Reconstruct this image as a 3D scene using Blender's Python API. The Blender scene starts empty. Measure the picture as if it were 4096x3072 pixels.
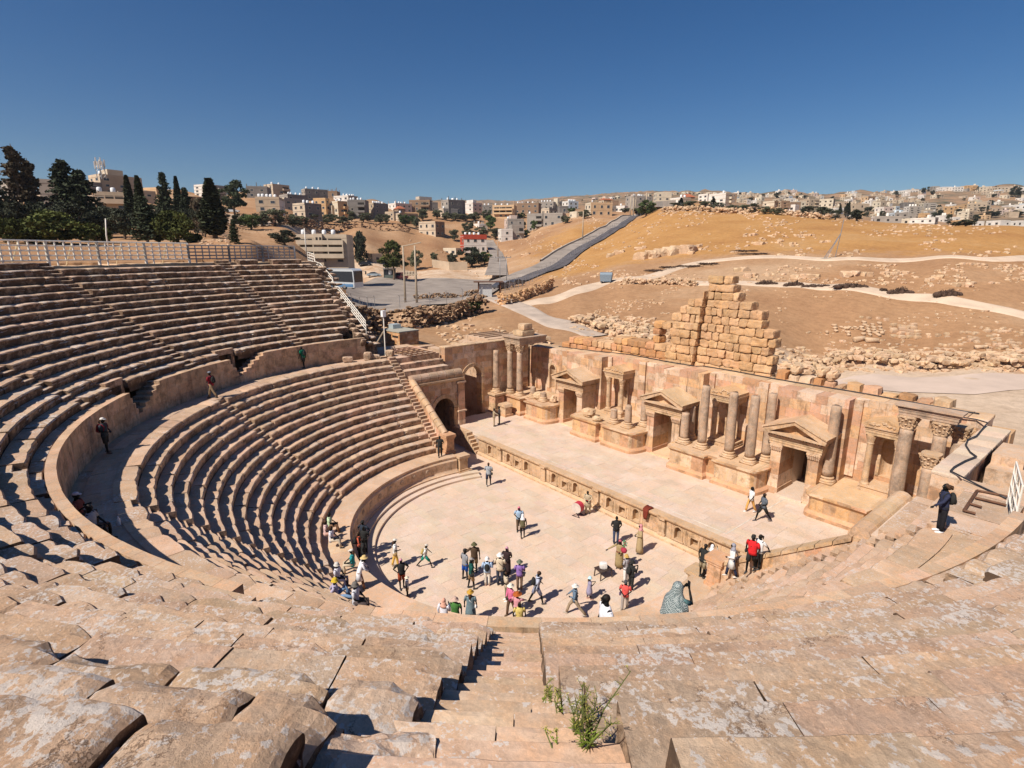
import bpy, bmesh, math, random
import numpy as np
from math import sin, cos, pi, radians, hypot, atan2, sqrt, tan
from mathutils import Vector, Matrix, noise, Euler
S = bpy.context.scene
R = random.Random(7)
# ---------------------------------------------------------------- camera, sky, sun, exposure
CAM = Vector((23.478, -20.652, 17.087)); FPX = 2190.0; YAW = radians(50.434); PITCH = radians(13.448)
cd = bpy.data.cameras.new('camera'); cam = bpy.data.objects.new('camera', cd); S.collection.objects.link(cam)
cam.location = CAM; cam.rotation_euler = (pi/2 - PITCH, 0, YAW)
cd.sensor_width = 36; cd.lens = FPX/4096*36; cd.clip_start = .05; cd.clip_end = 9000
S.camera = cam
SUN_EL = radians(47); SUN_AZ = radians(-87)          # direction towards the sun, measured in the ground plane from +X
w = bpy.data.worlds.new('World'); S.world = w; w.use_nodes = True
nt = w.node_tree; bg = nt.nodes['Background']
sky = nt.nodes.new('ShaderNodeTexSky'); sky.sky_type = 'NISHITA'; sky.sun_disc = False
sky.sun_elevation = SUN_EL; sky.sun_rotation = pi/2 - SUN_AZ
sky.altitude = 600; sky.air_density = 1.0; sky.dust_density = .55; sky.ozone_density = 3.2
hsv = nt.nodes.new('ShaderNodeHueSaturation'); hsv.inputs['Hue'].default_value = .506; hsv.inputs['Saturation'].default_value = 1.34
nt.links.new(sky.outputs[0], hsv.inputs['Color']); nt.links.new(hsv.outputs[0], bg.inputs[0])
bg.inputs[1].default_value = .056
sl = bpy.data.lights.new('sun', 'SUN'); sun = bpy.data.objects.new('sun', sl); S.collection.objects.link(sun)
sl.energy = 4.6; sl.angle = radians(.53); sl.color = (1, .915, .80)
sd = Vector((cos(SUN_AZ)*cos(SUN_EL), sin(SUN_AZ)*cos(SUN_EL), sin(SUN_EL)))
sun.rotation_euler = sd.to_track_quat('Z', 'Y').to_euler(); sun.location = sd*200
S.view_settings.view_transform = 'Standard'; S.view_settings.look = 'None'
S.view_settings.exposure = .40; S.view_settings.gamma = 1; S.view_settings.use_curve_mapping = False
S.cycles.max_bounces = 6; S.cycles.diffuse_bounces = 3; S.cycles.caustics_reflective = False; S.cycles.caustics_refractive = False
# ---------------------------------------------------------------- rays through the photograph (where things stand)
def ray(u, v):
    x, y = (u-2048)/FPX, -(v-1536)/FPX
    cp, sp = cos(PITCH), sin(PITCH)
    fw = cp + y*sp; up = -sp + y*cp
    return Vector((cos(YAW)*x - sin(YAW)*fw, sin(YAW)*x + cos(YAW)*fw, up))
def onz(u, v, z):
    d = ray(u, v); return CAM + d*((z-CAM.z)/d.z)
def ony(u, v, y):
    d = ray(u, v); return CAM + d*((y-CAM.y)/d.y)
def depth(p):
    d = Vector(p)-CAM; return d.x*-sin(YAW)*cos(PITCH) + d.y*cos(YAW)*cos(PITCH) - d.z*sin(PITCH)
# ---------------------------------------------------------------- objects
def tag(o, label=None, cat=None, group=None, kind=None):
    if label: o['label'] = label
    if cat: o['category'] = cat
    if group: o['group'] = group
    if kind: o['kind'] = kind
    return o
def empty(name, loc=(0, 0, 0), rz=0, label=None, cat=None, group=None):
    o = bpy.data.objects.new(name, None); S.collection.objects.link(o)
    o.location = loc; o.rotation_euler = (0, 0, rz); o.empty_display_size = .2
    return tag(o, label, cat, group)
def copy_tree(o, parent=None):
    c = o.copy(); S.collection.objects.link(c)
    if parent: c.parent = parent
    for ch in o.children: copy_tree(ch, c)
    return c
def nz(x, y, z): return noise.noise(Vector((x, y, z)))
class MB:
    def __init__(s): s.v = []; s.f = []; s.c = []; s.m = []
    def add(s, vs, fs, col=1.0, mat=0):
        b = len(s.v); s.v.extend([tuple(p) for p in vs])
        for f in fs: s.f.append(tuple(b+i for i in f)); s.c.append(col); s.m.append(mat)
        return s
    def box(s, x0, x1, y0, y1, z0, z1, col=1.0, mat=0, M=None):
        vs = [Vector((x, y, z)) for z in (z0, z1) for y in (y0, y1) for x in (x0, x1)]
        if M is not None: vs = [M @ p for p in vs]
        return s.add(vs, [(0, 2, 3, 1), (4, 5, 7, 6), (0, 1, 5, 4), (2, 6, 7, 3), (0, 4, 6, 2), (1, 3, 7, 5)], col, mat)
    def prism(s, pts, axis, a, b, col=1.0, mat=0):
        # pts: 2-D outline, extruded along axis ('x','y','z') from a to b
        def P(p, t): return {'x': (t, p[0], p[1]), 'y': (p[0], t, p[1]), 'z': (p[0], p[1], t)}[axis]
        n = len(pts); vs = [P(p, a) for p in pts]+[P(p, b) for p in pts]
        fs = [tuple(range(n))[::-1], tuple(range(n, 2*n))]+[(i, (i+1) % n, n+(i+1) % n, n+i) for i in range(n)]
        return s.add(vs, fs, col, mat)
    def lathe(s, prof, n=16, loc=(0, 0, 0), col=1.0, mat=0, sq=1.0, fn=None, cap=True):
        vs = []; fs = []; k = len(prof)
        for r, z in prof:
            for i in range(n):
                a = 2*pi*i/n; rr = r*(fn(a, z) if fn else 1)
                vs.append((loc[0]+rr*cos(a), loc[1]+rr*sin(a)*sq, loc[2]+z))
        for j in range(k-1):
            for i in range(n): fs.append((j*n+i, j*n+(i+1) % n, (j+1)*n+(i+1) % n, (j+1)*n+i))
        if cap: fs.append(tuple(range(n))[::-1]); fs.append(tuple((k-1)*n+i for i in range(n)))
        return s.add(vs, fs, col, mat)
    def tube(s, path, rad, n=6, col=1.0, mat=0, cap=True, sq=1.0):
        path = [Vector(p) for p in path]; k = len(path)
        if not hasattr(rad, '__len__'): rad = [rad]*k
        vs = []; fs = []; ref = None
        for j, p in enumerate(path):
            t = (path[min(j+1, k-1)]-path[max(j-1, 0)])
            if t.length < 1e-9: t = Vector((0, 0, 1))
            t.normalize()
            if ref is None: ref = Vector((1, 0, 0)) if abs(t.x) < .8 else Vector((0, 1, 0))
            a = (ref - t*ref.dot(t)).normalized(); b = t.cross(a); ref = a
            for i in range(n):
                an = 2*pi*i/n; vs.append(p + (a*cos(an)+b*sin(an)*sq)*rad[j])
        for j in range(k-1):
            for i in range(n): fs.append((j*n+i, j*n+(i+1) % n, (j+1)*n+(i+1) % n, (j+1)*n+i))
        if cap: fs.append(tuple(range(n))[::-1]); fs.append(tuple((k-1)*n+i for i in range(n)))
        return s.add(vs, fs, col, mat)
    def ball(s, c, r, n=10, m=7, col=1.0, mat=0, M=None):
        if not hasattr(r, '__len__'): r = (r, r, r)
        vs = [Vector((0, 0, -1))]
        for j in range(1, m):
            t = -pi/2+pi*j/m
            for i in range(n): a = 2*pi*i/n; vs.append(Vector((cos(t)*cos(a), cos(t)*sin(a), sin(t))))
        vs.append(Vector((0, 0, 1)))
        vs = [Vector((p.x*r[0], p.y*r[1], p.z*r[2])) for p in vs]
        if M is not None: vs = [M @ p for p in vs]
        vs = [p+Vector(c) for p in vs]; fs = []
        for i in range(n): fs.append((0, 1+(i+1) % n, 1+i))
        for j in range(m-2):
            for i in range(n): fs.append((1+j*n+i, 1+j*n+(i+1) % n, 1+(j+1)*n+(i+1) % n, 1+(j+1)*n+i))
        L = len(vs)-1
        for i in range(n): fs.append((L, 1+(m-2)*n+i, 1+(m-2)*n+(i+1) % n))
        return s.add(vs, fs, col, mat)
    def mesh(s, name, mats, smooth=False):
        me = bpy.data.meshes.new(name); me.from_pydata(s.v, [], s.f)
        if not isinstance(mats, (list, tuple)): mats = [mats]
        for m in mats: me.materials.append(m)
        n = len(me.polygons)
        if len(mats) > 1: me.polygons.foreach_set('material_index', s.m)
        at = me.attributes.new('Col', 'FLOAT_COLOR', 'FACE')
        arr = np.ones((n, 4), np.float32)
        for i, c in enumerate(s.c):
            if hasattr(c, '__len__'): arr[i, :3] = c
            else: arr[i, :3] = c
        at.data.foreach_set('color', arr.ravel())
        if smooth: me.polygons.foreach_set('use_smooth', [True]*n)
        me.update(); return me
    def build(s, name, mats, parent=None, smooth=False, loc=None):
        o = bpy.data.objects.new(name, s.mesh(name, mats, smooth)); S.collection.objects.link(o)
        if parent: o.parent = parent
        if loc is not None: o.location = loc
        return o
# ---------------------------------------------------------------- materials
MATS = {}
def stone(name, c, lichen=0.0, patina=0.0, pat_col=(.10, .07, .05), sc=1.0, bump=.35, var=.25, streak=0.0, floor=False, crack=0.0, warm=(1.12, .93, .78)):
    m = bpy.data.materials.new(name); m.use_nodes = True; N = m.node_tree.nodes; L = m.node_tree.links
    b = N['Principled BSDF']; b.inputs['Roughness'].default_value = .93; b.inputs['Specular IOR Level'].default_value = .15
    geo = N.new('ShaderNodeNewGeometry'); tc = N.new('ShaderNodeTexCoord')
    def noi(scale, detail=4, rough=.6, vec=None):
        n = N.new('ShaderNodeTexNoise'); n.inputs['Scale'].default_value = scale; n.inputs['Detail'].default_value = detail; n.inputs['Roughness'].default_value = rough
        L.new(vec or geo.outputs['Position'], n.inputs['Vector']); return n
    def ramp(inp, a, bb, ca=(0, 0, 0, 1), cb=(1, 1, 1, 1)):
        r = N.new('ShaderNodeValToRGB'); r.color_ramp.elements[0].position = a; r.color_ramp.elements[1].position = bb
        r.color_ramp.elements[0].color = ca; r.color_ramp.elements[1].color = cb; L.new(inp, r.inputs[0]); return r
    def mix(f, a, bb, mode='MIX'):
        x = N.new('ShaderNodeMix'); x.data_type = 'RGBA'; x.blend_type = mode
        for i, val in ((0, f), (6, a), (7, bb)):
            if hasattr(val, 'is_linked') or hasattr(val, 'links'): L.new(val, x.inputs[i])
            else: x.inputs[i].default_value = val if i == 0 else (*val, 1)
        return x.outputs[2]
    def math_(op, a, bb):
        x = N.new('ShaderNodeMath'); x.operation = op
        for i, val in ((0, a), (1, bb)):
            if hasattr(val, 'links'): L.new(val, x.inputs[i])
            else: x.inputs[i].default_value = val
        return x.outputs[0]
    lo = tuple(k*(1-var)*t for k, t in zip(c, (1.0, .95, .9))); hi = tuple(min(.9, k*(1+var*.8)*t) for k, t in zip(c, (1.0, 1.0, 1.02)))
    n1 = noi(.9*sc, 6, .65); n2 = noi(6*sc, 5, .7)
    c1 = ramp(n1.outputs[0], .34, .66, (*lo, 1), (*hi, 1)).outputs[0]
    c2 = mix(ramp(n2.outputs[0], .42, .68).outputs[0], c1, tuple(min(.85, k*t) for k, t in zip(c, warm)))
    n3 = noi(24*sc, 6, .8)
    c3 = mix(.75, c2, ramp(n3.outputs[0], .28, .72, (.66, .62, .58, 1), (1.26, 1.26, 1.26, 1)).outputs[0], 'MULTIPLY')
    at = N.new('ShaderNodeAttribute'); at.attribute_name = 'Col'
    c4 = mix(1.0, c3, at.outputs['Color'], 'MULTIPLY')
    sep = N.new('ShaderNodeSeparateXYZ'); L.new(geo.outputs['Normal'], sep.inputs[0])
    upw = ramp(sep.outputs[2], .35, .7).outputs[0]
    cur = c4
    if patina > 0:
        np_ = noi(1.6*sc, 7, .75)
        f = ramp(np_.outputs[0], .62-.32*patina, .72-.2*patina).outputs[0]
        inv = math_('SUBTRACT', 1.0, upw); f = math_('MULTIPLY', f, inv)
        f = math_('MULTIPLY', f, min(.95, .5+.55*patina))
        cur = mix(f, cur, pat_col)
    if streak > 0:
        mp = N.new('ShaderNodeMapping'); mp.inputs['Scale'].default_value = (2.2, 2.2, .22); L.new(geo.outputs['Position'], mp.inputs[0])
        ns = noi(1.3, 5, .7, mp.outputs[0])
        f = ramp(ns.outputs[0], .56, .70).outputs[0]; inv = math_('SUBTRACT', 1.0, upw); f = math_('MULTIPLY', math_('MULTIPLY', f, inv), streak)
        cur = mix(f, cur, (.13, .09, .06))
    if lichen > 0:
        nl = noi(12*sc, 9, .68); nm = noi(.8*sc, 4, .6)
        a = math_('ADD', nl.outputs[0], math_('MULTIPLY', nm.outputs[0], .55))
        f = ramp(a, .93-.16*lichen, .95-.16*lichen).outputs[0]
        f = math_('MULTIPLY', f, upw if not floor else upw)
        f = math_('MULTIPLY', f, .8)
        cur = mix(f, cur, (.58, .535, .50))
        nd = noi(19*sc, 6, .75); fd = ramp(nd.outputs[0], .64, .70).outputs[0]
        cur = mix(math_('MULTIPLY', fd, .5), cur, tuple(k*.45 for k in c))
    if crack > 0:
        wv = N.new('ShaderNodeVectorMath'); wv.operation = 'MULTIPLY_ADD'; nw = noi(2.3, 6, .7); L.new(nw.outputs['Color'], wv.inputs[0]); wv.inputs[1].default_value = (.9, .9, .9); L.new(geo.outputs['Position'], wv.inputs[2])
        vo = N.new('ShaderNodeTexVoronoi'); vo.feature = 'DISTANCE_TO_EDGE'; vo.inputs['Scale'].default_value = 1.1; L.new(wv.outputs[0], vo.inputs['Vector'])
        fc = ramp(vo.outputs['Distance'], .004, .016, (1, 1, 1, 1), (0, 0, 0, 1)).outputs[0]; fm = ramp(noi(1.1, 3, .6).outputs[0], .50, .60).outputs[0]
        fk = math_('MULTIPLY', math_('MULTIPLY', fc, fm), crack); cur = mix(fk, cur, (.16, .10, .065))
        rs = ramp(noi(2.6, 6, .75).outputs[0], .60, .72).outputs[0]; cur = mix(math_('MULTIPLY', rs, .45), cur, (.42, .235, .12))
    L.new(cur, b.inputs['Base Color'])
    nb = noi(16*sc, 10, .78); bp = N.new('ShaderNodeBump'); bp.inputs['Strength'].default_value = bump; bp.inputs['Distance'].default_value = .03
    L.new(math_('ADD', nb.outputs[0], math_('MULTIPLY', n2.outputs[0], .8)), bp.inputs['Height']); L.new(bp.outputs[0], b.inputs['Normal'])
    MATS[name] = m; return m
def plain(name, c, rough=.7, metal=0.0, var=.12, sc=6.0, spec=.3, bump=0.0):
    if name in MATS: return MATS[name]
    m = bpy.data.materials.new(name); m.use_nodes = True; N = m.node_tree.nodes; L = m.node_tree.links
    b = N['Principled BSDF']; b.inputs['Roughness'].default_value = rough; b.inputs['Metallic'].default_value = metal; b.inputs['Specular IOR Level'].default_value = spec
    tc = N.new('ShaderNodeTexCoord'); n = N.new('ShaderNodeTexNoise'); n.inputs['Scale'].default_value = sc; n.inputs['Detail'].default_value = 5
    L.new(tc.outputs['Object'], n.inputs['Vector'])
    r = N.new('ShaderNodeValToRGB'); r.color_ramp.elements[0].position = .3; r.color_ramp.elements[1].position = .7
    r.color_ramp.elements[0].color = (*[max(0, k*(1-var)) for k in c], 1); r.color_ramp.elements[1].color = (*[min(.95, k*(1+var)) for k in c], 1)
    L.new(n.outputs[0], r.inputs[0])
    at = N.new('ShaderNodeAttribute'); at.attribute_name = 'Col'
    x = N.new('ShaderNodeMix'); x.data_type = 'RGBA'; x.blend_type = 'MULTIPLY'; x.inputs[0].default_value = 1
    L.new(r.outputs[0], x.inputs[6]); L.new(at.outputs['Color'], x.inputs[7]); L.new(x.outputs[2], b.inputs['Base Color'])
    if bump:
        bp = N.new('ShaderNodeBump'); bp.inputs['Strength'].default_value = bump; bp.inputs['Distance'].default_value = .05; L.new(n.outputs[0], bp.inputs['Height']); L.new(bp.outputs[0], b.inputs['Normal'])
    MATS[name] = m; return m
SEAT = stone('seat_limestone', (.53, .395, .295), lichen=.3, patina=.62, pat_col=(.105, .07, .048), var=.2, warm=(1.08, .93, .8))
SEATUP = stone('upper_seat_limestone', (.50, .375, .28), lichen=.62, patina=1.0, pat_col=(.095, .06, .040), var=.24, warm=(1.08, .93, .8), bump=.7, crack=.8)  # weathered riser patina, darkened further to paint in the risers' shade
FLOOR = stone('paving_limestone', (.635, .525, .435), lichen=0, sc=.6, bump=.12, var=.12, warm=(1.05, .94, .85))
ASH = stone('stage_ashlar', (.58, .445, .335), patina=.38, streak=.75, pat_col=(.25, .16, .10), var=.16, bump=.25, warm=(1.1, .9, .72))
TRIM = stone('carved_limestone', (.56, .42, .295), patina=.4, streak=.4, pat_col=(.22, .14, .08), var=.2, bump=.4, warm=(1.1, .93, .72))
RUST = stone('golden_ruin_stone', (.56, .375, .225), patina=.3, streak=.3, pat_col=(.3, .19, .11), var=.25, bump=.6, warm=(1.1, .95, .75))
GREYC = stone('grey_weathered_column', (.46, .355, .27), patina=.45, streak=.45, pat_col=(.20, .15, .115), var=.25, bump=.35)
ROCK = stone('field_stone', (.56, .43, .30), patina=.3, pat_col=(.3, .2, .13), var=.25, bump=.5)
NEAR = CAM
# ---------------------------------------------------------------- the cavea: seating rows of separate stone blocks
def tint(r, k=.13): 
    g = 1+r.uniform(-k, k); return (g*(1+r.uniform(-.03, .04)), g, g*(1+r.uniform(-.05, .03)))
def rockbox(mb, x0, x1, y0, y1, z0, z1, rng, M=None, col=None, bev=.05, rough=.03, div=3, fine=False):
    """a hewn block: subdivided box with worn edges and an uneven face"""
    n = div; so = rng.uniform(0, 50); vs = []; idx = {}; fs = []
    sx, sy, sz = x1-x0, y1-y0, z1-z0
    def vert(i, j, k):
        key = (i, j, k)
        if key in idx: return idx[key]
        p = Vector((i/n, j/n, k/n)); q = [x0+sx*p.x, y0+sy*p.y, z0+sz*p.z]
        e = sum(1 for t in (i, j, k) if t in (0, n))
        if e >= 2:
            for d, t in ((0, i), (1, j), (2, k)):
                if t == 0: q[d] += bev*(.5+.5*(e == 3))*(1+nz(so+i, j, k))
                if t == n: q[d] -= bev*(.5+.5*(e == 3))*(1+nz(so+i, j, k))
        f = rough
        q = Vector(q); q += Vector((nz(q.x*1.9+so, q.y*1.9, q.z*1.9), nz(q.x*1.9, q.y*1.9+so, q.z*1.9+9), nz(q.x*1.9+5, q.y*1.9, q.z*1.9+so)))*f
        if fine: q += Vector((nz(q.x*6, q.y*6, q.z*6+so), nz(q.x*6+3, q.y*6, q.z*6), nz(q.x*6, q.y*6+7, q.z*6)))*rough*.3
        if M is not None: q = M @ q
        idx[key] = len(vs); vs.append(q); return idx[key]
    for a in range(n):
        for b in range(n):
            fs += [(vert(a, b, 0), vert(a, b+1, 0), vert(a+1, b+1, 0), vert(a+1, b, 0)), (vert(a, b, n), vert(a+1, b, n), vert(a+1, b+1, n), vert(a, b+1, n)),
                   (vert(a, 0, b), vert(a+1, 0, b), vert(a+1, 0, b+1), vert(a, 0, b+1)), (vert(a, n, b), vert(a, n, b+1), vert(a+1, n, b+1), vert(a+1, n, b)),
                   (vert(0, a, b), vert(0, a, b+1), vert(0, a+1, b+1), vert(0, a+1, b)), (vert(n, a, b), vert(n, a+1, b), vert(n, a+1, b+1), vert(n, a, b+1))]
    mb.add(vs, fs, tint(rng) if col is None else col)
def arc_block(mb, a0, a1, r0, r1, z0, z1, rng, worn=1.0, col=1.0, over=.06):
    """one seat block: recessed riser, overhanging worn lip, flat tread"""
    mid = (a0+a1)/2; p = Vector((r0*cos(mid), r0*sin(mid), z1)); D = (p-CAM).length
    near = D < 9
    seg = max(.028, min(.30, .011*D)); n = max(2, int(r0*(a1-a0)/seg))
    h = z1-z0
    prof = [(over+.02, z0), (over*.7, z0+h*.45), (over*.3, z0+h*.62), (0, z0+h*.74), (0, z1-.05), (.045, z1)]
    if near: prof = [(over+.02, z0), (over+.01, z0+h*.2), (over*.7, z0+h*.45), (over*.3, z0+h*.6), (0, z0+h*.7), (0, z0+h*.85), (0, z1-.03), (.004, z1-.012), (.018, z1), (.07, z1), (.14, z1), (.25, z1), (.36, z1), (.5, z1)]
    prof.append((r1-r0+.06, z1+.002))
    k = len(prof); vs = []; so = rng.uniform(0, 90); amp = rng.uniform(.3, 1.0)*worn*(.35 if near else 1)
    dz = rng.uniform(-.012, .012); dr = rng.uniform(-.02, .02); tilt = rng.uniform(-.010, .010)
    chipc = rng.random() < .3 and mid < 5.56; rightside = mid > 5.56 and D < 16
    wild = near and r0 > 27 and mid < 5.56
    if wild: dz *= 2.2; tilt *= 2.5; dr *= 2
    if rightside: dz *= .4; tilt *= .4; dr *= .3; amp *= .5
    for i in range(n+1):
        t = i/n; a = a0+(a1-a0)*t; s = r0*a
        e = min(t, 1-t)*r0*(a1-a0)                                  # distance from the block's end
        chip = max(0, nz(s*2.1, so, 1.7)+.12)*.10*amp + max(0, nz(s*7, so, 4.2))*.05*amp
        if e < .16 and not near: chip += (.16-e)*.35*(1 if not chipc else 1.8)*amp
        if near and chipc and t > .5 and e < .22: chip += (.22-e)*.55*(1+.8*nz(s*9, so, 1))
        for (q, z) in prof:
            lip = 1 if z > z0+h*.55 and q < .3 else 0
            c = chip*lip*(1 if q < .1 else .35)
            rr = r0+q+dr*(q < .3)+c*(1.0 if z < z1-.001 or q < .1 else .4)
            zz = z+dz*(z > z0+.01)+tilt*(t-.5)*2*(z > z0+.01)-c*(.75 if z > z1-.08 else .2)
            if near:
                if wild:
                    wz = max(0, 1-e/.13); zz -= wz*wz*(.035+.05*max(0, nz(s*3, so, 7)))*(z > z0+h*.5); q2 = max(0, 1-q/.16)*(z > z0+h*.8); zz -= q2*q2*(.03+.07*max(0, nz(s*2.3, so, 2))); rr += q2*.05*nz(s*3.3, so, 5)
                    a_ = a+(nz(rr*5, zz*5, so+i*0)*.05*(1-min(1, e/.25)))/r0; x, y = rr*cos(a_), rr*sin(a_)
                    g_ = nz(x*1.5, y*1.5, zz*1.5+so)*.035+nz(x*4, y*4, zz*4)*.028+nz(x*11, y*11, zz*11)*.014
                    vs.append(((rr+g_*.6)*cos(a_), (rr+g_*.6)*sin(a_), zz+g_*(z > z0+h*.3))); continue
                x, y = rr*cos(a), rr*sin(a)
                f = nz(x*1.7, y*1.7, zz*1.7+so)*.012+nz(x*5, y*5, zz*5+so)*.020+nz(x*14, y*14, zz*14)*.011+nz(x*37, y*37, zz*37)*.004
                zz += f*.8; rr += f*.9
            vs.append((rr*cos(a), rr*sin(a), zz))
    fs = []
    for i in range(n):
        for j in range(k-1): fs.append((i*k+j, (i+1)*k+j, (i+1)*k+j+1, i*k+j+1))
    b0 = len(vs); vs.append(((r1+.06)*cos(a0), (r1+.06)*sin(a0), z0)); vs.append(((r1+.06)*cos(a1), (r1+.06)*sin(a1), z0))
    if not near: fs.append(tuple(range(k))[::-1]+(b0,)); fs.append(tuple(n*k+j for j in range(k))+(b0+1,))
    else:                                                             # broken end faces
        m_ = 7
        for e_, a, sg in ((0, a0, 1), (n, a1, -1)):
            idx = [[e_*k+j for j in range(k)]]
            for q in range(1, m_+1):
                row = []
                for j in range(k):
                    p = Vector(vs[e_*k+j]); p.z += (z0-.02-p.z)*q/m_; w_ = min(1, q/2)*min(1, (k-1-j)/2+.2)
                    f = (nz(p.x*3+so, p.y*3, p.z*3)*.05+abs(nz(p.x*8, p.y*8+so, p.z*6))*.03+nz(p.x*20, p.y*20, p.z*20)*.010)*w_
                    row.append(len(vs)); vs.append((p.x+sg*sin(a)*f*-1, p.y+sg*cos(a)*f, p.z))
                idx.append(row)
            for q in range(m_):
                for j in range(k-1): f4 = (idx[q][j], idx[q][j+1], idx[q+1][j+1], idx[q+1][j]); fs.append(f4 if e_ == 0 else f4[::-1])
    mb.add(vs, [f[::-1] for f in fs], col)
def seat_row(name, parent, mat, r0, r1, z0, z1, spans, seed, worn=1.0, blk=(.8, 1.9)):
    rng = random.Random(seed); mb = MB()
    for a0, a1 in spans:
        a = a0; L = []
        while a < a1-1e-6:
            d = rng.uniform(*blk)/r0
            if a1-(a+d) < .5/r0: d = a1-a
            L.append((a, min(a+d, a1))); a += d
        for i, (b0, b1) in enumerate(L):
            g = rng.choice((.003, .005, .008, .012, .03 if rng.random() < .3 else .006))/r0
            if r0 > 20 and b0 > 5.58: g = rng.choice((.001, .002, .002, .004))/r0
            elif r0 > 24 and b0 > 4.8: g = rng.choice((.002, .003, .004, .008, .016, .026) if r0 < 27 else (.006, .012, .02, .035))/r0
            arc_block(mb, b0+(g if i else 0), b1-(g if i < len(L)-1 else 0), r0, r1, z0, z1, rng, worn, tint(rng))
        n = max(6, int((a1-a0)*r0/.8)); vs = []; fs = []            # bedding under the joints
        for i in range(n+1):
            a = a0+.01+(a1-a0-.02)*i/n
            for rr, zz in ((r0+.14, z0-.3), (r0+.14, z1-.10), (r1+.1, z1-.10)): vs.append((rr*cos(a), rr*sin(a), zz))
        for i in range(n):
            for j in (0, 1): fs.append((i*3+j, i*3+j+1, (i+1)*3+j+1, (i+1)*3+j))
        mb.add(vs, fs, .55)
    return mb.build(name, mat, parent)
def arc_slab(mb, a0, a1, r0, r1, z0, z1, rng, col=1.0, n=3, rough=.012):
    vs = []; fs = []; sub = 4
    near = (Vector((r0*cos(a0), r0*sin(a0), z1))-CAM).length < 7
    if near: n = 12; sub = 7
    for i in range(n+1):
        a = a0+(a1-a0)*i/n
        pr = [(r0+.01, z0), (r0, z1-.02), (r0+.02, z1)]+[(r0+.02+(r1-r0-.02)*j/sub, z1) for j in range(1, sub+1)]
        for j, (rr, zz) in enumerate(pr):
            x, y = rr*cos(a), rr*sin(a)
            f = nz(x*3.1, y*3.1, zz*3)*rough*1.3+nz(x*9, y*9, zz*7)*rough*.6
            if j in (1, 2): f -= abs(nz(x*5, y*5, 2))*rough*1.4
            vs.append((x, y, zz+(f if j else 0)))
    k = sub+3
    for i in range(n):
        for j in range(k-1): fs.append((i*k+j, i*k+j+1, (i+1)*k+j+1, (i+1)*k+j))
    b = len(vs)
    for a in (a0, a1): vs.append((r1*cos(a), r1*sin(a), z0))
    fs.append(tuple(range(k))+(b,)); fs.append(tuple(n*k+j for j in range(k))[::-1]+(b+1,))
    mb.add(vs, fs, col)
def stairway(parent, mat, ac, wid, rb, zb, tread, rise, rows, seed, lo_=0, hi_=99):
    rng = random.Random(seed); mb = MB(); 
    for i in range(rows):
        for q in (0, 1):
            ra = rb+tread*(i+.06+.5*q); z = zb+rise*(i-.62+.5*q)
            hw = wid/2/ra+.004; split = rng.random() < .35; c = tint(rng, .10)
            if i < lo_ or i >= hi_: continue
            if split:
                m = ac+rng.uniform(-.3, .3)*hw
                arc_slab(mb, ac-hw, m-.006/ra, ra, ra+tread*.5+.05, z-rise*.5-.1, z, rng, c); arc_slab(mb, m+.006/ra, ac+hw, ra, ra+tread*.5+.05, z-rise*.5-.1, z+rng.uniform(-.015, .01), rng, tint(rng, .10))
            else: arc_slab(mb, ac-hw, ac+hw, ra, ra+tread*.5+.05, z-rise*.5-.1, z, rng, c)
    return mb.build('stairway', mat, parent)
# dimensions (metres), theatre centre at the origin, stage towards +Y
RS, RP, ZP = 9.3, 10.66, 1.58
RL, ZL, RW, ZW = 19.3, 8.09, 21.5, 9.86
NL, NU = 14, 15
TL = .55; HL = (ZL-ZP)/NL; R0L = RL-TL*(NL-1)-.02
TU = .68; HU = .443
YE = .95                                                            # the rows' end line beside the end stairs
lower = empty('lower_seating', label='lower tier of curved stone seats around the paved orchestra', cat='seating tier')
AIS_L = [radians(a) for a in (223.8, 270, 316.2)]
def gaps(a0, a1, centres, half):
    out = []; s = a0
    for c in centres:
        if a0 < c-half and c+half < a1: out.append((s, c-half)); s = c+half
    out.append((s, a1)); return out
for i in range(NL):
    r0 = R0L+TL*i; z1 = ZP+HL*(i+1); e = math.asin(YE/r0)
    r1 = r0+TL if i < NL-1 else RL+.75
    seat_row('seat_row', lower, SEAT, r0, r1, z1-HL, z1, gaps(pi-e, 2*pi+e, AIS_L, .38/r0), 100+i, 1.0)
for j, c in enumerate(AIS_L): stairway(lower, SEAT, c, .76, R0L, ZP+HL, TL, HL, NL, 300+j)
for sx in (-1, 1):                                                  # straight stairs beside the sloping end walls
    mb = MB(); rng = random.Random(5+sx)
    for i in range(NL*2):
        x0 = sqrt((R0L-TL*.25+TL*.5*i)**2-1.2**2); z = ZP+HL*.5*(i+.6)+.22
        mb.box(*sorted((sx*x0, sx*(x0+TL*.5+.12))), YE-.02, 1.56+rng.uniform(-.01, .01), z-1.3, z+rng.uniform(-.006, .006), tint(rng, .1))
    mb.build('end_stairway', SEAT, lower)
    mb = MB()
    for k, (x0, x1, z) in enumerate(((17.9, 18.8, 7.15), (18.75, 19.5, 7.62), (19.45, 21.2, ZL))):   # short rows running on to the stage side wall
        y = YE+.6
        while y < 6.0:
            L = rng.uniform(.9, 1.5); mb.box(*sorted((sx*x0, sx*x1)), y, min(6.05, y+L)-.012, z-.9, z+rng.uniform(-.01, .01), tint(rng)); y += L
    mb.build('short_row', SEAT, lower)
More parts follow.
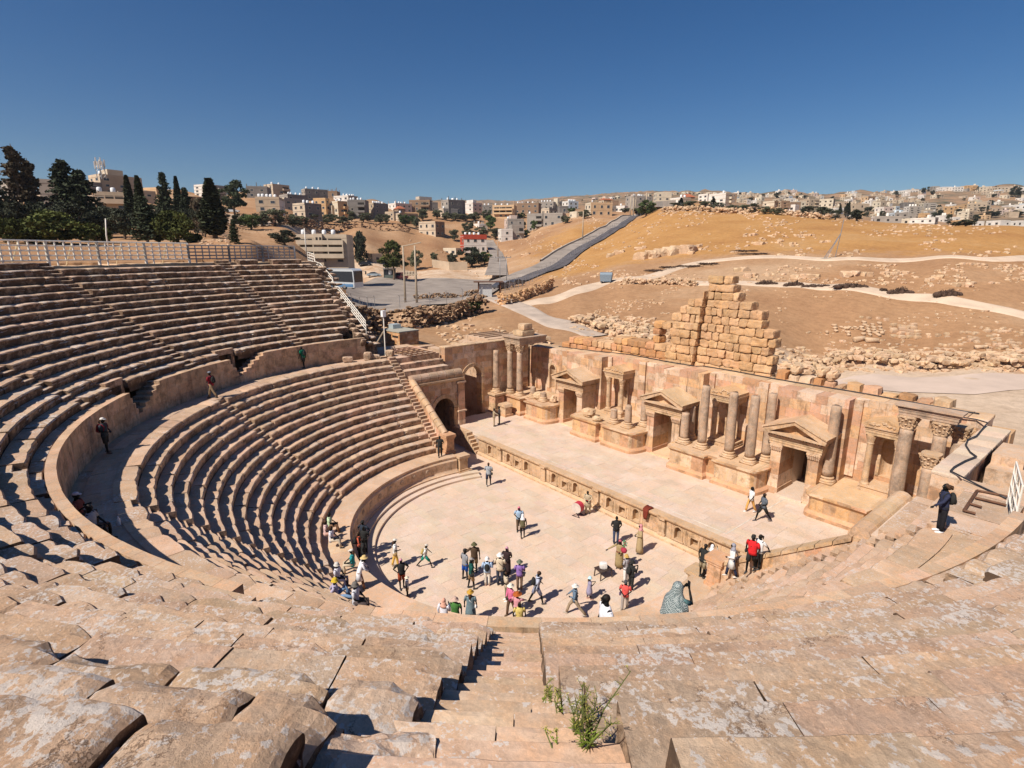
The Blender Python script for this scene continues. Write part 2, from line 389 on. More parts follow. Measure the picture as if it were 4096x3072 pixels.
# podium wall with its moulded cap, round bosses and the two steps at its foot
pod = empty('podium_wall', label='low curved wall with round bosses edging the orchestra below the first seats', cat='wall')
def ring(mb, prof, a0, a1, n, rng=None, blk=None, tk=.08):
    vs = []; k = len(prof)
    for i in range(n+1):
        a = a0+(a1-a0)*i/n
        for r, z in prof: vs.append((r*cos(a), r*sin(a), z))
    b = len(mb.v); mb.v.extend(vs); col = 1.0
    for i in range(n):
        if rng and (i % (blk or 4) == 0): col = tint(rng, tk)
        for j in range(k-1): mb.f.append((b+i*k+j, b+i*k+j+1, b+(i+1)*k+j+1, b+(i+1)*k+j)); mb.c.append(col); mb.m.append(0)
rg = random.Random(3)
e = math.asin(1.75/RP)
mb = MB(); ring(mb, [(RP-.42, .3), (RP-.42, .42), (RP-.30, .45), (RP-.2, .55), (RP-.16, .62), (RP-.16, 1.28), (RP-.12, 1.32), (RP-.02, 1.42), (RP-.06, 1.46), (RP-.06, ZP), (R0L+.2, ZP)], pi-e, 2*pi+e, 150, rg, 5); mb.build('wall_face', ASH, pod)
mb = MB()
for i in range(26):
    a = pi-e+.25+(pi+2*e-.5)*i/25; c = Vector(((RP-.17)*cos(a), (RP-.17)*sin(a), .96)); d = Vector((-cos(a), -sin(a), 0))
    mb.tube([c-d*.1, c+d*.015, c+d*.05], [.19, .19, .12], 14)
mb.build('boss', GREYC, pod)
mb = MB(); e2 = math.asin(3.3/RS)
ring(mb, [(RS, -.02), (RS, .15), (RS+.03, .16), (RS+.48, .16), (RS+.48, .31), (RS+.5, .32), (RP-.4, .32)], pi-math.asin(2.9/RS), 2*pi+math.asin(2.9/RS), 150, rg, 6, .05); mb.build('foot_step', FLOOR, pod)
for sx in (-1, 1):
    mb = MB(); x = sx*10.42
    for hw, y0, y1, z0, z1 in ((.52, 1.55, 3.0, .02, .2), (.46, 1.62, 2.9, .2, .36), (.36, 1.75, 2.75, .36, .5), (.27, 1.85, 2.6, .5, 1.35), (.33, 1.8, 2.68, 1.35, 1.45), (.40, 1.72, 2.75, 1.45, 1.64)):
        mb.box(x-hw, x+hw, y0, y1, z0, z1, tint(rg, .05))
    mb.build('end_pier', TRIM, pod)
# diazoma walk and the high wall behind it
dz = empty('diazoma_wall', label='high curved wall with small doorways between the lower and upper seats', cat='wall')
mb = MB(); rng = random.Random(17)
for (ra, rb_) in ((RL+.5, RL+1.2), (RL+1.15, RL+1.75), (RL+1.7, RW+.1)):
    a = pi-.02
    while a < 2*pi+.1:
        d = rng.uniform(.7, 1.6)/ra; arc_slab(mb, a, a+d-.008/ra, ra, rb_, ZL-.3, ZL-.03-rng.uniform(0, .03)-(.05 if ra > RL+1.5 else 0), rng, tint(rng, .1), 4, .02); a += d
walk = mb.build('walkway', SEAT); tag(walk, 'curved stone walkway between the lower and upper seat tiers', 'walkway', kind='structure')
REC = [radians(a) for a in (211, 236, 304)]
def rec_profile(a):
    """top of the wall: it steps down to a small doorway and climbs again beside the stair"""
    for c in REC:
        s = 1 if c < 1.5*pi else -1; t = (a-c)*s                    # in radians, door side positive
        w0, w1 = .010, .045; L = .105
        if -L < t <= w1:
            if t > w0: return ZW-math.ceil((w1-t)/(w1-w0)*4)/4*1.32
            return ZL+.45+max(0, math.ceil((-t-.0)/L*6)/6)*(ZW-ZL-.45)
    return ZW
mb = MB(); th = []
crs = [(ZL-.2, ZL+.5), (ZL+.5, ZL+1.1), (ZL+1.1, ZW)]
for ci, (za, zb) in enumerate(crs):
    a = pi+.012
    while a < 2*pi-.013:
        d = rng.uniform(.55, 1.25)/RW; b = min(a+d, 2*pi-.012); n = max(2, int(d*RW/.16)); c = tint(rng, .14); off = rng.uniform(-.008, .008)
        for i in range(n):
            s0 = a+(b-a)*i/n+(.004/RW if i == 0 else 0); s1 = a+(b-a)*(i+1)/n-(.004/RW if i == n-1 else 0)
            tz = rec_profile((s0+s1)/2); t1 = min(zb-.006*(ci < 2), tz)
            if t1 <= za+.02: continue
            vs = [(r*cos(s), r*sin(s), z) for r in (RW+off, RW+.32) for s in (s0, s1) for z in (za, t1)]
            mb.add(vs, [(0, 1, 3, 2), (4, 6, 7, 5), (1, 5, 7, 3), (0, 4, 5, 1), (2, 3, 7, 6)], c)
        a = b
mb.build('wall_face', stone('diazoma_ashlar', (.54, .40, .29), patina=.5, streak=.75, pat_col=(.2, .14, .09), var=.18, bump=.3), dz)
for c in REC:
    s = 1 if c < 1.5*pi else -1; mb = MB()
    for k in range(7):                                              # the little stair
        t0, t1 = -.105*(k+1)/7, -.105*k/7; z = ZL+.45+(ZW-ZL-.45)*k/6.2
        arc_slab(mb, min(c+t0*s, c+t1*s), max(c+t0*s, c+t1*s), RW+.3, RW+1.05, ZL-.1, z-.03, rng, tint(rng, .1), 3)
    arc_slab(mb, min(c, c+.05*s), max(c, c+.05*s), RW+.3, RW+1.05, ZL-.1, ZL+.42, rng, .9, 3)
    mb.build('door_stair', SEAT, dz)
    mb = MB(); rb = RW+1.0; a_, b_ = sorted((c-.002*s, c+.045*s))
    for i, (z0, z1, x0, x1) in enumerate(((ZL+.4, ZL+2.35, a_-.012, a_), (ZL+.4, ZL+2.35, b_, b_+.012), (ZL+1.98, ZL+2.35, a_, b_))):
        vs = [(r*cos(t), r*sin(t), z) for r in (rb-.02, rb+.9) for t in (x0, x1) for z in (z0, z1)]
        mb.add(vs, [(0, 1, 3, 2), (4, 6, 7, 5), (1, 5, 7, 3), (0, 4, 5, 1), (2, 3, 7, 6), (0, 2, 6, 4)], tint(rng, .08))
    mb.build('door_frame', SEAT, dz)
    mb = MB(); vs = [(r*cos(t), r*sin(t), z) for r in (rb+.45, rb+.52) for t in (a_, b_) for z in (ZL+.4, ZL+2.0)]
    mb.add(vs, [(0, 1, 3, 2), (4, 6, 7, 5), (1, 5, 7, 3), (0, 4, 5, 1), (2, 3, 7, 6)]); mb.build('wooden_door', plain('old_door_wood', (.10, .05, .025), .8), dz)
# upper tier
upper = empty('upper_seating', label='upper tier of weathered stone seat rows rising to the grid fence', cat='seating tier')
AIS_U = [radians(a) for a in (196, 221, 246, 270.5, 294.5, 318.15, 342)]
for i in range(NU+1):
    r0 = RW+TU*i; z1 = ZW+HU*i; a0 = radians(181.6)+(.0 if i > 3 else .02*(3-i)+.02*(i == 1)); a1 = 3*pi-a0
    if i == 0: r0 = RW+.30
    sp = gaps(a0, a1, AIS_U, .43/r0)
    if i < 3:
        out = []
        for s0, s1 in sp:
            for c in REC:
                s = 1 if c < 1.5*pi else -1; lo, hi = sorted((c-(.105 if i == 0 else 0.0)*s, c+(.045 if i < 2 else .045)*s))
                if i == 2: continue
                if s0 < lo and hi < s1: out.append((s0, lo-.012)); s0 = hi+.012
            out.append((s0, s1))
        sp = out
    if i == NU:
        sp = [(s0, s1) for s0, s1 in sp if s0 > radians(214)]       # the top course is broken away on the far wing
        sp = [(radians(183), radians(188)), (radians(190.5), radians(193.5))]+[(s0, s1) for s0, s1 in sp]
    near = (.95, 1.7)
    if i >= 8:
        LE = {8: 317.05, 9: 316.96, 10: 316.2, 11: 316.37, 12: 315.75}.get(i, 315.95); RE = {8: 319.3, 9: 319.6, 10: 319.85}.get(i, 320.1)
        sp = [(s0, s1) if not (s0 < radians(317) < s1+.02) else (s0, radians(LE)) for s0, s1 in sp]; sp = [(radians(RE), s1) if abs(s0-radians(319)) < .02 else (s0, s1) for s0, s1 in sp]
    for sq_ in ([[s_] for s_ in sp] if i in (0, NU) else [sp]):
        seat_row('seat_row', upper, SEATUP, r0, RW+TU*(i+1) if i < NU else RW+TU*(i+1)+.3, z1-HU, z1, sq_, 500+i, 1.25, near)
for j, c in enumerate(AIS_U): stairway(upper, SEATUP if j < 5 else SEAT, c, .86, RW, ZW, TU, HU, NU+1, 700+j, 0, 8 if j == 5 else 99)
stairway(upper, SEAT, radians(318.35), 1.62, RW, ZW, TU, HU, NU+1, 721, 8)
mb = MB(); rb_ = random.Random(33)
for rr_, aa_, zz_, q_ in ((28.62, 316.75, 13.75, .42), (29.35, 316.2, 14.2, .3), (28.0, 317.0, 13.3, .2)):
    bm_ = bmesh.new(); bmesh.ops.create_icosphere(bm_, subdivisions=5, radius=1); vs = []
    for v in bm_.verts:
        d = v.co.normalized(); p = Vector([max(-.62, min(.62, d[k])) for k in range(3)])*1.35; p.x += .25*p.z; p.z -= .18*p.y
        p += d*(nz(d.x*2+q_*9, d.y*2, d.z*2)*.16+nz(d.x*6, d.y*6, d.z*6+q_)*.06+nz(d.x*17, d.y*17, d.z*17)*.025)
        a = radians(aa_)+.3; x, y = p.x*q_*.9, p.y*q_*1.1; vs.append((rr_*cos(radians(aa_))+x*cos(a)-y*sin(a), rr_*sin(radians(aa_))+x*sin(a)+y*cos(a), zz_+p.z*q_*.95))
    mb.add(vs, [tuple(v.index for v in f.verts) for f in bm_.faces], tint(rb_)); bm_.free()
o = mb.build('broken_block', SEATUP, smooth=False); tag(o, 'broken angular stone at the left edge of the near steps', 'stone block')
mb = MB(); a = radians(180)
while a < 2*pi:
    d = rng.uniform(1.2, 2.4)/32.5; arc_slab(mb, a, a+d+.001, RW+TU*(NU+1), 35.2, 14, ZW+HU*NU-.25+rng.uniform(-.05, .05), rng, tint(rng, .1), 4, .05); a += d
o = mb.build('rim_path', ROCK); tag(o, 'rough dirt and stone path behind the top seat row', 'path', kind='structure')
# orchestra paving
mb = MB(); rng = random.Random(31); y = -10.6
while y < 7.2:
    h = rng.uniform(.55, .95); x = -18.5+rng.uniform(0, .5)
    while x < 18.5:
        l = rng.uniform(.7, 1.7)
        if (abs(x+l/2) < 10.6 or y > 1.2):
            z = rng.uniform(-.004, .004); mb.box(x, x+l-.008, y, y+h-.008, -.2, z, tint(rng, .04))
        x += l
    y += h
o = mb.build('orchestra_floor', FLOOR); tag(o, 'pale paved half-round orchestra floor', 'floor', kind='structure')
mb = MB(); mb.box(-20, 20, -11, 8, -.4, -.03, .5); o = mb.build('floor_bed', FLOOR); tag(o, 'mortar bed under the orchestra paving', 'floor', kind='structure')
# ---------------------------------------------------------------- stage building
ZS = 1.607; YP = 5.9
PAL = [(1.0, 1.0, 1.0), (1.12, 1.15, 1.2), (1.06, .90, .88), (1.06, .94, .76), (.80, .72, .66), (1.2, 1.24, 1.3), (.95, .80, .76), (1.02, 1.0, .95), (1.1, .98, .80), (.9, .74, .62)]
def ptint(r): 
    c = r.choice(PAL); g = r.uniform(.93, 1.06); return tuple(k*g for k in c)
def ashlar(mb, P0, ang, L, z0, z1, thick, rng, ch=(.45, .72), bl=(.6, 1.35), holes=(), top=None, pal=True, jit=.012, gap=.006):
    """a wall of squared blocks; s runs along ang, the face looks to the right of it"""
    U = Vector((cos(ang), sin(ang), 0)); Nn = Vector((sin(ang), -cos(ang), 0)); P0 = Vector(P0)
    zc = sorted({z0, z1, *[h[2] for h in holes if z0 < h[2] < z1], *[h[3] for h in holes if z0 < h[3] < z1]}); cuts = []
    for a, b in zip(zc, zc[1:]):
        k = max(1, round((b-a)/((ch[0]+ch[1])/2))); cuts += [a+(b-a)*i/k for i in range(k)]
    cuts.append(z1)
    for za, zb in zip(cuts, cuts[1:]):
        iv = [(0, L)]
        for h in holes:
            if h[2] < zb-.01 and h[3] > za+.01:
                o = []
                for a, b in iv:
                    if h[1] <= a or h[0] >= b: o.append((a, b)); continue
                    if h[0] > a: o.append((a, h[0]))
                    if h[1] < b: o.append((h[1], b))
                iv = o
        for a, b in iv:
            s = a
            while s < b-.01:
                e = min(b, s+rng.uniform(*bl))
                if b-e < .25: e = b
                zt = zb
                if top: zt = min(zb, top((s+e)/2))
                if zt > za+.05:
                    o = rng.uniform(-jit, jit); g = gap/2
                    A, B = P0+U*(s+g)+Nn*o, P0+U*(e-g)+Nn*o; D = -Nn*thick
                    mb.add([Vector((p.x, p.y, z)) for z in (za+g, zt-g) for p in (A, B, B+D, A+D)],
                           [(0, 3, 2, 1), (4, 5, 6, 7), (0, 1, 5, 4), (1, 2, 6, 5), (2, 3, 7, 6), (3, 0, 4, 7)], ptint(rng) if pal else tint(rng))
                s = e
def arch_ring(mb, c, axis, R0, R1, y0, y1, n, rng, zflat=None, col=None):
    """voussoirs round a half-circle; axis 'x': opening looks along X, 'y': along Y"""
    for i in range(n):
        a, b = pi*i/n+.006, pi*(i+1)/n-.006
        def P(r, t, d): return (d, c[0]+r*cos(t), c[1]+r*sin(t)) if axis == 'x' else (c[0]+r*cos(t), d, c[1]+r*sin(t))
        vs = [P(r, t, d) for d in (y0, y1) for t in (a, b) for r in (R0, R1)]
        mb.add(vs, [(0, 1, 3, 2), (4, 6, 7, 5), (0, 2, 6, 4), (1, 5, 7, 3), (0, 4, 5, 1), (2, 3, 7, 6)], col or tint(rng, .08))
def spandrel(mb, c, axis, R1, s0, s1, ztop, d0, d1, n=12, rng=None):
    """fills between an arch's outer ring and the square opening round it"""
    for i in range(n):
        a, b = pi*i/n, pi*(i+1)/n
        xa, xb = c[0]+R1*cos(a), c[0]+R1*cos(b); za, zb = c[1]+R1*sin(a), c[1]+R1*sin(b)
        pts = [(xa, za), (xb, zb), (xb, ztop), (xa, ztop)]
        if abs(xa-xb) < 1e-4: continue
        P = lambda p, d: (d, p[0], p[1]) if axis == 'x' else (p[0], d, p[1])
        vs = [P(p, d0) for p in pts]+[P(p, d1) for p in pts]
        mb.add(vs, [(0, 1, 2, 3), (4, 7, 6, 5), (0, 4, 5, 1), (2, 6, 7, 3)], ptint(rng) if rng else 1)
rng = random.Random(77)
stage = empty('stage_platform', label='long paved stage with a front wall of small arched and square niches', cat='stage')
mb = MB(); y = YP+.35
while y < 17:
    h = rng.uniform(.55, 1.0); x = -18.9+rng.uniform(0, .4)
    while x < 18.2:
        l = rng.uniform(.7, 1.8); z = ZS+rng.uniform(-.004, .004); mb.box(x, min(x+l, 18.3)-.007, y, y+h-.007, ZS-.25, z, tint(rng, .05)); x += l
    y += h
mb.box(-17.0, 18.2, YP+.36, 17, .1, ZS-.05, .6); mb.build('stage_paving', FLOOR, stage)
# front wall: piers every 5.33 m, three niches between each pair
mb = MB(); X0 = -13.2; X1 = 14.2; holes = []; piers = [-10.2+5.33*i for i in range(5)]; nic = []
for p in piers[:4]:
    for k, d in enumerate((1.12, 2.22, 3.34)): nic.append((p+d, k))
nic += [(-11.6, 0), (piers[4]+1.12, 0), (piers[4]+2.22, 1)]
for x, k in nic: holes.append((x-.24-X0, x+.24-X0, .42, 1.235 if k != 1 else .92))
ashlar(mb, (X0, YP, 0), 0, X1-X0, .3, 1.30, .36, rng, ch=(.9, 1.1), bl=(.9, 1.6), holes=holes, pal=False)
mb.box(X0, X1, YP+.28, YP+.37, .3, 1.3, .75)
mb.prism([(YP-.22, .005), (YP-.22, .14), (YP-.16, .18), (YP-.08, .27), (YP+.36, .27), (YP+.36, .005)], 'x', X0, X1)
mb.build('front_wall', TRIM, stage)
mb = MB(); mb.prism([(YP-.02, 1.3), (YP-.05, 1.34), (YP-.16, 1.42), (YP-.2, 1.5), (YP-.2, ZS-.01), (YP+.38, ZS), (YP+.38, 1.3)], 'x', X0, X1)
mb.build('cornice', TRIM, stage)
for p in piers:
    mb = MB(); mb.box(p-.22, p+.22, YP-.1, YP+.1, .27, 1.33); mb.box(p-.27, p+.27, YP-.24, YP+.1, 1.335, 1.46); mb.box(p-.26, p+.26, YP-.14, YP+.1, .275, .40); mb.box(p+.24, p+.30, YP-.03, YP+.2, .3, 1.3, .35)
    mb.build('pier', TRIM, stage)
for x, k in nic:
    mb = MB()
    if k == 1:
        mb.box(x-.34, x-.24, YP-.05, YP+.1, .40, .94); mb.box(x+.24, x+.34, YP-.05, YP+.1, .40, .94); mb.box(x-.36, x+.36, YP-.07, YP+.1, .94, 1.02); mb.prism([(x-.4, 1.02), (x+.4, 1.02), (x, 1.19)], 'y', YP-.08, YP+.1)
    else:
        arch_ring(mb, (x, .98), 'y', .24, .33, YP-.05, YP+.1, 9, rng, col=1.0); spandrel(mb, (x, .99), 'y', .235, 0, 0, 1.24, YP+.012, YP+.3, 8)
        mb.box(x-.33, x-.24, YP-.05, YP+.1, .40, .98); mb.box(x+.24, x+.33, YP-.05, YP+.1, .40, .98)
    for d in (-.5, .5): mb.box(x+d-.035, x+d+.035, YP-.035, YP+.1, .3, 1.24)
    mb.box(x-.4, x+.4, YP-.08, YP+.1, .33, .40)
    mb.build('niche', TRIM, stage)
for sx, c in ((-1, -14.4), (1, 14.9)):                               # short flights up to the stage at both ends
    mb = MB(); n = 6
    for i in range(n): mb.box(c-.75*sx*1+sx*0-(.0), c+.75*sx, 0, 0, 0, 0) if False else mb.box(*sorted((c-sx*.8+sx*.28*i*0-.0, c+sx*.8)), YP-.1+.0, YP+.4, -.02, .001)
    for i in range(n):
        x0 = -13.25-.27*i if sx < 0 else 14.2+.27*i
        mb.box(*sorted((x0, x0+sx*.30)), YP-.3, YP+.45, 0, ZS*(i+1)/n-.01, tint(rng, .06))
    mb.build('stair', TRIM, stage)
    mb = MB(); xa = -13.25-.27*n if sx < 0 else 14.2+.27*n
    ashlar(mb, (min(xa, xa+sx*2.2), YP-.05, 0), 0, 2.2, 0, ZS-.012, .5, rng, pal=False); mb.build('end_wall', TRIM, stage)
mb = MB(); mb.box(-7.2, 9.5, 6.68, 6.74, ZS+.006, ZS+.011); mb.box(9.44, 9.5, 6.74, 14.0, ZS+.006, ZS+.011)
o = mb.build('painted_line', plain('faded_white_paint', (.62, .56, .48), .8, var=.3, sc=2)); tag(o, 'faint white line painted along the stage floor', 'painted line', kind='structure')
# back wall of the stage
scae = empty('stage_wall', label='long two-tone ashlar wall behind the stage with three pedimented doorways', cat='ruin wall')
DC = [-10.3, -.3, 9.6]; YN = 16.8; YD = 15.8; XL, XR = -18.9, 18.1
def wtop(x): return 7.75+.45*min(1, max(0, (x+16)/9)) + (.12 if x > 0 else 0)
def bay(x0, x1, y, holes, th, name='wall_bay'):
    mb = MB(); ashlar(mb, (x0, y, 0), 0, x1-x0, ZS-.1, 8.4, th, rng, holes=[(a-x0, b-x0, c, d) for a, b, c, d in holes], top=lambda s: wtop(x0+s)-rng.choice((0, 0, 0, .02, .06)), bl=(.55, 1.3))
    mb.build(name, ASH, scae)
NC = [-15.4, -6.35, 3.85, 13.95]
edges = [XL]+[v for c in DC for v in (c-2.15, c+2.15)]+[XR]
for i in range(4): bay(edges[2*i], edges[2*i+1], YN, [(NC[i]-.42, NC[i]+.42, 3.75, 6.25)], 1.5)
for c in DC: bay(c-2.15, c+2.15, YD, [(c-.85, c+.85, ZS-.2, 5.2)], 1.95)
mb = MB(); x = XL
while x < XR:
    l = rng.uniform(.9, 2.0); z = wtop(x+l/2); rockbox(mb, x, min(x+l, XR)-.01, YN+.35, YN+2.05, z-.25, z+.03, rng, bev=.03, rough=.02, div=2); x += l
mb.build('wall_walk', TRIM, scae)
for c in NC:                                                          # back of each niche
    mb = MB(); vs = []; z0, z1 = 3.75, 5.8; n = 8
    for i in range(n+1):
        a = pi*i/n
        for z in (z0, z1): vs.append((c+.4*cos(a), YN+.05+.5*sin(a), z))
    mb.add(vs, [(2*i, 2*i+1, 2*i+3, 2*i+2) for i in range(n)])
    for j in range(4):
        vs = []
        for i in range(n+1):
            a = pi*i/n
            for t in (pi/2*j/4, pi/2*(j+1)/4): vs.append((c+.4*cos(a)*cos(t), YN+.05+.5*sin(a)*cos(t), z1+.4*sin(t)))
        mb.add(vs, [(2*i, 2*i+1, 2*i+3, 2*i+2) for i in range(n)])
    mb.box(c-.45, c+.45, YN+.02, YN+.7, z0-.1, z0); arch_ring(mb, (c, z1), 'y', .40, .58, YN-.07, YN+.2, 9, rng); spandrel(mb, (c, z1), 'y', .40, 0, 0, 6.27, YN+.03, YN+.5, 8)
    for s in (-1, 1): mb.box(*sorted((c+s*.40, c+s*.56)), YN-.06, YN+.1, z0, z1)
    mb.build('wall_niche', TRIM, scae)
for x, y in ((-18.0, YN), (-13.6, YN), (-12.25, YN-.0), (-8.05, YN), (-4.4, YN), (-2.6, YN), (1.95, YN), (6.0, YN), (7.35, YN), (11.9, YN)):   # flat pilasters
    mb = MB(); z = 3.3
    while z < wtop(x)-.1:
        h = rng.uniform(.6, 1.0); zt = min(z+h, wtop(x)-.05); mb.box(x-.33, x+.33, y-.17, y+.05, z, zt-.008, ptint(rng)); z = zt+.0 if zt < wtop(x)-.06 else 99
    mb.build('wall_pilaster', ASH, scae)
# podium in front of it: a plan outline swept with base, die and cap
def podium(pts, zc=3.3):
    def off(d):
        out = []
        for i, p in enumerate(pts):
            a = Vector(pts[max(i-1, 0)]); b = Vector(pts[min(i+1, len(pts)-1)]); pv = Vector(p)
            if i in (0, len(pts)-1): n = Vector((b.y-a.y, -(b.x-a.x))).normalized(); out.append(pv+n*d); continue
            t1 = (pv-a).normalized(); t2 = (b-pv).normalized(); n1 = Vector((t1.y, -t1.x)); n2 = Vector((t2.y, -t2.x)); m = (n1+n2).normalized(); out.append(pv+m*d/max(.5, m.dot(n1)))
        return out
    prof = [(.20, ZS), (.20, ZS+.22), (.12, ZS+.3), (.02, ZS+.38), (0, ZS+.42), (0, zc-.3), (.04, zc-.26), (.16, zc-.14), (.2, zc-.1), (.2, zc), (.0, zc)]
    rings = [[Vector((q.x, q.y, z)) for q in off(d)] for d, z in prof]
    mb = MB(); m = len(pts)
    for i in range(m-1):
        L = (Vector(pts[i+1])-Vector(pts[i])).length; k = max(1, round(L/.8)) if m < 99 else 1
        for j in range(k):
            for g in range(len(prof)-1):
                c = ptint(rng) if g in (1, 4, 7) or j*g == 0 else c
                if g < 4: c = (1.02, .86, .80)
                if g == 4:                                            # die: two courses
                    zm = (prof[4][1]+prof[5][1])/2
                a0, a1 = rings[g][i].lerp(rings[g][i+1], j/k), rings[g][i].lerp(rings[g][i+1], (j+1)/k); b0, b1 = rings[g+1][i].lerp(rings[g+1][i+1], j/k), rings[g+1][i].lerp(rings[g+1][i+1], (j+1)/k)
                mb.add([a0, a1, b1, b0], [(0, 1, 2, 3)], c)
    back = 16.75
    top = [Vector((p[0], p[1], zc-.001)) for p in pts]; n0 = len(top)
    for i in range(n0-1): mb.add([top[i], top[i+1], Vector((top[i+1].x, back, zc-.001)), Vector((top[i].x, back, zc-.001))], [(0, 1, 2, 3)], tint(rng))
    for e in (0, -1): mb.add([rings[0][e], rings[-1][e], Vector((pts[e][0], back, zc)), Vector((pts[e][0], back, ZS))], [(0, 1, 2, 3)], .95)
    mb.build('podium', TRIM, scae)
def conc(x0, y0, x1, y1, left):
    """quarter of a hollow curve between a block's corner and a door"""
    n = 7
    return [(x0+(x1-x0)*sin(pi/2*i/n), y1+(y0-y1)*cos(pi/2*i/n)) if not left else (x1+(x0-x1)*sin(pi/2*(n-i)/n), y0+(y1-y0)*cos(pi/2*(n-i)/n)) for i in range(n+1)]
F = 12.62
for a, b in zip(DC[:-1], DC[1:]):
    podium(conc(a+1.52, 14.2, a+1.85, F, True)[:]+[(a+4.5, F), (a+4.55, 13.05), (a+5.35, 13.05), (a+5.4, F), (a+7.95, F)]+conc(a+7.95, F, b-1.52, 14.2, False)[1:])
podium([(-18.85, 12.75), (-15.7, 12.75), (-15.65, 13.4), (-14.7, 13.4), (-14.65, F), (-12.4, F)]+conc(-12.4, F, DC[0]-1.52, 14.2, False)[1:], 3.35)
podium(conc(DC[2]+1.52, 14.2, DC[2]+1.85, F, True)+[(14.3, F), (14.4, 13.2), (18.0, 13.2)], 3.05)
# doorways
for c in DC:
    d = empty('doorway', (0, 0, 0)); d.parent = scae
    for s in (-1, 1):
        mb = MB(); x0, x1 = sorted((c+s*.83, c+s*1.48)); z = ZS
        for hh in (.42, .9, .85, .8, .45):
            e = .06 if hh == .42 else 0
            mb.box(x0-e, x1+e, 14.12-e, 16.2, z+.003, z+hh-.003, ptint(rng)); z += hh
        mb.box(x0-.05, x1+.05, 14.06, 16.0, z-.06, z+.0); 
        for k in range(3): mb.box(x0-.02-.035*k, x1+.02+.035*k, 14.07-.03*k, 15.4, 5.04+.13*k-.44+.0, 5.04+.13*(k+1)-.44, tint(rng, .1))
        for k in range(5): mb.tube([(x0+.08+.12*k, 14.05, 4.62), (x0+.08+.12*k, 14.02, 4.8), (x0+.08+.12*k, 13.94, 4.9)], [.05, .055, .03], 5)
        mb.build('door_pilaster', ASH, d)
    mb = MB(); W = 1.62; z = 5.03
    for hh, o in ((.17, 0), (.17, .04), (.17, .08), (.1, .14)): mb.box(c-W-o*.6, c+W+o*.6, 14.05-o, 15.9, z+.002, z+hh-.002, tint(rng, .1)); z += hh
    for k in range(18): mb.box(c-W+.05+k*.18, c-W+.14+k*.18, 13.84, 14.0, z+.01, z+.13)
    mb.box(c-W-.05, c+W+.05, 13.96, 15.9, z, z+.17); z += .17
    mb.box(c-W-.28, c+W+.28, 13.62, 15.92, z, z+.12, .95); zc = z+.12
    mb.build('lintel', TRIM, d)
    mb = MB(); A = .92; hw = W+.32
    mb.prism([(c-hw+.3, zc), (c+hw-.3, zc), (c, zc+A-.22)], 'y', 14.1, 15.9, (1.05, .95, .82))
    for s in (-1, 1):
        p = [(c+s*hw, zc+.0), (c+s*(hw-.42), zc+.0), (c, zc+A-.2), (c, zc+A+.04), (c+s*hw, zc+.17)]
        mb.prism(p, 'y', 13.62, 15.9, tint(rng, .1)); p2 = [(c+s*hw*1.02, zc+.17), (c, zc+A+.045), (c, zc+A+.12), (c+s*hw*1.03, zc+.26)]
        mb.prism(p2, 'y', 13.54, 15.95, tint(rng, .1))
    mb.build('pediment', TRIM, d)
    mb = MB(); mb.box(c-.85, c+.85, 13.9, 18.4, ZS, ZS+.12, ptint(rng)); mb.box(c-.88, c-.84, 15.9, 17.9, ZS, 5.3); mb.build('threshold', FLOOR, d)
for c, w in zip(NC[1:], (1, 1, 1)):                                     # little columned frames round the niches
    d = empty('niche_frame'); d.parent = scae; zb = 3.3 if c < 13 else 3.05
    mb = MB(); mb.box(c-1.02, c+1.02, 15.28, 16.9, zb, zb+.16); mb.box(c-.96, c+.96, 15.36, 16.9, zb+.16, zb+.3); mb.box(c-1.0, c+1.0, 15.3, 16.9, zb+.3, zb+.4); mb.build('plinth', TRIM, d)
    for s in (-1, 1):
        mb = MB(); mb.lathe([(.26, zb+.4), (.26, zb+.46), (.2, zb+.56), (.185, zb+.62), (.175, 6.0), (.2, 6.03), (.2, 6.08), (.17, 6.12), (.2, 6.25), (.25, 6.45), (.29, 6.55), (.29, 6.62)], 14, (c+s*.72, 15.6, 0), fn=lambda a, z: 1+.13*abs(sin(a*4))*(6.1 < z < 6.5)); mb.build('small_column', TRIM, d, smooth=False)
    mb = MB(); z = 6.62
    for hh, o in ((.16, 0), (.16, .03), (.14, .06), (.08, .14)): mb.box(c-.98-o, c+.98+o, 15.34-o, 16.9, z+.002, z+hh-.002, tint(rng, .1)); z += hh
    mb.build('lintel', TRIM, d)
    mb = MB(); mb.prism([(c-1.1, z), (c+1.1, z), (c+1.1, z+.2), (c, z+.55), (c-1.1, z+.2)], 'y', 15.26, 16.9, (1.05, .97, .84))
    for k in range(26):
        t = rng.uniform(-.9, .9); mb.ball((c+t, 15.24, z+.12+rng.uniform(0, .32)*(1-abs(t))), (.09, .05, .06), 6, 4)
    mb.build('pediment', TRIM, d)
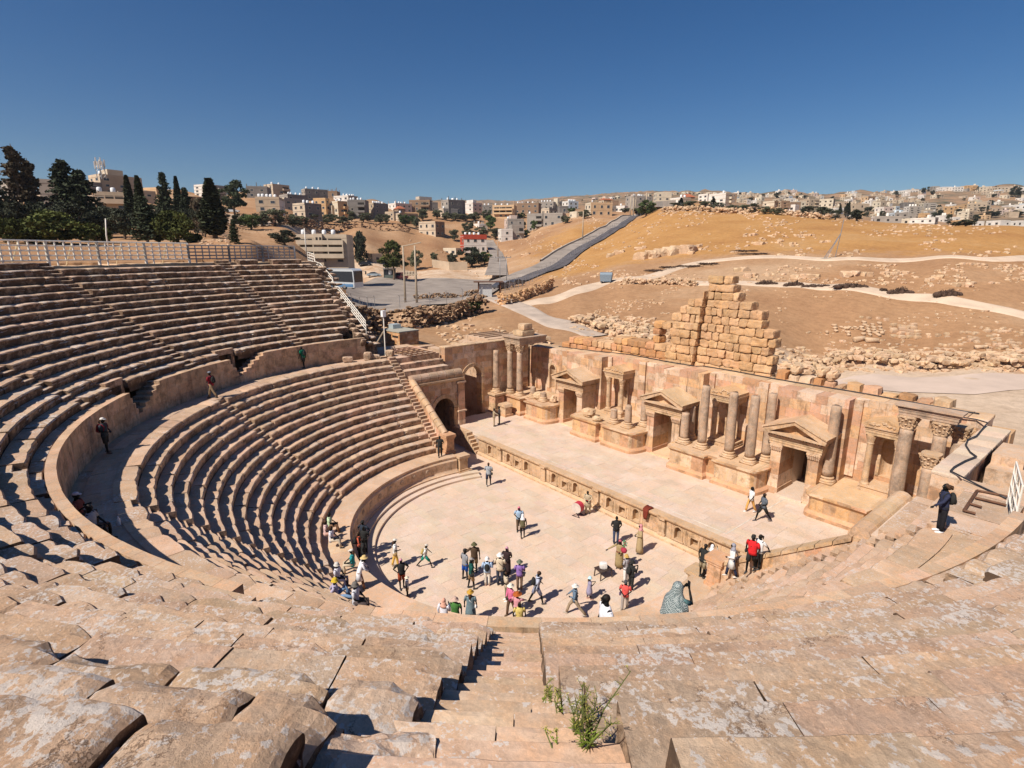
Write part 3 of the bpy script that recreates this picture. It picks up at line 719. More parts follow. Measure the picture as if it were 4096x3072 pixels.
def column(x, y, zb, zt, r=.34, cap=False, mat=None, label='', lean=0, seed=0, plinth=True):
    c = empty('stone_column', (x, y, zb), label=label, cat='column', group='columns standing along the stage wall'); rr = random.Random(seed+int(x*10))
    mb = MB(); q = r*1.42
    if plinth: mb.box(-q, q, -q, q, 0, .14)
    mb.lathe([(q, .14), (q*1.02, .18), (q*.98, .23), (r*1.15, .27), (r*1.12, .31), (r*1.25, .34), (r*1.24, .39), (r*1.08, .42), (r, .45)], 20); mb.build('base', TRIM, c, True)
    H = zt-zb; top = H-(.78 if cap else 0); so = rr.uniform(0, 40)
    prof = [(r*(1-.14*max(0, t-.2)), .45+(top-.45)*t) for t in [i/14 for i in range(15)]]
    mb = MB(); mb.lathe(prof, 22, fn=lambda a, z: 1+nz(cos(a)*1.5+so, sin(a)*1.5, z*.9)*.035+nz(cos(a)*5, sin(a)*5+so, z*4)*.018)
    if not cap:
        for i in range(len(mb.v)-22, len(mb.v)): v = mb.v[i]; mb.v[i] = (v[0]*.93, v[1]*.93, v[2]+nz(v[0]*6, v[1]*6, so)*.09)
    mb.build('shaft', mat or GREYC, c, True)
    if cap:
        mb = MB(); rt = r*.87
        mb.lathe([(rt, top), (rt*1.12, top+.03), (rt*1.12, top+.07), (rt, top+.09), (rt*1.02, top+.3), (rt*1.15, top+.5), (rt*1.45, top+.66)], 24)
        for tier, (n, z0, hh, ro) in enumerate(((8, top+.08, .26, .02), (8, top+.2, .34, .05), (8, top+.36, .30, .12))):
            for k in range(n):
                a = 2*pi*(k+.5*(tier == 1))/n; ca, sa = cos(a), sin(a); rb = rt*1.02
                p = [((rb+ro*.2)*ca, (rb+ro*.2)*sa, z0), ((rb+ro)*ca, (rb+ro)*sa, z0+hh*.55), ((rb+ro+.07)*ca, (rb+ro+.07)*sa, z0+hh*.9), ((rb+ro+.14)*ca, (rb+ro+.14)*sa, z0+hh*.82)]
                mb.tube(p, [.085, .09, .07, .03], 6, sq=.5)
        ab = rt*1.75
        mb.prism([(ab*cos(pi/4+i*pi/2+t)*(1 if abs(t) < .2 else .86), ab*sin(pi/4+i*pi/2+t)*(1 if abs(t) < .2 else .86)) for i in range(4) for t in (-.08, .08, .55, 1.02)], 'z', top+.66, top+.78)
        mb.build('capital', TRIM, c)
    c.rotation_euler = (rr.uniform(-.004, .004), lean, 0); return c
COLS = [(-18.45, 11.95, 3.55, 7.8, .36, 0, 'plain column without capital on the pedestal beside the tall left arch'), (-17.95, 13.35, 3.35, 8.46, .36, 1, 'left one of the pair of capital-topped columns under the left beam'), (-16.55, 13.4, 3.35, 8.46, .36, 1, 'right one of the pair of capital-topped columns under the left beam'),
 (-15.1, 13.9, 3.35, 4.45, .34, 0, 'broken stub left of the leftmost pedimented door, the left one of two'), (-13.45, 13.75, 3.35, 4.2, .34, 0, 'broken stub beside the leftmost pedimented door, the right one of two'),
 (-4.8, 13.72, 3.3, 4.5, .34, 0, 'shortest of three broken columns before the middle doorway'), (-3.3, 13.68, 3.3, 5.15, .34, 0, 'front broken column left of the middle doorway, at its corner block'), (-2.75, 15.05, 3.3, 5.8, .34, 0, 'half column standing close to the wall left of the middle doorway'),
 (1.78, 13.9, 3.3, 5.65, .36, 0, 'broken column at the front right of the middle doorway'), (1.45, 15.25, 3.3, 5.85, .34, 0, 'broken column at the wall just right of the middle doorway'), (3.22, 13.95, 3.3, 7.95, .36, 0, 'leftmost of the three tall bare front columns in the middle'), (5.38, 13.85, 3.3, 7.9, .37, 0, 'dark middle one of three tall bare columns, before the carved niche'), (6.88, 13.82, 3.3, 7.98, .37, 0, 'rightmost of the three tall bare front columns in the middle'), (7.38, 15.15, 3.3, 8.0, .36, 0, 'tall bare column at the wall left of the right doorway'),
 (11.32, 15.08, 3.05, 8.02, .38, 0, 'tall dark bare column just right of the right doorway'), (15.3, 13.9, 3.05, 8.62, .40, 1, 'tall column with leafy capital under the left end of the right beam'), (16.78, 13.95, 3.05, 8.6, .40, 1, 'tall column with leafy capital under the right end of the right beam'), (17.4, 15.0, 3.05, 8.3, .40, 1, 'column with dark leafy capital touching the right end wall'), (16.95, 12.0, 3.05, 7.35, .38, 1, 'shorter column with big leafy capital standing in front of the right beam')]
for i, (x, y, zb, zt, r, cp, lab) in enumerate(COLS): column(x, y, zb, zt, r*.87, bool(cp), None if i % 3 else GREYC, lab, seed=i)
def solo(name, mb, mat, label, cat, group=None, smooth=False): return tag(mb.build(name, mat, smooth=smooth), label, cat, group)
def beam(x0, x1, y0, y1, z0, z1, label):
    mb = MB(); h = z1-z0
    for k, (a, b, o) in enumerate(((0, .26, 0), (.26, .52, .03), (.52, .74, .06), (.74, .84, .14), (.84, 1, .2))): mb.box(x0-o, x1+o, y0-o, y1, z0+h*a+.002, z0+h*b, tint(rng, .1))
    solo('entablature_beam', mb, GREYC, label, 'stone beam')
beam(14.9, 17.45, 13.5, 14.25, 8.63, 9.22, 'long grey carved beam lying across two capitals at the right end')
beam(-18.4, -16.1, 13.0, 16.4, 8.47, 9.2, 'grey carved corner beam on the pair of left columns')
mb = MB(); rockbox(mb, -17.9, -16.4, 13.6, 15.2, 9.22, 9.75, rng); solo('stone_block', mb, ROCK, 'flat dark boulder lying on the left carved beam', 'stone block')
mb = MB(); rockbox(mb, -17.5, -16.5, 13.9, 15.0, 9.77, 10.4, rng); solo('stone_block', mb, ROCK, 'pale squared stone, topmost on the left carved beam', 'stone block')
def pedestal(x0, x1, y0, y1, z0, z1, label, cap=.1):
    mb = MB(); mb.box(x0-.12, x1+.12, y0-.12, y1+.12, z0, z0+.22, (1.02, .88, .82)); mb.box(x0-.06, x1+.06, y0-.06, y1+.06, z0+.22, z0+.36)
    zz = z0+.36
    while zz < z1-.35: h = min(.62, z1-.3-zz); mb.box(x0, x1, y0, y1, zz, zz+h-.006, ptint(rng)); zz += h+.001
    mb.box(x0-.06, x1+.06, y0-.06, y1+.06, z1-.26, z1-.16); mb.box(x0-.14, x1+.14, y0-.14, y1+.14, z1-.16, z1)
    return solo('pedestal', mb, TRIM, label, 'pedestal')
pedestal(-18.85, -17.85, 11.35, 12.5, ZS, 3.55, 'tall stone pedestal under the lone column beside the left arch')
pedestal(-18.3, -17.3, 12.0-.6, 12.3-.6+.2, ZS, 2.75, 'low altar-like block standing before the left pair of columns') if False else None
mb = MB(); x, y = -16.7, 11.7; mb.box(x-.62, x+.62, y-.5, y+.5, ZS, ZS+.22, (1, .88, .82)); mb.box(x-.5, x+.5, y-.4, y+.4, ZS+.22, ZS+.95); mb.prism([(x-.6, ZS+.95), (x+.6, ZS+.95), (x+.45, ZS+1.2), (x-.45, ZS+1.2)], 'y', y-.5, y+.5); solo('altar_block', mb, TRIM, 'squat stone altar with sloping top standing on the stage at left', 'altar')
for i, (x, y, sx, sz, lab) in enumerate(((-7.4, 13.5, .62, .75, 'worn lump of a broken base on the podium right of the leftmost door'), (-6.1, 13.1, .45, .4, 'small squared stone on the podium edge right of the leftmost door'), (-14.3, 13.8, .5, .8, 'broken drum leaning between two stubs at the left podium'), (-12.6, 14.2, .4, .7, 'rough stone lump close left of the leftmost pedimented door'))):
    mb = MB(); rockbox(mb, x-sx, x+sx, y-sx*.8, y+sx*.8, 3.3, 3.3+sz, rng, bev=.2, rough=.12); solo('broken_stone', mb, ROCK, lab, 'stone')
# side walls of the stage with the tall arch
vers = empty('left_side_wall', label='side wall at the stage left end with a tall round arch', cat='ruin wall')
mb = MB(); xa = XL-.9
ashlar(mb, (XL, 6.3, 0), pi/2, 10.3, ZS-.1, 8.5, .9, rng, holes=[(8.1-6.3, 10.82-6.3, 0, 6.75)], bl=(.7, 1.4))
c = (9.46, 5.38); spandrel(mb, c, 'x', 1.36, 0, 0, 6.75, XL, XL-.88, 14, rng); mb.build('wall', ASH, vers)
mb = MB(); arch_ring(mb, c, 'x', 1.06, 1.4, XL-.9, XL+.07, 13, rng)
for y0, y1 in ((8.1, 8.4), (10.52, 10.82)):
    z = ZS
    while z < 5.3: mb.box(XL-.9, XL+.02, y0, y1, z, min(5.3, z+.6)-.006, ptint(rng)); z += .6
    mb.box(XL-.9, XL+.1, y0-.05, y1+.05, 5.3, 5.4)
mb.build('arch', TRIM, vers)
mb = MB(); mb.box(XL-4.5, XL-.9, 10.9, 11.6, 0, 8.3); mb.box(XL-4.5, XL-.9, 7.2, 8.0, 0, 8.0); mb.box(XL-5.2, XL-4.5, 6.3, 8.0, 0, 8.1); mb.box(XL-5, XL-.9, 12, 16.4, 7.6, 8.7)
for k in range(4): mb.box(XL-4.8+k*.95, XL-4.7+k*.95, 12.3, 16.2, 8.7, 8.82, .6)
mb.build('passage_walls', ASH, vers)
mb = MB(); rg2 = random.Random(8)
for k in range(14): rockbox(mb, XL-.95, XL+.05, 6.3+k*.72, 6.3+k*.72+.71, 8.5, 8.66, rg2, bev=.02, rough=.012, div=2)
mb.build('coping', TRIM, vers)
versr = empty('right_side_wall', label='side wall at the stage right end with a broad walkable top and a cable on it', cat='ruin wall')
mb = MB(); ashlar(mb, (XR, 16.4, 0), -pi/2, 9.6, 0, 8.02, 1.0, rng); mb.build('wall', ASH, versr)
mb = MB()
for k in range(9): rockbox(mb, XR-.05, XR+1.05, 6.8+k*1.07, 6.8+k*1.07+1.06, 8.02, 8.2, rng, bev=.02, rough=.012, div=2)
mb.build('coping', FLOOR, versr)
mb = MB(); mb.box(XR+1.05, 23.5, 5.7, 6.9, 4, 8.12); mb.box(19.3, 24.5, 10.2, 11.1, 3, 7.8); mb.box(19.3, 20.4, 11.1, 13.4, 3, 8.25); mb.box(20.6, 25, 11.2, 12, 3, 7.2); mb.box(22.3, 23.2, 6.9, 10.2, 3, 7.9); mb.build('rear_wall', ASH, versr)
# vaulted side entrances (parodoi) with the rolled coping
for sx, nm, lab in ((-1, 'left_entrance_vault', 'vaulted left side entrance with dark arch and rolled sloping coping'), (1, 'right_entrance_vault', 'right side entrance wall with thick rolled stone coping')):
    t = empty(nm, label=lab, cat='entrance'); X = sx*17.0; d = sx*.8
    mb = MB()
    if sx < 0: ashlar(mb, (X, 1.8, 0), pi/2, 5.1, -.05, 5.8, .8, rng, holes=[(4.88-1.8-1.35, 4.88-1.8+1.35, -.1, 4.75)], bl=(.6, 1.1))
    else: ashlar(mb, (X, 6.9, 0), -pi/2, 5.1, -.05, 5.8, .8, rng, holes=[(6.9-4.88-1.35, 6.9-4.88+1.35, -.1, 4.75)], bl=(.6, 1.1))
    c = (4.88, 3.36); spandrel(mb, c, 'x', 1.35, 0, 0, 4.76, X, X+d, 14, rng); mb.build('wall', ASH, t)
    mb = MB(); arch_ring(mb, c, 'x', 1.05, 1.4, *sorted((X+d, X-d*.08)), 13, rng)
    for y0, y1 in ((3.53, 3.83), (5.93, 6.23)):
        z = 0
        while z < 3.3: mb.box(*sorted((X+d, X-d*.02)), y0, y1, z, min(3.3, z+.55)-.005, ptint(rng)); z += .55
    mb.build('arch', TRIM, t)
    mb = MB(); mb.prism([(X-sx*.0, 5.8), (X-sx*.1, 5.85), (X-sx*.22, 5.98), (X-sx*.22, 6.12), (X+d, 6.12), (X+d, 5.8)], 'y', 1.6, 7.0); mb.box(*sorted((X+d, X-sx*.02)), 1.7, 6.95, 6.12, 6.45); mb.build('cornice', TRIM, t)
    mb = MB()
    for y0, y1 in ((6.35, 7.05),):
        z = 0
        while z < 5.6: mb.box(*sorted((X+d, X-sx*.15)), y0, y1, z, z+.69, ptint(rng)); z += .7
        mb.box(*sorted((X+d, X-sx*.26)), y0-.1, y1+.1, 5.6, 5.75)
    mb.box(*sorted((X+d, X-sx*.3)), 6.25, 7.15, 2.9, 3.05); mb.build('corner_pilaster', ASH, t)
    mb = MB(); n = 10; xm = X+sx*.25
    def roll(P, Q, r, seg):
        for k in range(seg):
            a, b = Vector(P).lerp(Vector(Q), k/seg+.004), Vector(P).lerp(Vector(Q), (k+1)/seg-.004); j = rng.uniform(-.012, .012)
            mb.tube([a, b], [r+j, r+j], 16, tint(rng, .1))
    roll((xm, 1.75, 6.5), (xm, 6.85, 6.5), .40, 6); mb.build('rolled_coping', GREYC if sx < 0 else TRIM, t)
    mb = MB()
    if sx < 0: roll((X+sx*.1, 1.8, 6.42), (sx*12.1, 1.8, 2.98), .30, 8)
    else:
        for k in range(8): f0, f1 = k/8+.003, (k+1)/8-.003; za, zb_ = 6.45-3.45*f0, 6.45-3.45*f1; xa_, xb_ = 17.1-5*f0, 17.1-5*f1; mb.add([(xa_, 1.5, za-.12), (xb_, 1.5, zb_-.12), (xb_, 2.12, zb_-.12), (xa_, 2.12, za-.12), (xa_, 1.5, za+.05), (xb_, 1.5, zb_+.05), (xb_, 2.12, zb_+.05), (xa_, 2.12, za+.05)], [(0, 3, 2, 1), (4, 5, 6, 7), (0, 1, 5, 4), (1, 2, 6, 5), (2, 3, 7, 6), (3, 0, 4, 7)], tint(rng, .08))
    mb.build('sloping_coping', TRIM, t)
    mb = MB()
    for k in range(9):
        x0 = 17.3-(17.3-11.9)*k/9; x1 = 17.3-(17.3-11.9)*(k+1)/9; za = 6.42-(6.42-2.98)*k/9.2; zb_ = 6.42-(6.42-2.98)*(k+1)/9.2
        p = [(sx*x0, 0), (sx*x1, 0), (sx*x1, zb_-.05), (sx*x0, za-.05)]; mb.prism(p, 'y', 1.57, 2.05, ptint(rng))
    mb.build('wing_wall', ASH, t)
    mb = MB(); xp = sx*11.7
    for hw, z0, z1 in ((.42, 0, 1.75), (.34, 1.75, 2.75), (.40, 2.75, 2.9), (.46, 2.9, 3.12)): mb.box(xp-hw, xp+hw, 1.81-hw, 1.81+hw, z0, z1, (1.02, .86, .8))
    mb.build('end_pedestal', TRIM, t)
    mb = MB(); mb.box(*sorted((X+d*1.02, X+sx*7)), 2.1, 3.5, 0, 6.2); mb.box(*sorted((X+d*1.02, X+sx*7)), 6.25, 7.15, 0, 6.2); mb.box(*sorted((X+d*1.02, X+sx*7)), 3.5, 6.25, 4.8, 6.2)
    mb.box(*sorted((X+sx*6.2, X+sx*7)), 3.5, 6.25, 0, 4.8); mb.build('vault', ASH, t)
    mb = MB(); mb.box(*sorted((X+sx*.6, X+sx*1.6)), 1.9, 6.3, 6.15, 6.7)
    x = X+sx*1.85
    for k in range(5): mb.box(*sorted((x, x+sx*1.5)), 1.0, 6.3, 6.3, 6.6+.001*k); x += sx*1.5
    mb.build('roof_floor', FLOOR, t)
mb = MB(); ashlar(mb, (-26, .9, 0), 0, 5.0, 6, ZL-.03, 5.4, rng, bl=(1, 2)); o = mb.build('side_platform', SEAT); tag(o, 'paved stone landing beyond the left end of the walkway', 'platform', kind='structure')
# ---------------------------------------------------------------- outer wall with the tall ruined fragment
ruin = empty('ruined_wall', label='tall stepped fragment of golden block wall rising behind the stage', cat='ruin wall')
prof_l = [(9.0, -3.1), (12.57, -2.73), (12.6, -2.2), (13.27, -1.97), (13.28, -1.5), (13.86, -1.23), (13.87, -.3), (14.5, 0), (15.2, .15)]
prof_r = [(9.14, 6.05), (11.97, 5.88), (12.0, 5.4), (12.81, 5.01), (13.42, 4.27), (13.98, 3.28), (14.58, 2.74), (15.2, 2.4)]
def interp(pr, z):
    if z <= pr[0][0]: return pr[0][1]
    for (a, x0), (b, x1) in zip(pr, pr[1:]):
        if z <= b: return x1 if z > a+.02 else x0
    return pr[-1][1]
z = 5.0; k = 0; body = MB(); pier = MB()
hs = [.72, .70, .75, .66, .68, .64, .66, .62, .66, .63, .64, .62, .60, .62, .62, .58, .6]
for h in hs:
    zm = z+h*.6
    if zm > 15.4: break
    xl, xr = interp(prof_l, zm)-.15+rng.uniform(-.12, .2), interp(prof_r, zm)-.5+rng.uniform(-.3, .3)
    gx = .1-.09*(zm-9) if zm < 14 else -9                            # the upright crack right of the pier
    gx = -.55+.12*(zm-9)
    x = xl
    while x < xr-.15:
        l = rng.choice((.5, .62, .7, .8, .95, 1.25)) if z > 8.6 else rng.uniform(.7, 1.5)
        e = min(x+l, xr); 
        if xr-e < .3: e = xr
        P = zm < 14 and e <= gx+.35
        if zm < 14 and x < gx < e: e = gx
        isp = zm < 14 and e <= gx+.01
        y0 = 18.05 if isp else 18.45
        top = zm > 14.4 and rng.random() < .25
        rockbox(pier if isp else body, x+.004, e-.004-(0.10 if abs(e-gx) < .02 else 0), y0+rng.uniform(-.09, .09), 19.55, z+.003, z+h-.003+(rng.uniform(-.06, .06) if zm > 14.4 else 0), rng, bev=.045, rough=.075, col=tint(rng, .12), div=5, fine=True)
        x = e
    z += h
body.build('main_masonry', RUST, ruin); pier.build('pier_masonry', RUST, ruin)
low = empty('outer_wall', label='low outer wall of bossed golden blocks left of the tall fragment', cat='ruin wall'); mb = MB(); z = 5.6
for h in (.7, .7, .68, .66, .64, .62, .62):
    x = -16.5+max(0, (z-7.2)*1.5)
    while x < -3.0:
        l = rng.uniform(.6, 1.2); zt = 8.9+.07*(x+14)
        if z+h*.5 < zt+rng.uniform(-.15, .25): rockbox(mb, x+.004, min(x+l, -2.95)-.004, 18.35+rng.uniform(-.05, .05), 20.0, z+.003, z+h-.003, rng, bev=.05, rough=.06, col=ptint(rng), div=4)
        x += l
    z += h
for zz in (9.6, 10.25, 10.85):
    for xx in ((-4.95,) if zz < 10.8 else (-4.9, -4.05)): rockbox(mb, xx, xx+(.75 if zz < 10.8 else .9), 18.5, 19.6, zz, zz+.62, rng, bev=.07, rough=.06, col=ptint(rng))
mb.build('masonry', RUST, low)
labs = 'loose hewn block in the row behind the right half of the stage wall'
x = 5.9; i = 0
while x < 15.4:
    l = rng.uniform(.62, 1.05); mb = MB(); zt = 8.85-.02*(x-6)+rng.uniform(-.2, .15)
    rockbox(mb, x, x+l-.03, 18.3+rng.uniform(-.1, .1), 19.6, 6.6, zt, rng, bev=.11, rough=.09, col=ptint(rng)); tag(mb.build('wall_block', ROCK if i % 3 else RUST), labs, 'stone block', 'row of loose blocks behind the stage wall')
    if i in (1, 3, 4): 
        mb = MB(); rockbox(mb, x+.03, x+l*.98, 18.5, 19.6, zt+.01, zt+.75, rng, bev=.15, rough=.1); tag(mb.build('wall_block', ROCK), 'hewn block lying on top of the block row behind the stage wall', 'stone block', 'blocks on top of the row behind the stage wall')
    x += l; i += 1
mb = MB(); mb.box(5.9, 18.9, 18.6, 20, 4, 7.4); mb.build('footing', RUST, low)
# ---------------------------------------------------------------- the ground, from the plaza up to the far hills
TP = []
def tp(u, v, D):
    d = ray(u, v); k = D/hypot(d.x, d.y); p = CAM+d*k; TP.append((p.x, p.y, p.z))
GP = [ # (u, v, distance): what the photograph shows of the ground
 (4096, 1560, 66), (3700, 1530, 66), (3400, 1560, 60), (4096, 1480, 76), (3700, 1470, 74), (3300, 1490, 70), (4096, 1400, 82), (3600, 1400, 80), (3200, 1420, 74), (4096, 1320, 92), (3600, 1290, 90), (3200, 1280, 86),
 (4096, 1262, 98), (3800, 1200, 100), (3500, 1168, 101), (3200, 1150, 100), (2900, 1140, 98), (3800, 1120, 108), (3400, 1100, 108), (3000, 1080, 112), (4096, 1060, 128), (3700, 1035, 128), (3300, 1032, 126), (2900, 1045, 124), (2600, 1110, 112),
 (4096, 985, 155), (3600, 965, 155), (3200, 960, 155), (2800, 980, 152), (4096, 912, 195), (3700, 906, 200), (3400, 892, 205), (3100, 850, 225), (2800, 832, 250), (2650, 838, 255),
 (2500, 1125, 106), (2300, 1160, 100), (2150, 1200, 93), (2020, 1215, 92), (2200, 1280, 80), (2380, 1345, 68), (2450, 1250, 84), (2600, 1200, 90), (2650, 1330, 70), (2500, 1360, 64), (2100, 1330, 70), (1900, 1380, 62), (1750, 1350, 66), (1500, 1300, 74),
 (1400, 1229, 94), (1700, 1225, 93), (1900, 1205, 95), (1420, 1115, 190), (1700, 1117, 188), (1945, 1120, 180), (1500, 1160, 140), (1850, 1160, 142),
 (2100, 1125, 155), (2250, 1050, 185), (2400, 960, 222), (2500, 900, 262), (2560, 866, 300), (2350, 1070, 150), (2480, 1000, 170), (2560, 920, 205), (2600, 880, 235),
 (2150, 1010, 205), (2300, 935, 240), (2400, 880, 285), (2050, 1080, 178), (1985, 1020, 250), (1960, 985, 285), (2100, 950, 300), (2200, 890, 330), (2330, 860, 340),
 (1650, 1085, 215), (1450, 1065, 205), (1800, 1080, 212), (1600, 1000, 245), (1450, 960, 235), (1800, 1010, 262), (1600, 925, 275), (1750, 935, 290), (1850, 960, 290), (1300, 920, 255), (1300, 895, 285), (1500, 885, 310), (1700, 880, 335), (1850, 870, 350), (1400, 850, 340), (1600, 845, 380), (1900, 840, 400), (1500, 800, 430), (1750, 805, 450), (2000, 820, 450), (2100, 850, 400), (2200, 825, 470), (1300, 780, 400), (2400, 820, 480),
 (1150, 960, 150), (1000, 965, 130), (1000, 925, 165), (1150, 900, 190), (1000, 880, 200), (800, 880, 165), (800, 960, 105), (600, 970, 90), (400, 940, 110), (150, 950, 95), (700, 840, 210), (500, 830, 190), (300, 830, 170), (100, 830, 160), (600, 780, 260), (400, 760, 240), (200, 770, 230), (900, 800, 300), (1100, 800, 330), (1000, 760, 380), (0, 790, 220), (700, 760, 330),
 (2700, 810, 420), (3000, 830, 400), (3300, 870, 400), (3600, 900, 390), (3900, 925, 380), (4096, 930, 390), (3600, 860, 520), (3900, 880, 520), (3300, 830, 560), (3000, 800, 600), (3600, 810, 760), (3900, 800, 760), (4096, 800, 760), (3300, 785, 850), (3000, 775, 900), (3400, 768, 1000), (3650, 765, 980), (3800, 752, 950), (4000, 742, 950), (4096, 742, 950), (3150, 765, 1050), (2700, 768, 1150), (2500, 772, 1250), (2350, 790, 1300), (2200, 805, 1350), (2050, 812, 1700), (1900, 805, 1800), (1700, 806, 1800), (2900, 770, 1150)]
for az_, D_, z_ in ((62, 620, 46), (62, 1000, 40), (75, 600, 44), (75, 1000, 38), (88, 520, 40), (88, 1000, 34), (100, 480, 38), (100, 1000, 34), (52, 760, 44), (110, 300, 30), (10, 1500, 95), (25, 1500, 90)):
    TP.append((CAM.x-sin(radians(az_))*D_, CAM.y+cos(radians(az_))*D_, z_))
for g in GP: tp(*g)
for a in range(182, 331, 12):
    for rr, zz in ((33.5, 16.2), (45, 17.2)):
        if a > 290: zz -= (a-290)*.08*(1 if rr > 40 else .3)
        TP.append((rr*cos(radians(a)), rr*sin(radians(a)), zz))
TP += [(-26, 3, 7.4), (-30, 8, 7.6), (-24, 17, 7.2), (-20, 23, 7.4), (-10, 24, 7.0), (2, 25, 5.6), (14, 24, 4.6), (22, 20, 4.4), (24, 8, 4.6), (30, 12, 4.5), (28, -2, 7.5), (40, 0, 6), (50, 30, 4.5), (60, -30, 12), (30, 60, 4.6), (90, 60, 6), (150, 0, 10), (0, -120, 20), (150, -150, 15), (-150, -150, 30), (-34, 2, 12.5), (-33, -2, 15.5), (-40, -2, 13), (-38, 6, 9.5)]
TP = np.array(TP)
def warp(x, y):
    dx, dy = x-CAM.x, y-CAM.y; d = np.hypot(dx, dy)+1e-6; k = np.log(d+12)/d*40
    return dx*k, dy*k
_x, _y = warp(TP[:, 0], TP[:, 1]); _n = len(TP)
def _ker(r): return np.sqrt(r*r+9.0)
_A = _ker(np.hypot(_x[:, None]-_x[None], _y[:, None]-_y[None]))
_P = np.stack([np.ones(_n), _x, _y], 1); _M = np.zeros((_n+3, _n+3)); _M[:_n, :_n] = _A - np.eye(_n)*.25; _M[:_n, _n:] = _P; _M[_n:, :_n] = _P.T
_b = np.zeros(_n+3); _D = np.hypot(TP[:, 0]-CAM.x, TP[:, 1]-CAM.y); _sc = 1/(_D+20); _b[:_n] = (TP[:, 2]-CAM.z)*_sc*100
_W = np.linalg.solve(_M, _b)
def hraw(x, y):
    x = np.atleast_1d(np.asarray(x, float)); y = np.atleast_1d(np.asarray(y, float)); out = np.empty(len(x))
    for i in range(0, len(x), 20000):
        a, b = warp(x[i:i+20000], y[i:i+20000])
        k = _ker(np.hypot(a[:, None]-_x[None], b[:, None]-_y[None]))
        f = k @ _W[:_n]+_W[_n]+_W[_n+1]*a+_W[_n+2]*b
        out[i:i+20000] = CAM.z+f/100*(np.hypot(x[i:i+20000]-CAM.x, y[i:i+20000]-CAM.y)+20)
    return out
def footprint(x, y):
    r = np.hypot(x, y)
    return ((r < 34.6) & (y < .6)) | ((np.abs(x) < 20.0) & (y >= .6) & (y < 18.9)) | ((x > -27) & (x < 24.5) & (y >= .6) & (y < 14))
def hbump(x, y):
    x = np.atleast_1d(x); y = np.atleast_1d(y); d = np.hypot(x-CAM.x, y-CAM.y)
    no = np.array([noise.fractal(Vector((a*.05, b*.05, .3)), 1.0, 2.0, 5) for a, b in zip(x, y)])
    return no*np.clip((d-60)/200, .08, 1.0)*np.clip(d/300, .25, 3)*.7*np.where(d < 1000, 1, 2.0)
def hter(x, y): return hraw(x, y)+hbump(x, y)
def hgt(x, y): return float(hter([x], [y])[0])
def G(u, v, dmin=40.0):
    """where the sight line through (u, v) meets the ground"""
    d = ray(u, v); k = 1/hypot(d.x, d.y); ts = np.concatenate([np.linspace(dmin, 400, 700), np.linspace(401, 2200, 600)])
    X = CAM.x+d.x*k*ts; Y = CAM.y+d.y*k*ts; Z = CAM.z+d.z*k*ts; m = (Z < hraw(X, Y))
    i = int(np.argmax(m)) if m.any() else len(ts)-1
    return Vector((X[i], Y[i], hgt(X[i], Y[i])))
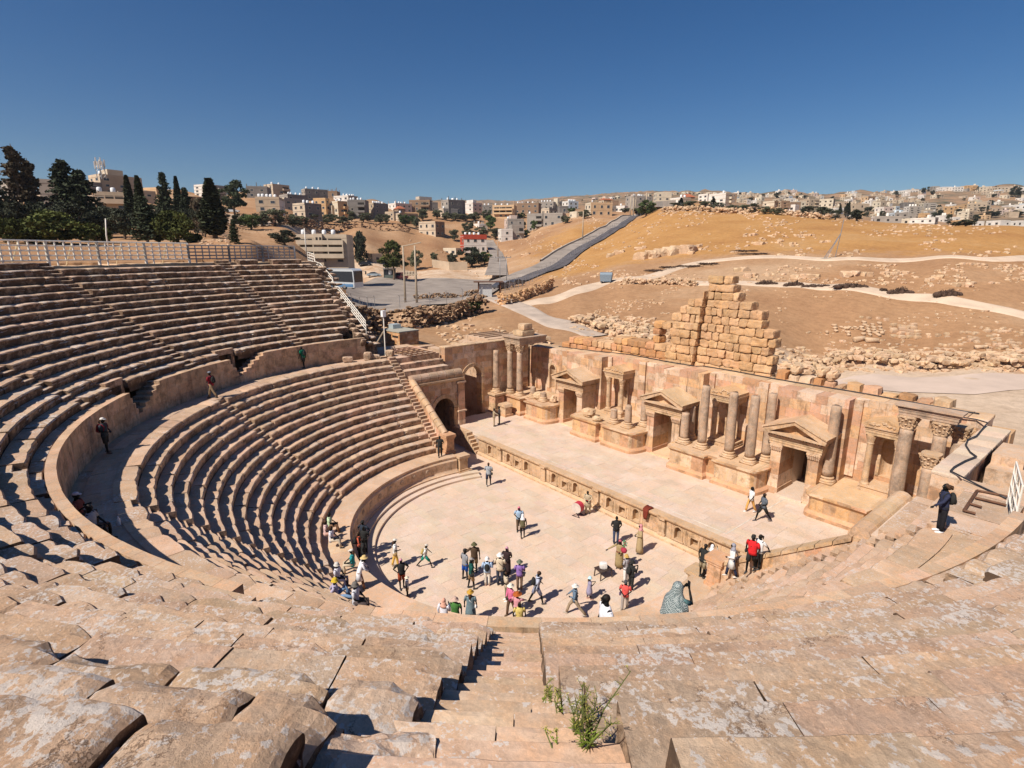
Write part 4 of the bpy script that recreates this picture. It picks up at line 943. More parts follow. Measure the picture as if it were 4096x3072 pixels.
def ground_mat():
    m = bpy.data.materials.new('dry_earth'); m.use_nodes = True; N = m.node_tree.nodes; L = m.node_tree.links; b = N['Principled BSDF']; b.inputs['Roughness'].default_value = .95; b.inputs['Specular IOR Level'].default_value = .1
    geo = N.new('ShaderNodeNewGeometry')
    def noi(sc, d, r=.6):
        n = N.new('ShaderNodeTexNoise'); n.inputs['Scale'].default_value = sc; n.inputs['Detail'].default_value = d; n.inputs['Roughness'].default_value = r; L.new(geo.outputs['Position'], n.inputs['Vector']); return n.outputs[0]
    def ramp(i, els):
        r = N.new('ShaderNodeValToRGB'); e = r.color_ramp.elements
        while len(e) < len(els): e.new(.5)
        for k, (p, c) in enumerate(els): e[k].position = p; e[k].color = (*c, 1)
        L.new(i, r.inputs[0]); return r.outputs[0]
    def mix(f, a, c, mode='MIX'):
        x = N.new('ShaderNodeMix'); x.data_type = 'RGBA'; x.blend_type = mode
        for i, v in ((0, f), (6, a), (7, c)):
            if hasattr(v, 'links'): L.new(v, x.inputs[i])
            else: x.inputs[i].default_value = v if i == 0 else (*v, 1)
        return x.outputs[2]
    at = N.new('ShaderNodeAttribute'); at.attribute_name = 'Zone'; sp = N.new('ShaderNodeSeparateColor'); L.new(at.outputs['Color'], sp.inputs[0])
    earth = ramp(noi(.035, 7, .65), [(.3, (.31, .165, .085)), (.5, (.39, .225, .12)), (.68, (.47, .31, .19))])
    grass = ramp(noi(.05, 6, .7), [(.3, (.35, .175, .065)), (.52, (.44, .235, .085)), (.75, (.47, .29, .14))])
    pale = ramp(noi(.12, 6, .65), [(.3, (.50, .37, .26)), (.7, (.62, .48, .36))])
    far = ramp(noi(.02, 8, .75), [(.36, (.07, .075, .045)), (.46, (.20, .15, .10)), (.58, (.36, .22, .13)), (.72, (.45, .36, .27))])
    n2 = noi(.22, 6, .7)
    def sm(a): 
        x = N.new('ShaderNodeMath'); x.operation = 'ADD'; L.new(a, x.inputs[0]); y = N.new('ShaderNodeMath'); y.operation = 'MULTIPLY_ADD'; L.new(n2, y.inputs[0]); y.inputs[1].default_value = .9; y.inputs[2].default_value = -.45; L.new(y.outputs[0], x.inputs[1])
        r = N.new('ShaderNodeValToRGB'); r.color_ramp.elements[0].position = .38; r.color_ramp.elements[1].position = .62; L.new(x.outputs[0], r.inputs[0]); return r.outputs[0]
    c = mix(sm(sp.outputs[0]), earth, grass); c = mix(sm(sp.outputs[1]), c, pale); c = mix(sp.outputs[2], c, far)
    c = mix(.8, c, ramp(noi(1.1, 6, .75), [(.28, (.70, .67, .64)), (.5, (1, 1, 1)), (.74, (1.28, 1.26, 1.24))]), 'MULTIPLY')
    peb = ramp(noi(2.6, 3, .8), [(.66, (0, 0, 0)), (.70, (1, 1, 1))]); pz = ramp(noi(.09, 4, .7), [(.45, (0, 0, 0)), (.62, (.75, .75, .75))])
    pm = N.new('ShaderNodeMix'); pm.data_type = 'RGBA'; pm.blend_type = 'MULTIPLY'; pm.inputs[0].default_value = 1; L.new(peb, pm.inputs[6]); L.new(pz, pm.inputs[7])
    c = mix(pm.outputs[2], c, (.62, .50, .38))
    L.new(c, b.inputs['Base Color']); bp = N.new('ShaderNodeBump'); bp.inputs['Strength'].default_value = .6; bp.inputs['Distance'].default_value = .25; L.new(noi(.9, 8, .75), bp.inputs['Height']); L.new(bp.outputs[0], b.inputs['Normal'])
    return m
EARTH = ground_mat()
def build_ground():
    az0 = YAW+pi/2
    ang = list(np.arange(-62, 62.01, .3)); side = list(np.arange(65, 296, 3.0)); ang = np.radians(np.array(ang+side))+az0
    rad = np.concatenate([[6, 14, 20, 26, 32], np.geomspace(36, 420, 190), np.geomspace(428, 2300, 70), [3200, 5000, 8000]])
    A, Rr = np.meshgrid(ang, rad, indexing='ij'); X = (CAM.x+np.cos(A)*Rr).ravel(); Y = (CAM.y+np.sin(A)*Rr).ravel(); Z = hraw(X, Y); Rf = Rr.ravel()
    Z = np.where(Rf > 2400, np.minimum(Z, 60-(Rf-2300)*.02), Z); Z = np.clip(Z, -60, 190)
    Z = Z+hbump(X, Y)
    inside = footprint(X, Y); Z = np.where(inside, np.minimum(Z, -.9), Z)
    na, nr = len(ang), len(rad); vs = np.stack([X, Y, Z], 1)
    i, j = np.meshgrid(np.arange(na), np.arange(nr-1), indexing='ij'); i2 = (i+1) % na
    fs = np.stack([i*nr+j, i*nr+j+1, i2*nr+j+1, i2*nr+j], -1).reshape(-1, 4)
    me = bpy.data.meshes.new('ground'); me.from_pydata(vs.tolist(), [], fs[:, ::-1].tolist()); me.materials.append(EARTH); me.polygons.foreach_set('use_smooth', [True]*len(me.polygons))
    az = np.degrees((A.ravel()-az0)); dist = Rf
    azl = np.degrees(np.arctan2(-(X-CAM.x), Y-CAM.y))                 # degrees left of +Y
    g = np.clip((dist-116)/30, 0, 1)*np.clip((56-azl)/14, 0, 1)*np.clip((330-dist)/90, 0, 1)*.85
    g = np.maximum(g, .18)
    p = np.clip((82-dist)/12, 0, 1)*np.clip((30-azl)/8, 0, 1)*.8+np.where((azl > 52) & (dist > 180) & (dist < 215), .55, 0); p = np.maximum(p, .12)
    f = np.clip((dist-330)/160, 0, 1)
    col = np.stack([np.clip(g, 0, 1), np.clip(p, 0, 1), f, np.ones(len(g))], 1).astype(np.float32)
    at = me.attributes.new('Zone', 'FLOAT_COLOR', 'POINT'); at.data.foreach_set('color', col.ravel())
    o = bpy.data.objects.new('ground', me); S.collection.objects.link(o); tag(o, 'dry orange hillside and dusty ground around the theatre', 'ground', kind='structure')
build_ground()
def ribbon(name, pts, wid, mat, label, cat='road', lift=.12, edge=None, lat=(-.5, .5)):
    """a road draped over the ground along points seen in the photograph"""
    P = [G(u, v) for u, v in pts]; Q = []
    for a in range(len(P)-1):
        p0, p1, p2, p3 = P[max(a-1, 0)], P[a], P[a+1], P[min(a+2, len(P)-1)]; m = max(3, int((p2-p1).length/1.6))
        for k in range(m):
            t = k/m; Q.append(.5*((2*p1)+(-p0+p2)*t+(2*p0-5*p1+4*p2-p3)*t*t+(-p0+3*p1-3*p2+p3)*t**3))
    Q.append(P[-1]); mb = MB(); vs = []; W = wid if hasattr(wid, '__len__') else (wid, wid); nn = 9
    tops = []
    for i, q in enumerate(Q):
        t = (Q[min(i+1, len(Q)-1)]-Q[max(i-1, 0)]); t = Vector((t.x, t.y, 0)).normalized(); s = Vector((-t.y, t.x, 0)); w_ = W[0]+(W[1]-W[0])*i/(len(Q)-1); w_ *= 1+.12*nz(q.x*.15, q.y*.15, 3)*(edge is None)
        f_ = [lat[0]+(lat[1]-lat[0])*k/(nn-1) for k in range(nn)]; xs = [q.x+s.x*w_*t_ for t_ in f_]; ys = [q.y+s.y*w_*t_ for t_ in f_]
        zs = hter(xs+[q.x-s.x*w_*.5, q.x+s.x*w_*.5, q.x], ys+[q.y-s.y*w_*.5, q.y+s.y*w_*.5, q.y]); zm = float(zs.max()); tops.append((Vector((xs[0], ys[0], 0)), Vector((xs[-1], ys[-1], 0)), s, zm))
        for k in range(nn): vs.append((xs[k], ys[k], (float(zs.max()) if edge else zs[k])+lift-(0 if edge or 0 < k < nn-1 else lift+.15)))
    fs = [(i*nn+k, (i+1)*nn+k, (i+1)*nn+k+1, i*nn+k+1) for i in range(len(Q)-1) for k in range(nn-1)]
    mb.add(vs, [f[::-1] for f in fs]); o = mb.build(name, mat, smooth=True); tag(o, label, cat, kind='structure')
    return Q, vs, nn
ASPH = plain('worn_asphalt', (.29, .245, .21), .9, var=.25, sc=.25, spec=.2); ASPHN = plain('fresh_asphalt', (.105, .095, .10), .85, var=.25, sc=.3, spec=.2)
DIRT = plain('pale_dirt_track', (.60, .46, .34), .95, var=.14, sc=.4, spec=.1)
CONC = plain('concrete', (.45, .40, .34), .9, var=.18, sc=.6, spec=.15)
# car park and roads
def sheet(name, pix, mat, lift, label, cat):
    P = [G(u, v) for u, v in pix]; bm = bmesh.new(); vs = [bm.verts.new((p.x, p.y, 0)) for p in P]; bm.faces.new(vs); bmesh.ops.triangulate(bm, faces=bm.faces)
    for _ in range(5):
        bmesh.ops.subdivide_edges(bm, edges=[e for e in bm.edges if e.calc_length() > 4], cuts=1, use_grid_fill=True)
        bmesh.ops.triangulate(bm, faces=bm.faces)
    z = hter([v.co.x for v in bm.verts], [v.co.y for v in bm.verts])
    for v, zz in zip(bm.verts, z): v.co.z = zz+lift
    for f in bm.faces:
        f.smooth = True
        if f.normal.z < 0: f.normal_flip()
    bmesh.ops.recalc_face_normals(bm, faces=bm.faces)
    me = bpy.data.meshes.new(name); bm.to_mesh(me); me.materials.append(mat); a = me.attributes.new('Col', 'FLOAT_COLOR', 'FACE'); a.data.foreach_set('color', np.ones(len(me.polygons)*4, np.float32))
    o = bpy.data.objects.new(name, me); S.collection.objects.link(o); return tag(o, label, cat, kind='structure')
sheet('car_park', [(1380, 1117), (1500, 1115), (1700, 1118), (1850, 1121), (1960, 1116), (2075, 1120), (2000, 1160), (1950, 1192), (1880, 1207), (1700, 1228), (1405, 1238), (1385, 1180)], ASPH, .35, 'grey asphalt car park below the town', 'car park')
RD = [(2010, 1132), (2080, 1122), (2180, 1080), (2280, 1020), (2400, 950), (2480, 900), (2530, 870), (2580, 858), (2620, 845)]
Q1, V1, _n1 = ribbon('road', RD, (10.5, 7), ASPH, 'grey asphalt road climbing the hill beside the fence', 'road', .40, True, (-.06, .5))
ribbon('road', RD, (10.5, 7), ASPHN, 'dark strip of fresh asphalt along the climbing road', 'road', .40, True, (-.5, -.063))
ribbon('road', [(1985, 1122), (1990, 1060), (1982, 1020), (1965, 990), (1955, 965)], (7, 5), ASPH, 'narrow grey side road between the houses and the bare slope', 'road', .42, True)
ribbon('road', [(1950, 1185), (2040, 1215), (2130, 1255), (2250, 1300), (2390, 1350)], (4.8, 4.5), plain('worn_track_asphalt', (.46, .37, .30), .95, var=.15, sc=.5), 'pale worn lane from the gate down to the theatre', 'road', .14)
ribbon('dirt_track', [(2080, 1222), (2180, 1205), (2300, 1165), (2420, 1130), (2560, 1115), (2700, 1075), (2820, 1050), (2950, 1036), (3150, 1030), (3400, 1034), (3700, 1036), (4000, 1040), (4300, 1044)], (5, 3.2), DIRT, 'pale dirt track curving up across the hillside', 'track', .12)
ribbon('dirt_track', [(2700, 1122), (2850, 1136), (3100, 1142), (3300, 1150), (3500, 1168), (3700, 1192), (3900, 1222), (4096, 1262), (4250, 1300)], (3.2, 4.2), DIRT, 'pale dirt track running level above the rows of stone pieces', 'track', .12)
sheet('plaza', [(3150, 1500), (3500, 1500), (3800, 1508), (4140, 1505), (4160, 1560), (3900, 1580), (3600, 1570), (3400, 1555)], plain('dusty_plaza', (.56, .44, .36), .95, var=.12, sc=.3, spec=.1), .06, 'dusty pinkish open plaza beyond the stage wall', 'plaza')
# kerb wall along the climbing road
mb = MB(); nn = 9
for i in range(20, len(Q1)-2):
    a, b = Vector(V1[i*nn+nn-1]), Vector(V1[(i+1)*nn+nn-1]); d = (b-a); s = Vector((-d.y, d.x, 0)).normalized()
    mb.add([a-s*.05-Vector((0, 0, .6)), b-s*.05-Vector((0, 0, .6)), b-s*.05+Vector((0, 0, .55)), a-s*.05+Vector((0, 0, .55)), a+s*.4-Vector((0, 0, .6)), b+s*.4-Vector((0, 0, .6)), b+s*.4+Vector((0, 0, .55)), a+s*.4+Vector((0, 0, .55))], [(0, 1, 2, 3), (4, 7, 6, 5), (3, 2, 6, 7)], 1+.1*nz(i*.7, 0, 0))
o = mb.build('kerb_wall', CONC); tag(o, 'pale low concrete wall along the left side of the climbing road', 'wall')
# ---------------------------------------------------------------- houses on the hills
HM = {}
def wallmat(c):
    if c not in HM: HM[c] = plain('render_'+c, dict(tan=(.46, .36, .26), beige=(.54, .44, .33), grey=(.34, .30, .26), dgrey=(.20, .18, .165), white=(.68, .63, .57), cream=(.60, .52, .40), peach=(.58, .40, .24), orange=(.56, .36, .19), brown=(.27, .18, .12), pink=(.6, .47, .40), red=(.40, .07, .04), blue=(.52, .58, .62))[c], .9, var=.12, sc=.35, spec=.1)
    return HM[c]
GLASS = plain('dark_window_glass', (.035, .04, .05), .15, var=.2, spec=.5); VOID = plain('dark_opening', (.03, .025, .022), .9, var=.1)
TANK = plain('white_water_tank', (.80, .80, .80), .5, var=.04); TRIMW = plain('window_surround', (.50, .44, .36), .8, var=.1)
ROOFG = plain('flat_roof', (.42, .37, .31), .95, var=.2, sc=.5); TILE = plain('red_roof_tile', (.38, .12, .06), .85, var=.2, sc=1.2)
def house(u0, u1, vt, vb, split, col, floors, label, detail=True, tanks=0, opts='', col2=None, dmin=60, seed=0, D=None):
    rr = random.Random(int(u0*7+vt)); uc = u0+(u1-u0)*split
    P = G((u0+u1)/2, vb, dmin) if D is None else None
    if D is not None:
        d = ray((u0+u1)/2, vb); k = D/hypot(d.x, d.y); P = CAM+d*k
    dp = depth(P); W = (u1-u0)*dp/FPX; H = (vb-vt)*dp/FPX*1.0
    e = Vector((P.x-CAM.x, P.y-CAM.y, 0)).normalized(); r = Vector((e.y, -e.x, 0))
    phi = radians(8+68*split) if split > .06 else radians(-13); w = max(4, (1-split)*W/cos(phi)); dd = min(22, max(7, split*W/max(.14, sin(phi)))) if split > .06 else 9
    dR = r*cos(phi)+e*sin(phi); ang = atan2(dR.y, dR.x)
    off = (split-.5)*W
    o = Vector((P.x, P.y, 0))+r*off; z0 = min(P.z, hgt(o.x, o.y))
    if D is not None: z0 = P.z
    H = max(2.6, H-.7)+P.z-z0
    wm = wallmat(col); wm2 = wallmat(col2 or col); mats = [wm, VOID, ROOFG, wm2, GLASS, TRIMW]  # wm2: side-wall colour, in many houses a sunlit tone painted in
    if detail: root = empty('house', (o.x, o.y, z0), ang, label, 'house')
    body = MB(); far = MB() if not detail else None
    # local: x along the right face, y away along the left face
    body.add([(0, 0, -4), (w, 0, -4), (w, dd, -4), (0, dd, -4), (0, 0, H), (w, 0, H), (w, dd, H), (0, dd, H)], [(0, 1, 5, 4)], 1, 0)
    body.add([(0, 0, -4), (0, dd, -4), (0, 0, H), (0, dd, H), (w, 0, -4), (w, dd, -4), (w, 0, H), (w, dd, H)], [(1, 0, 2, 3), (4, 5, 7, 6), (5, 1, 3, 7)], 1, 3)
    t = .22
    for a in ((0, w, 0, t), (0, w, dd-t, dd), (0, t, t, dd-t), (w-t, w, t, dd-t)): body.box(*a, H, H+.75, 1, 3 if a[1] == t else 0)
    body.box(t, w-t, t, dd-t, H-.2, H+.04, 1, 2)
    fh = H/floors; wins = []
    for f in range(floors):
        zz = fh*f+fh*.36
        body.box(-.05, w+.05, -.05, dd+.05, fh*(f+1)-.16, fh*(f+1)-.0 if f < floors-1 else fh*(f+1)-.02, .92, 0)
        for face, L in ((0, w), (1, dd)):
            n = max(1, int(L/3.4)); 
            for i in range(n):
                if rr.random() < .14: continue
                s = (i+.5)*L/n+rr.uniform(-.3, .3); ww = rr.choice((.5, .55, .7, .75)); hh = fh*rr.choice((.36, .4, .44)); wins.append((face, s, ww, zz, hh))
    def winbox(mb, face, a, b, za, zb, d0, d1, c, m):
        if face == 0: mb.box(a, b, d0, d1, za, zb, c, m)
        else: mb.box(d0, d1, a, b, za, zb, c, m)
    if 'balc' in opts or 'open' in opts:
        for f in range(floors):
            if f == 0 and 'open' not in opts: continue
            a, b = (w*.06, w*.94) if 'wide' in opts else (w*.55, w*.97)
            body.box(a, b, -1.3, -.05, fh*f-.15, fh*f+.05, 1, 0); body.box(a, b, -1.3, -1.15, fh*f+.05, fh*f+.95, 1.05, 0)
            for xx in (a, b-.15): body.box(xx, xx+.15, -1.15, -.05, fh*f+.05, fh*f+.95, 1, 0)
            body.box(a+.3, b-.3, -.03, .02, fh*f+.1, fh*f+fh*.78, 1, 1)
            if 'wide' in opts:
                for xx in np.linspace(a, b-.25, 4): body.box(xx, xx+.25, -1.28, -1.0, fh*f+.95, fh*(f+1)-.15)
    if 'posts' in opts:
        for xx in np.linspace(.2, w-.4, max(3, int(w/4))):
            for yy in (.2, dd-.5): body.box(xx, xx+.28, yy, yy+.28, H+.6, H+1.8+rr.random(), .8, 0)
    if 'tower' in opts: body.box(w*.36, w*.53, -.7, 3, -3, H*1.13, 1.05, 3); [body.box(w*(.405+k*.07), w*(.405+k*.07)+.5, -.74, -.6, z, z+H*.14, 1, 1) for k in (0, 1) for z in (H*.2, H*.5, H*.86)]
    if 'attic' in opts: body.box(w*.25, w*.62, dd*.2, dd*.8, H, H+2.6, 1, 3)
    if 'redtop' in opts: body.box(-.15, w+.1, -.15, -.02, H-1.2, H+.9, 1, 3)
    if 'tile' in opts:
        rb = MB(); rb.add([(-.4, -.4, H+.6), (w+.4, -.4, H+.6), (w+.4, dd+.4, H+.6), (-.4, dd+.4, H+.6), (w*.3, dd*.5, H+2.4), (w*.7, dd*.5, H+2.4)], [(0, 1, 5, 4), (1, 2, 5), (2, 3, 4, 5), (3, 0, 4), (3, 2, 1, 0)])
        if detail: rb.build('tiled_roof', TILE, root)
    if detail:
        body.build('wall', mats, root)
        for face, s, ww, za, hh in wins:
            if face == 0 and ('balc' in opts) and s > w*.5 and za > fh: continue
            m = MB(); k = .1
            for a, b, c_, d_ in ((s-ww-k, s-ww, za-k, za+hh+k), (s+ww, s+ww+k, za-k, za+hh+k), (s-ww, s+ww, za+hh, za+hh+k), (s-ww-.15, s+ww+.15, za-k, za)): winbox(m, face, a, b, c_, d_, -.07, .05, 1, 0)
            wo = m.build('window', TRIMW, root); m = MB(); winbox(m, face, s-ww, s+ww, za, za+hh, -.012, .04, rr.uniform(.6, 1.5), 0); m.build('pane', GLASS, wo)
        m = None
        for i in range(tanks):
            m = MB(); x = w*(.12+.8*i/max(1, tanks)); y = dd*rr.uniform(.15, .4); m.lathe([(.5, 0), (.54, .1), (.54, .95), (.4, 1.15), (.12, 1.2)], 10, (x, y, H+.75)); m.build('water_tank', TANK, root, True)
        return root
    for face, s, ww, za, hh in wins: winbox(body, face, s-ww, s+ww, za, za+hh, -.03, .02, 1, 1)
    for i in range(tanks): body.lathe([(.6, 0), (.6, 1.3), (.2, 1.5)], 7, (w*(.15+.7*i/max(1, tanks)), dd*.3, H+.7), 1.4, 3)
    b = body.build('house', mats); b.location = (o.x, o.y, z0); b.rotation_euler = (0, 0, ang); tag(b, label, 'house'); return b
K = .27125
HL_ = dict(A=0, B=600, C=1200, D=1800, E=2400, F=2950, G=3496)
HOUSES = [ # crop, x0, x1, y top, y base, split, colour, floors, tanks, options, second colour (side walls, often a painted sunlit tone), label
('A', 1410, 2070, 20, 300, .22, 'tan', 3, 2, 'attic', 'beige', 'three storey tan block under two lattice antenna masts on the left hill'),
('A', 640, 940, 90, 430, .05, 'grey', 2, 0, '', None, 'pale grey house half hidden behind the dark spruces at far left'),
('A', 1440, 1870, 265, 540, .05, 'tan', 2, 2, 'balc wide', None, 'tan house with long open balconies below the antenna block'),
('A', 1870, 2000, 390, 520, .1, 'cream', 1, 1, 'posts', None, 'tiny cream unfinished frame between slender cypresses'),
('A', 1300, 1430, 120, 270, .1, 'dgrey', 2, 0, '', None, 'dark grey house left of the antenna block'),
('A', 150, 340, 90, 350, .1, 'grey', 2, 0, '', None, 'grey house wall behind the sparse tall pines at far left'),
('A', 2080, 2300, 245, 420, .1, 'tan', 2, 0, '', None, 'low tan house right of the antenna block, behind cypress tops'),
('B', -20, 235, 185, 330, .5, 'peach', 2, 0, '', None, 'peach house on the left skyline behind cypress tips'),
('B', 690, 1105, 130, 345, .42, 'grey', 4, 1, 'balc', 'white', 'tall white and grey four storey house with balconies between cypress and pine'),
('B', 590, 735, 320, 480, .1, 'brown', 1, 0, '', None, 'brown low house below the white four storey house'),
('B', 1430, 1725, 180, 340, .05, 'dgrey', 2, 0, 'posts', None, 'dark grey unfinished block with roof stubs right of the big pine'),
('B', 1705, 2060, 140, 340, .35, 'tan', 3, 2, 'balc', 'beige', 'beige three storey house with rounded balconies on the skyline'),
('B', 2050, 2372, 118, 330, .06, 'brown', 3, 5, '', None, 'broad dark brown block, highest on the skyline left of centre'),
('B', 1570, 1905, 335, 560, .04, 'tan', 2, 5, '', 'white', 'long tan house with a white upper storey strip below the rounded balconies'),
('B', 1925, 2330, 288, 440, .3, 'dgrey', 2, 4, '', 'grey', 'dark grey house with white tanks under the broad brown block'),
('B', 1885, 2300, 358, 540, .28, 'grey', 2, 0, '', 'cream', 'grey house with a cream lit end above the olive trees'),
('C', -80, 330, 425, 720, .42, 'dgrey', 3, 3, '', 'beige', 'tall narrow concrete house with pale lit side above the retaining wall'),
('C', 45, 415, 205, 430, .14, 'dgrey', 3, 3, '', 'grey', 'dark three storey house with pale left end on the upper slope'),
('C', 410, 548, 230, 340, .05, 'brown', 1, 0, 'posts', None, 'small brown house on the skyline beside the dark three storey house'),
('C', 180, 315, 385, 560, .85, 'peach', 2, 2, '', None, 'low peach house joined to an orange tower house'),
('C', 308, 418, 350, 605, .75, 'orange', 3, 0, '', None, 'narrow tall orange house like a tower'),
('C', 408, 580, 455, 620, .42, 'tan', 2, 0, '', 'cream', 'cream fronted house right of the orange tower house'),
('C', 503, 708, 385, 640, .34, 'orange', 3, 2, 'balc', 'cream', 'orange tan three storey house with dark balcony'),
('C', 505, 860, 300, 430, .6, 'grey', 2, 6, '', 'white', 'white and grey house with a row of tall tanks above the orange tan house'),
('C', 705, 968, 378, 630, .05, 'dgrey', 3, 4, 'balc', None, 'bare dark concrete three storey house with long balcony'),
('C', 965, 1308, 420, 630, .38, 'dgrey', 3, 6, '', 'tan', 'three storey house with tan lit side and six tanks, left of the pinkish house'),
('C', 1300, 1655, 415, 545, .33, 'pink', 2, 4, 'posts', 'white', 'pinkish white two storey house with a crown of tanks'),
('C', 1600, 1915, 378, 540, .05, 'brown', 2, 0, 'open', None, 'dark brown unfinished house with open upper floor'),
('C', 1672, 1948, 318, 420, .33, 'tan', 1, 0, 'posts', 'beige', 'tan box house rising behind the dark brown unfinished house'),
('C', 1295, 1480, 535, 670, .5, 'grey', 2, 0, '', 'tan', 'small grey house below the pinkish white one'),
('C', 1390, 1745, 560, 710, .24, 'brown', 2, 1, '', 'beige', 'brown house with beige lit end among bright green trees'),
('C', 1430, 1545, 495, 570, .2, 'brown', 1, 0, 'tile', None, 'little house with red tiled roof below the pinkish white house'),
('C', 1900, 2035, 400, 520, .1, 'dgrey', 2, 0, '', None, 'grey house on the skyline right of the tan box house'),
('C', 2085, 2400, 365, 640, .35, 'dgrey', 3, 2, 'posts', 'grey', 'tall grey concrete house left of the white house on the rise'),
('C', 2050, 2330, 490, 640, .25, 'grey', 2, 3, '', 'beige', 'low grey house in front of the tall concrete house'),
('C', 1755, 2140, 690, 905, .64, 'brown', 2, 0, '', 'beige', 'two storey beige house with wide eaves above the bare brown slope'),
('C', -25, 690, 892, 1312, .02, 'beige', 4, 4, 'balc wide tower', None, 'big beige apartment house with stair tower beside the car park'),
('C', 1030, 1205, 1180, 1295, .25, 'tan', 1, 0, '', None, 'one storey tan hut behind the umbrella pine'),
('D', 178, 478, 415, 590, .54, 'pink', 3, 0, 'attic', 'white', 'white three storey house standing alone above the olive grove'),
('D', -10, 182, 372, 610, .05, 'dgrey', 3, 2, '', None, 'dark grey house left of the lone white one'),
('D', 470, 625, 450, 570, .05, 'dgrey', 2, 2, '', None, 'dark grey house right of the lone white one'),
('D', 620, 942, 462, 640, .02, 'peach', 3, 3, 'balc wide posts', None, 'peach apartment house with long orange balconies'),
('D', 940, 1302, 420, 570, .02, 'brown', 2, 4, 'posts', None, 'long brown unfinished block right of the peach balconies'),
('D', 1300, 1522, 415, 530, .05, 'grey', 2, 4, '', None, 'grey two storey house behind the brown unfinished block'),
('D', 1515, 1655, 390, 510, .5, 'cream', 2, 0, 'attic', None, 'cream cubic house in the middle of the skyline row'),
('D', 1650, 1892, 392, 510, .4, 'blue', 2, 6, '', 'white', 'white and bluish house with tanks along its roof'),
('D', 1340, 1585, 490, 590, .5, 'dgrey', 1, 0, 'posts', 'beige', 'small beige house with dark right side below the grey one'),
('D', 1610, 1745, 470, 580, .1, 'dgrey', 1, 0, '', None, 'dark grey flat house below the bluish house'),
('D', 1130, 1362, 578, 800, .02, 'grey', 3, 1, 'balc', None, 'pale grey house with white balconies on the slope'),
('D', 1370, 1655, 582, 740, .02, 'grey', 2, 0, 'posts', None, 'unfinished grey house with roof posts beside the bare slope'),
('D', 820, 1090, 645, 900, .1, 'grey', 3, 1, 'attic', 'pink', 'grey concrete house with stepped roof at the head of the side road'),
('D', 738, 925, 805, 980, .1, 'white', 2, 0, '', None, 'small white house at the head of the side road'),
('D', 890, 1092, 745, 950, .12, 'grey', 2, 0, 'balc', None, 'grey house joined to the right of the small white house'),
('D', 378, 555, 735, 800, .3, 'white', 1, 1, 'posts', None, 'low white house with bare roof posts among olive trees'),
('D', 170, 542, 895, 1160, .1, 'white', 2, 4, 'redtop', 'red', 'white two storey house with red end wall and red roof band'),
('D', -30, 140, 1090, 1190, .7, 'cream', 1, 0, '', None, 'plain cream hut left of the white house with red roof band'),
('D', 1985, 2390, 402, 600, .22, 'peach', 2, 1, 'posts', 'cream', 'peach two storey house with roof posts near the top of the road'),
('D', 1820, 1935, 552, 630, .4, 'cream', 1, 0, '', None, 'low cream house left of the peach house near the road top'),
('E', -20, 190, 378, 480, .35, 'orange', 2, 0, 'tile attic', 'cream', 'orange house with red roof and little cupola on the skyline'),
('E', 180, 272, 388, 490, .1, 'brown', 2, 0, '', None, 'brown house right of the cupola house'),
('E', 370, 692, 318, 510, .36, 'grey', 3, 5, 'posts', None, 'tall grey unfinished house beside three concrete poles'),
('E', 95, 232, 462, 550, .4, 'grey', 1, 0, '', 'white', 'small white and grey house below the brown one'),
('E', 260, 385, 455, 550, .8, 'white', 1, 1, '', None, 'small white house left of the tall grey unfinished house'),
('E', 690, 765, 332, 420, .1, 'dgrey', 2, 0, '', None, 'dark house in the gap right of the tall grey unfinished house'),
('E', 800, 1042, 265, 440, .14, 'cream', 3, 0, '', None, 'cream three storey house with arched window on the ridge'),
('E', 1030, 1330, 335, 440, .6, 'cream', 1, 2, '', 'white', 'long low cream house right of the arched window house'),
('E', 1205, 1385, 378, 430, .1, 'brown', 1, 0, 'tile', None, 'low house with long red roof on the ridge'),
('E', 1475, 1625, 285, 400, .7, 'white', 2, 0, '', None, 'white house left of the white apartment block on the ridge'),
('E', 1600, 1932, 268, 440, .72, 'cream', 3, 2, 'balc', 'white', 'white three storey apartment block on the ridge'),
('E', 1928, 1990, 280, 410, .1, 'brown', 3, 0, '', None, 'thin brown house right of the ridge apartment block'),
]
for i, (c, x0, x1, y0, y1, sp, co, fl, tk, op, c2, lab) in enumerate(HOUSES):
    U = HL_[c]; house(U+x0*K, U+x1*K, 700+y0*K, 700+y1*K, sp, co, fl, lab, True, tk, op, c2, dmin=120)
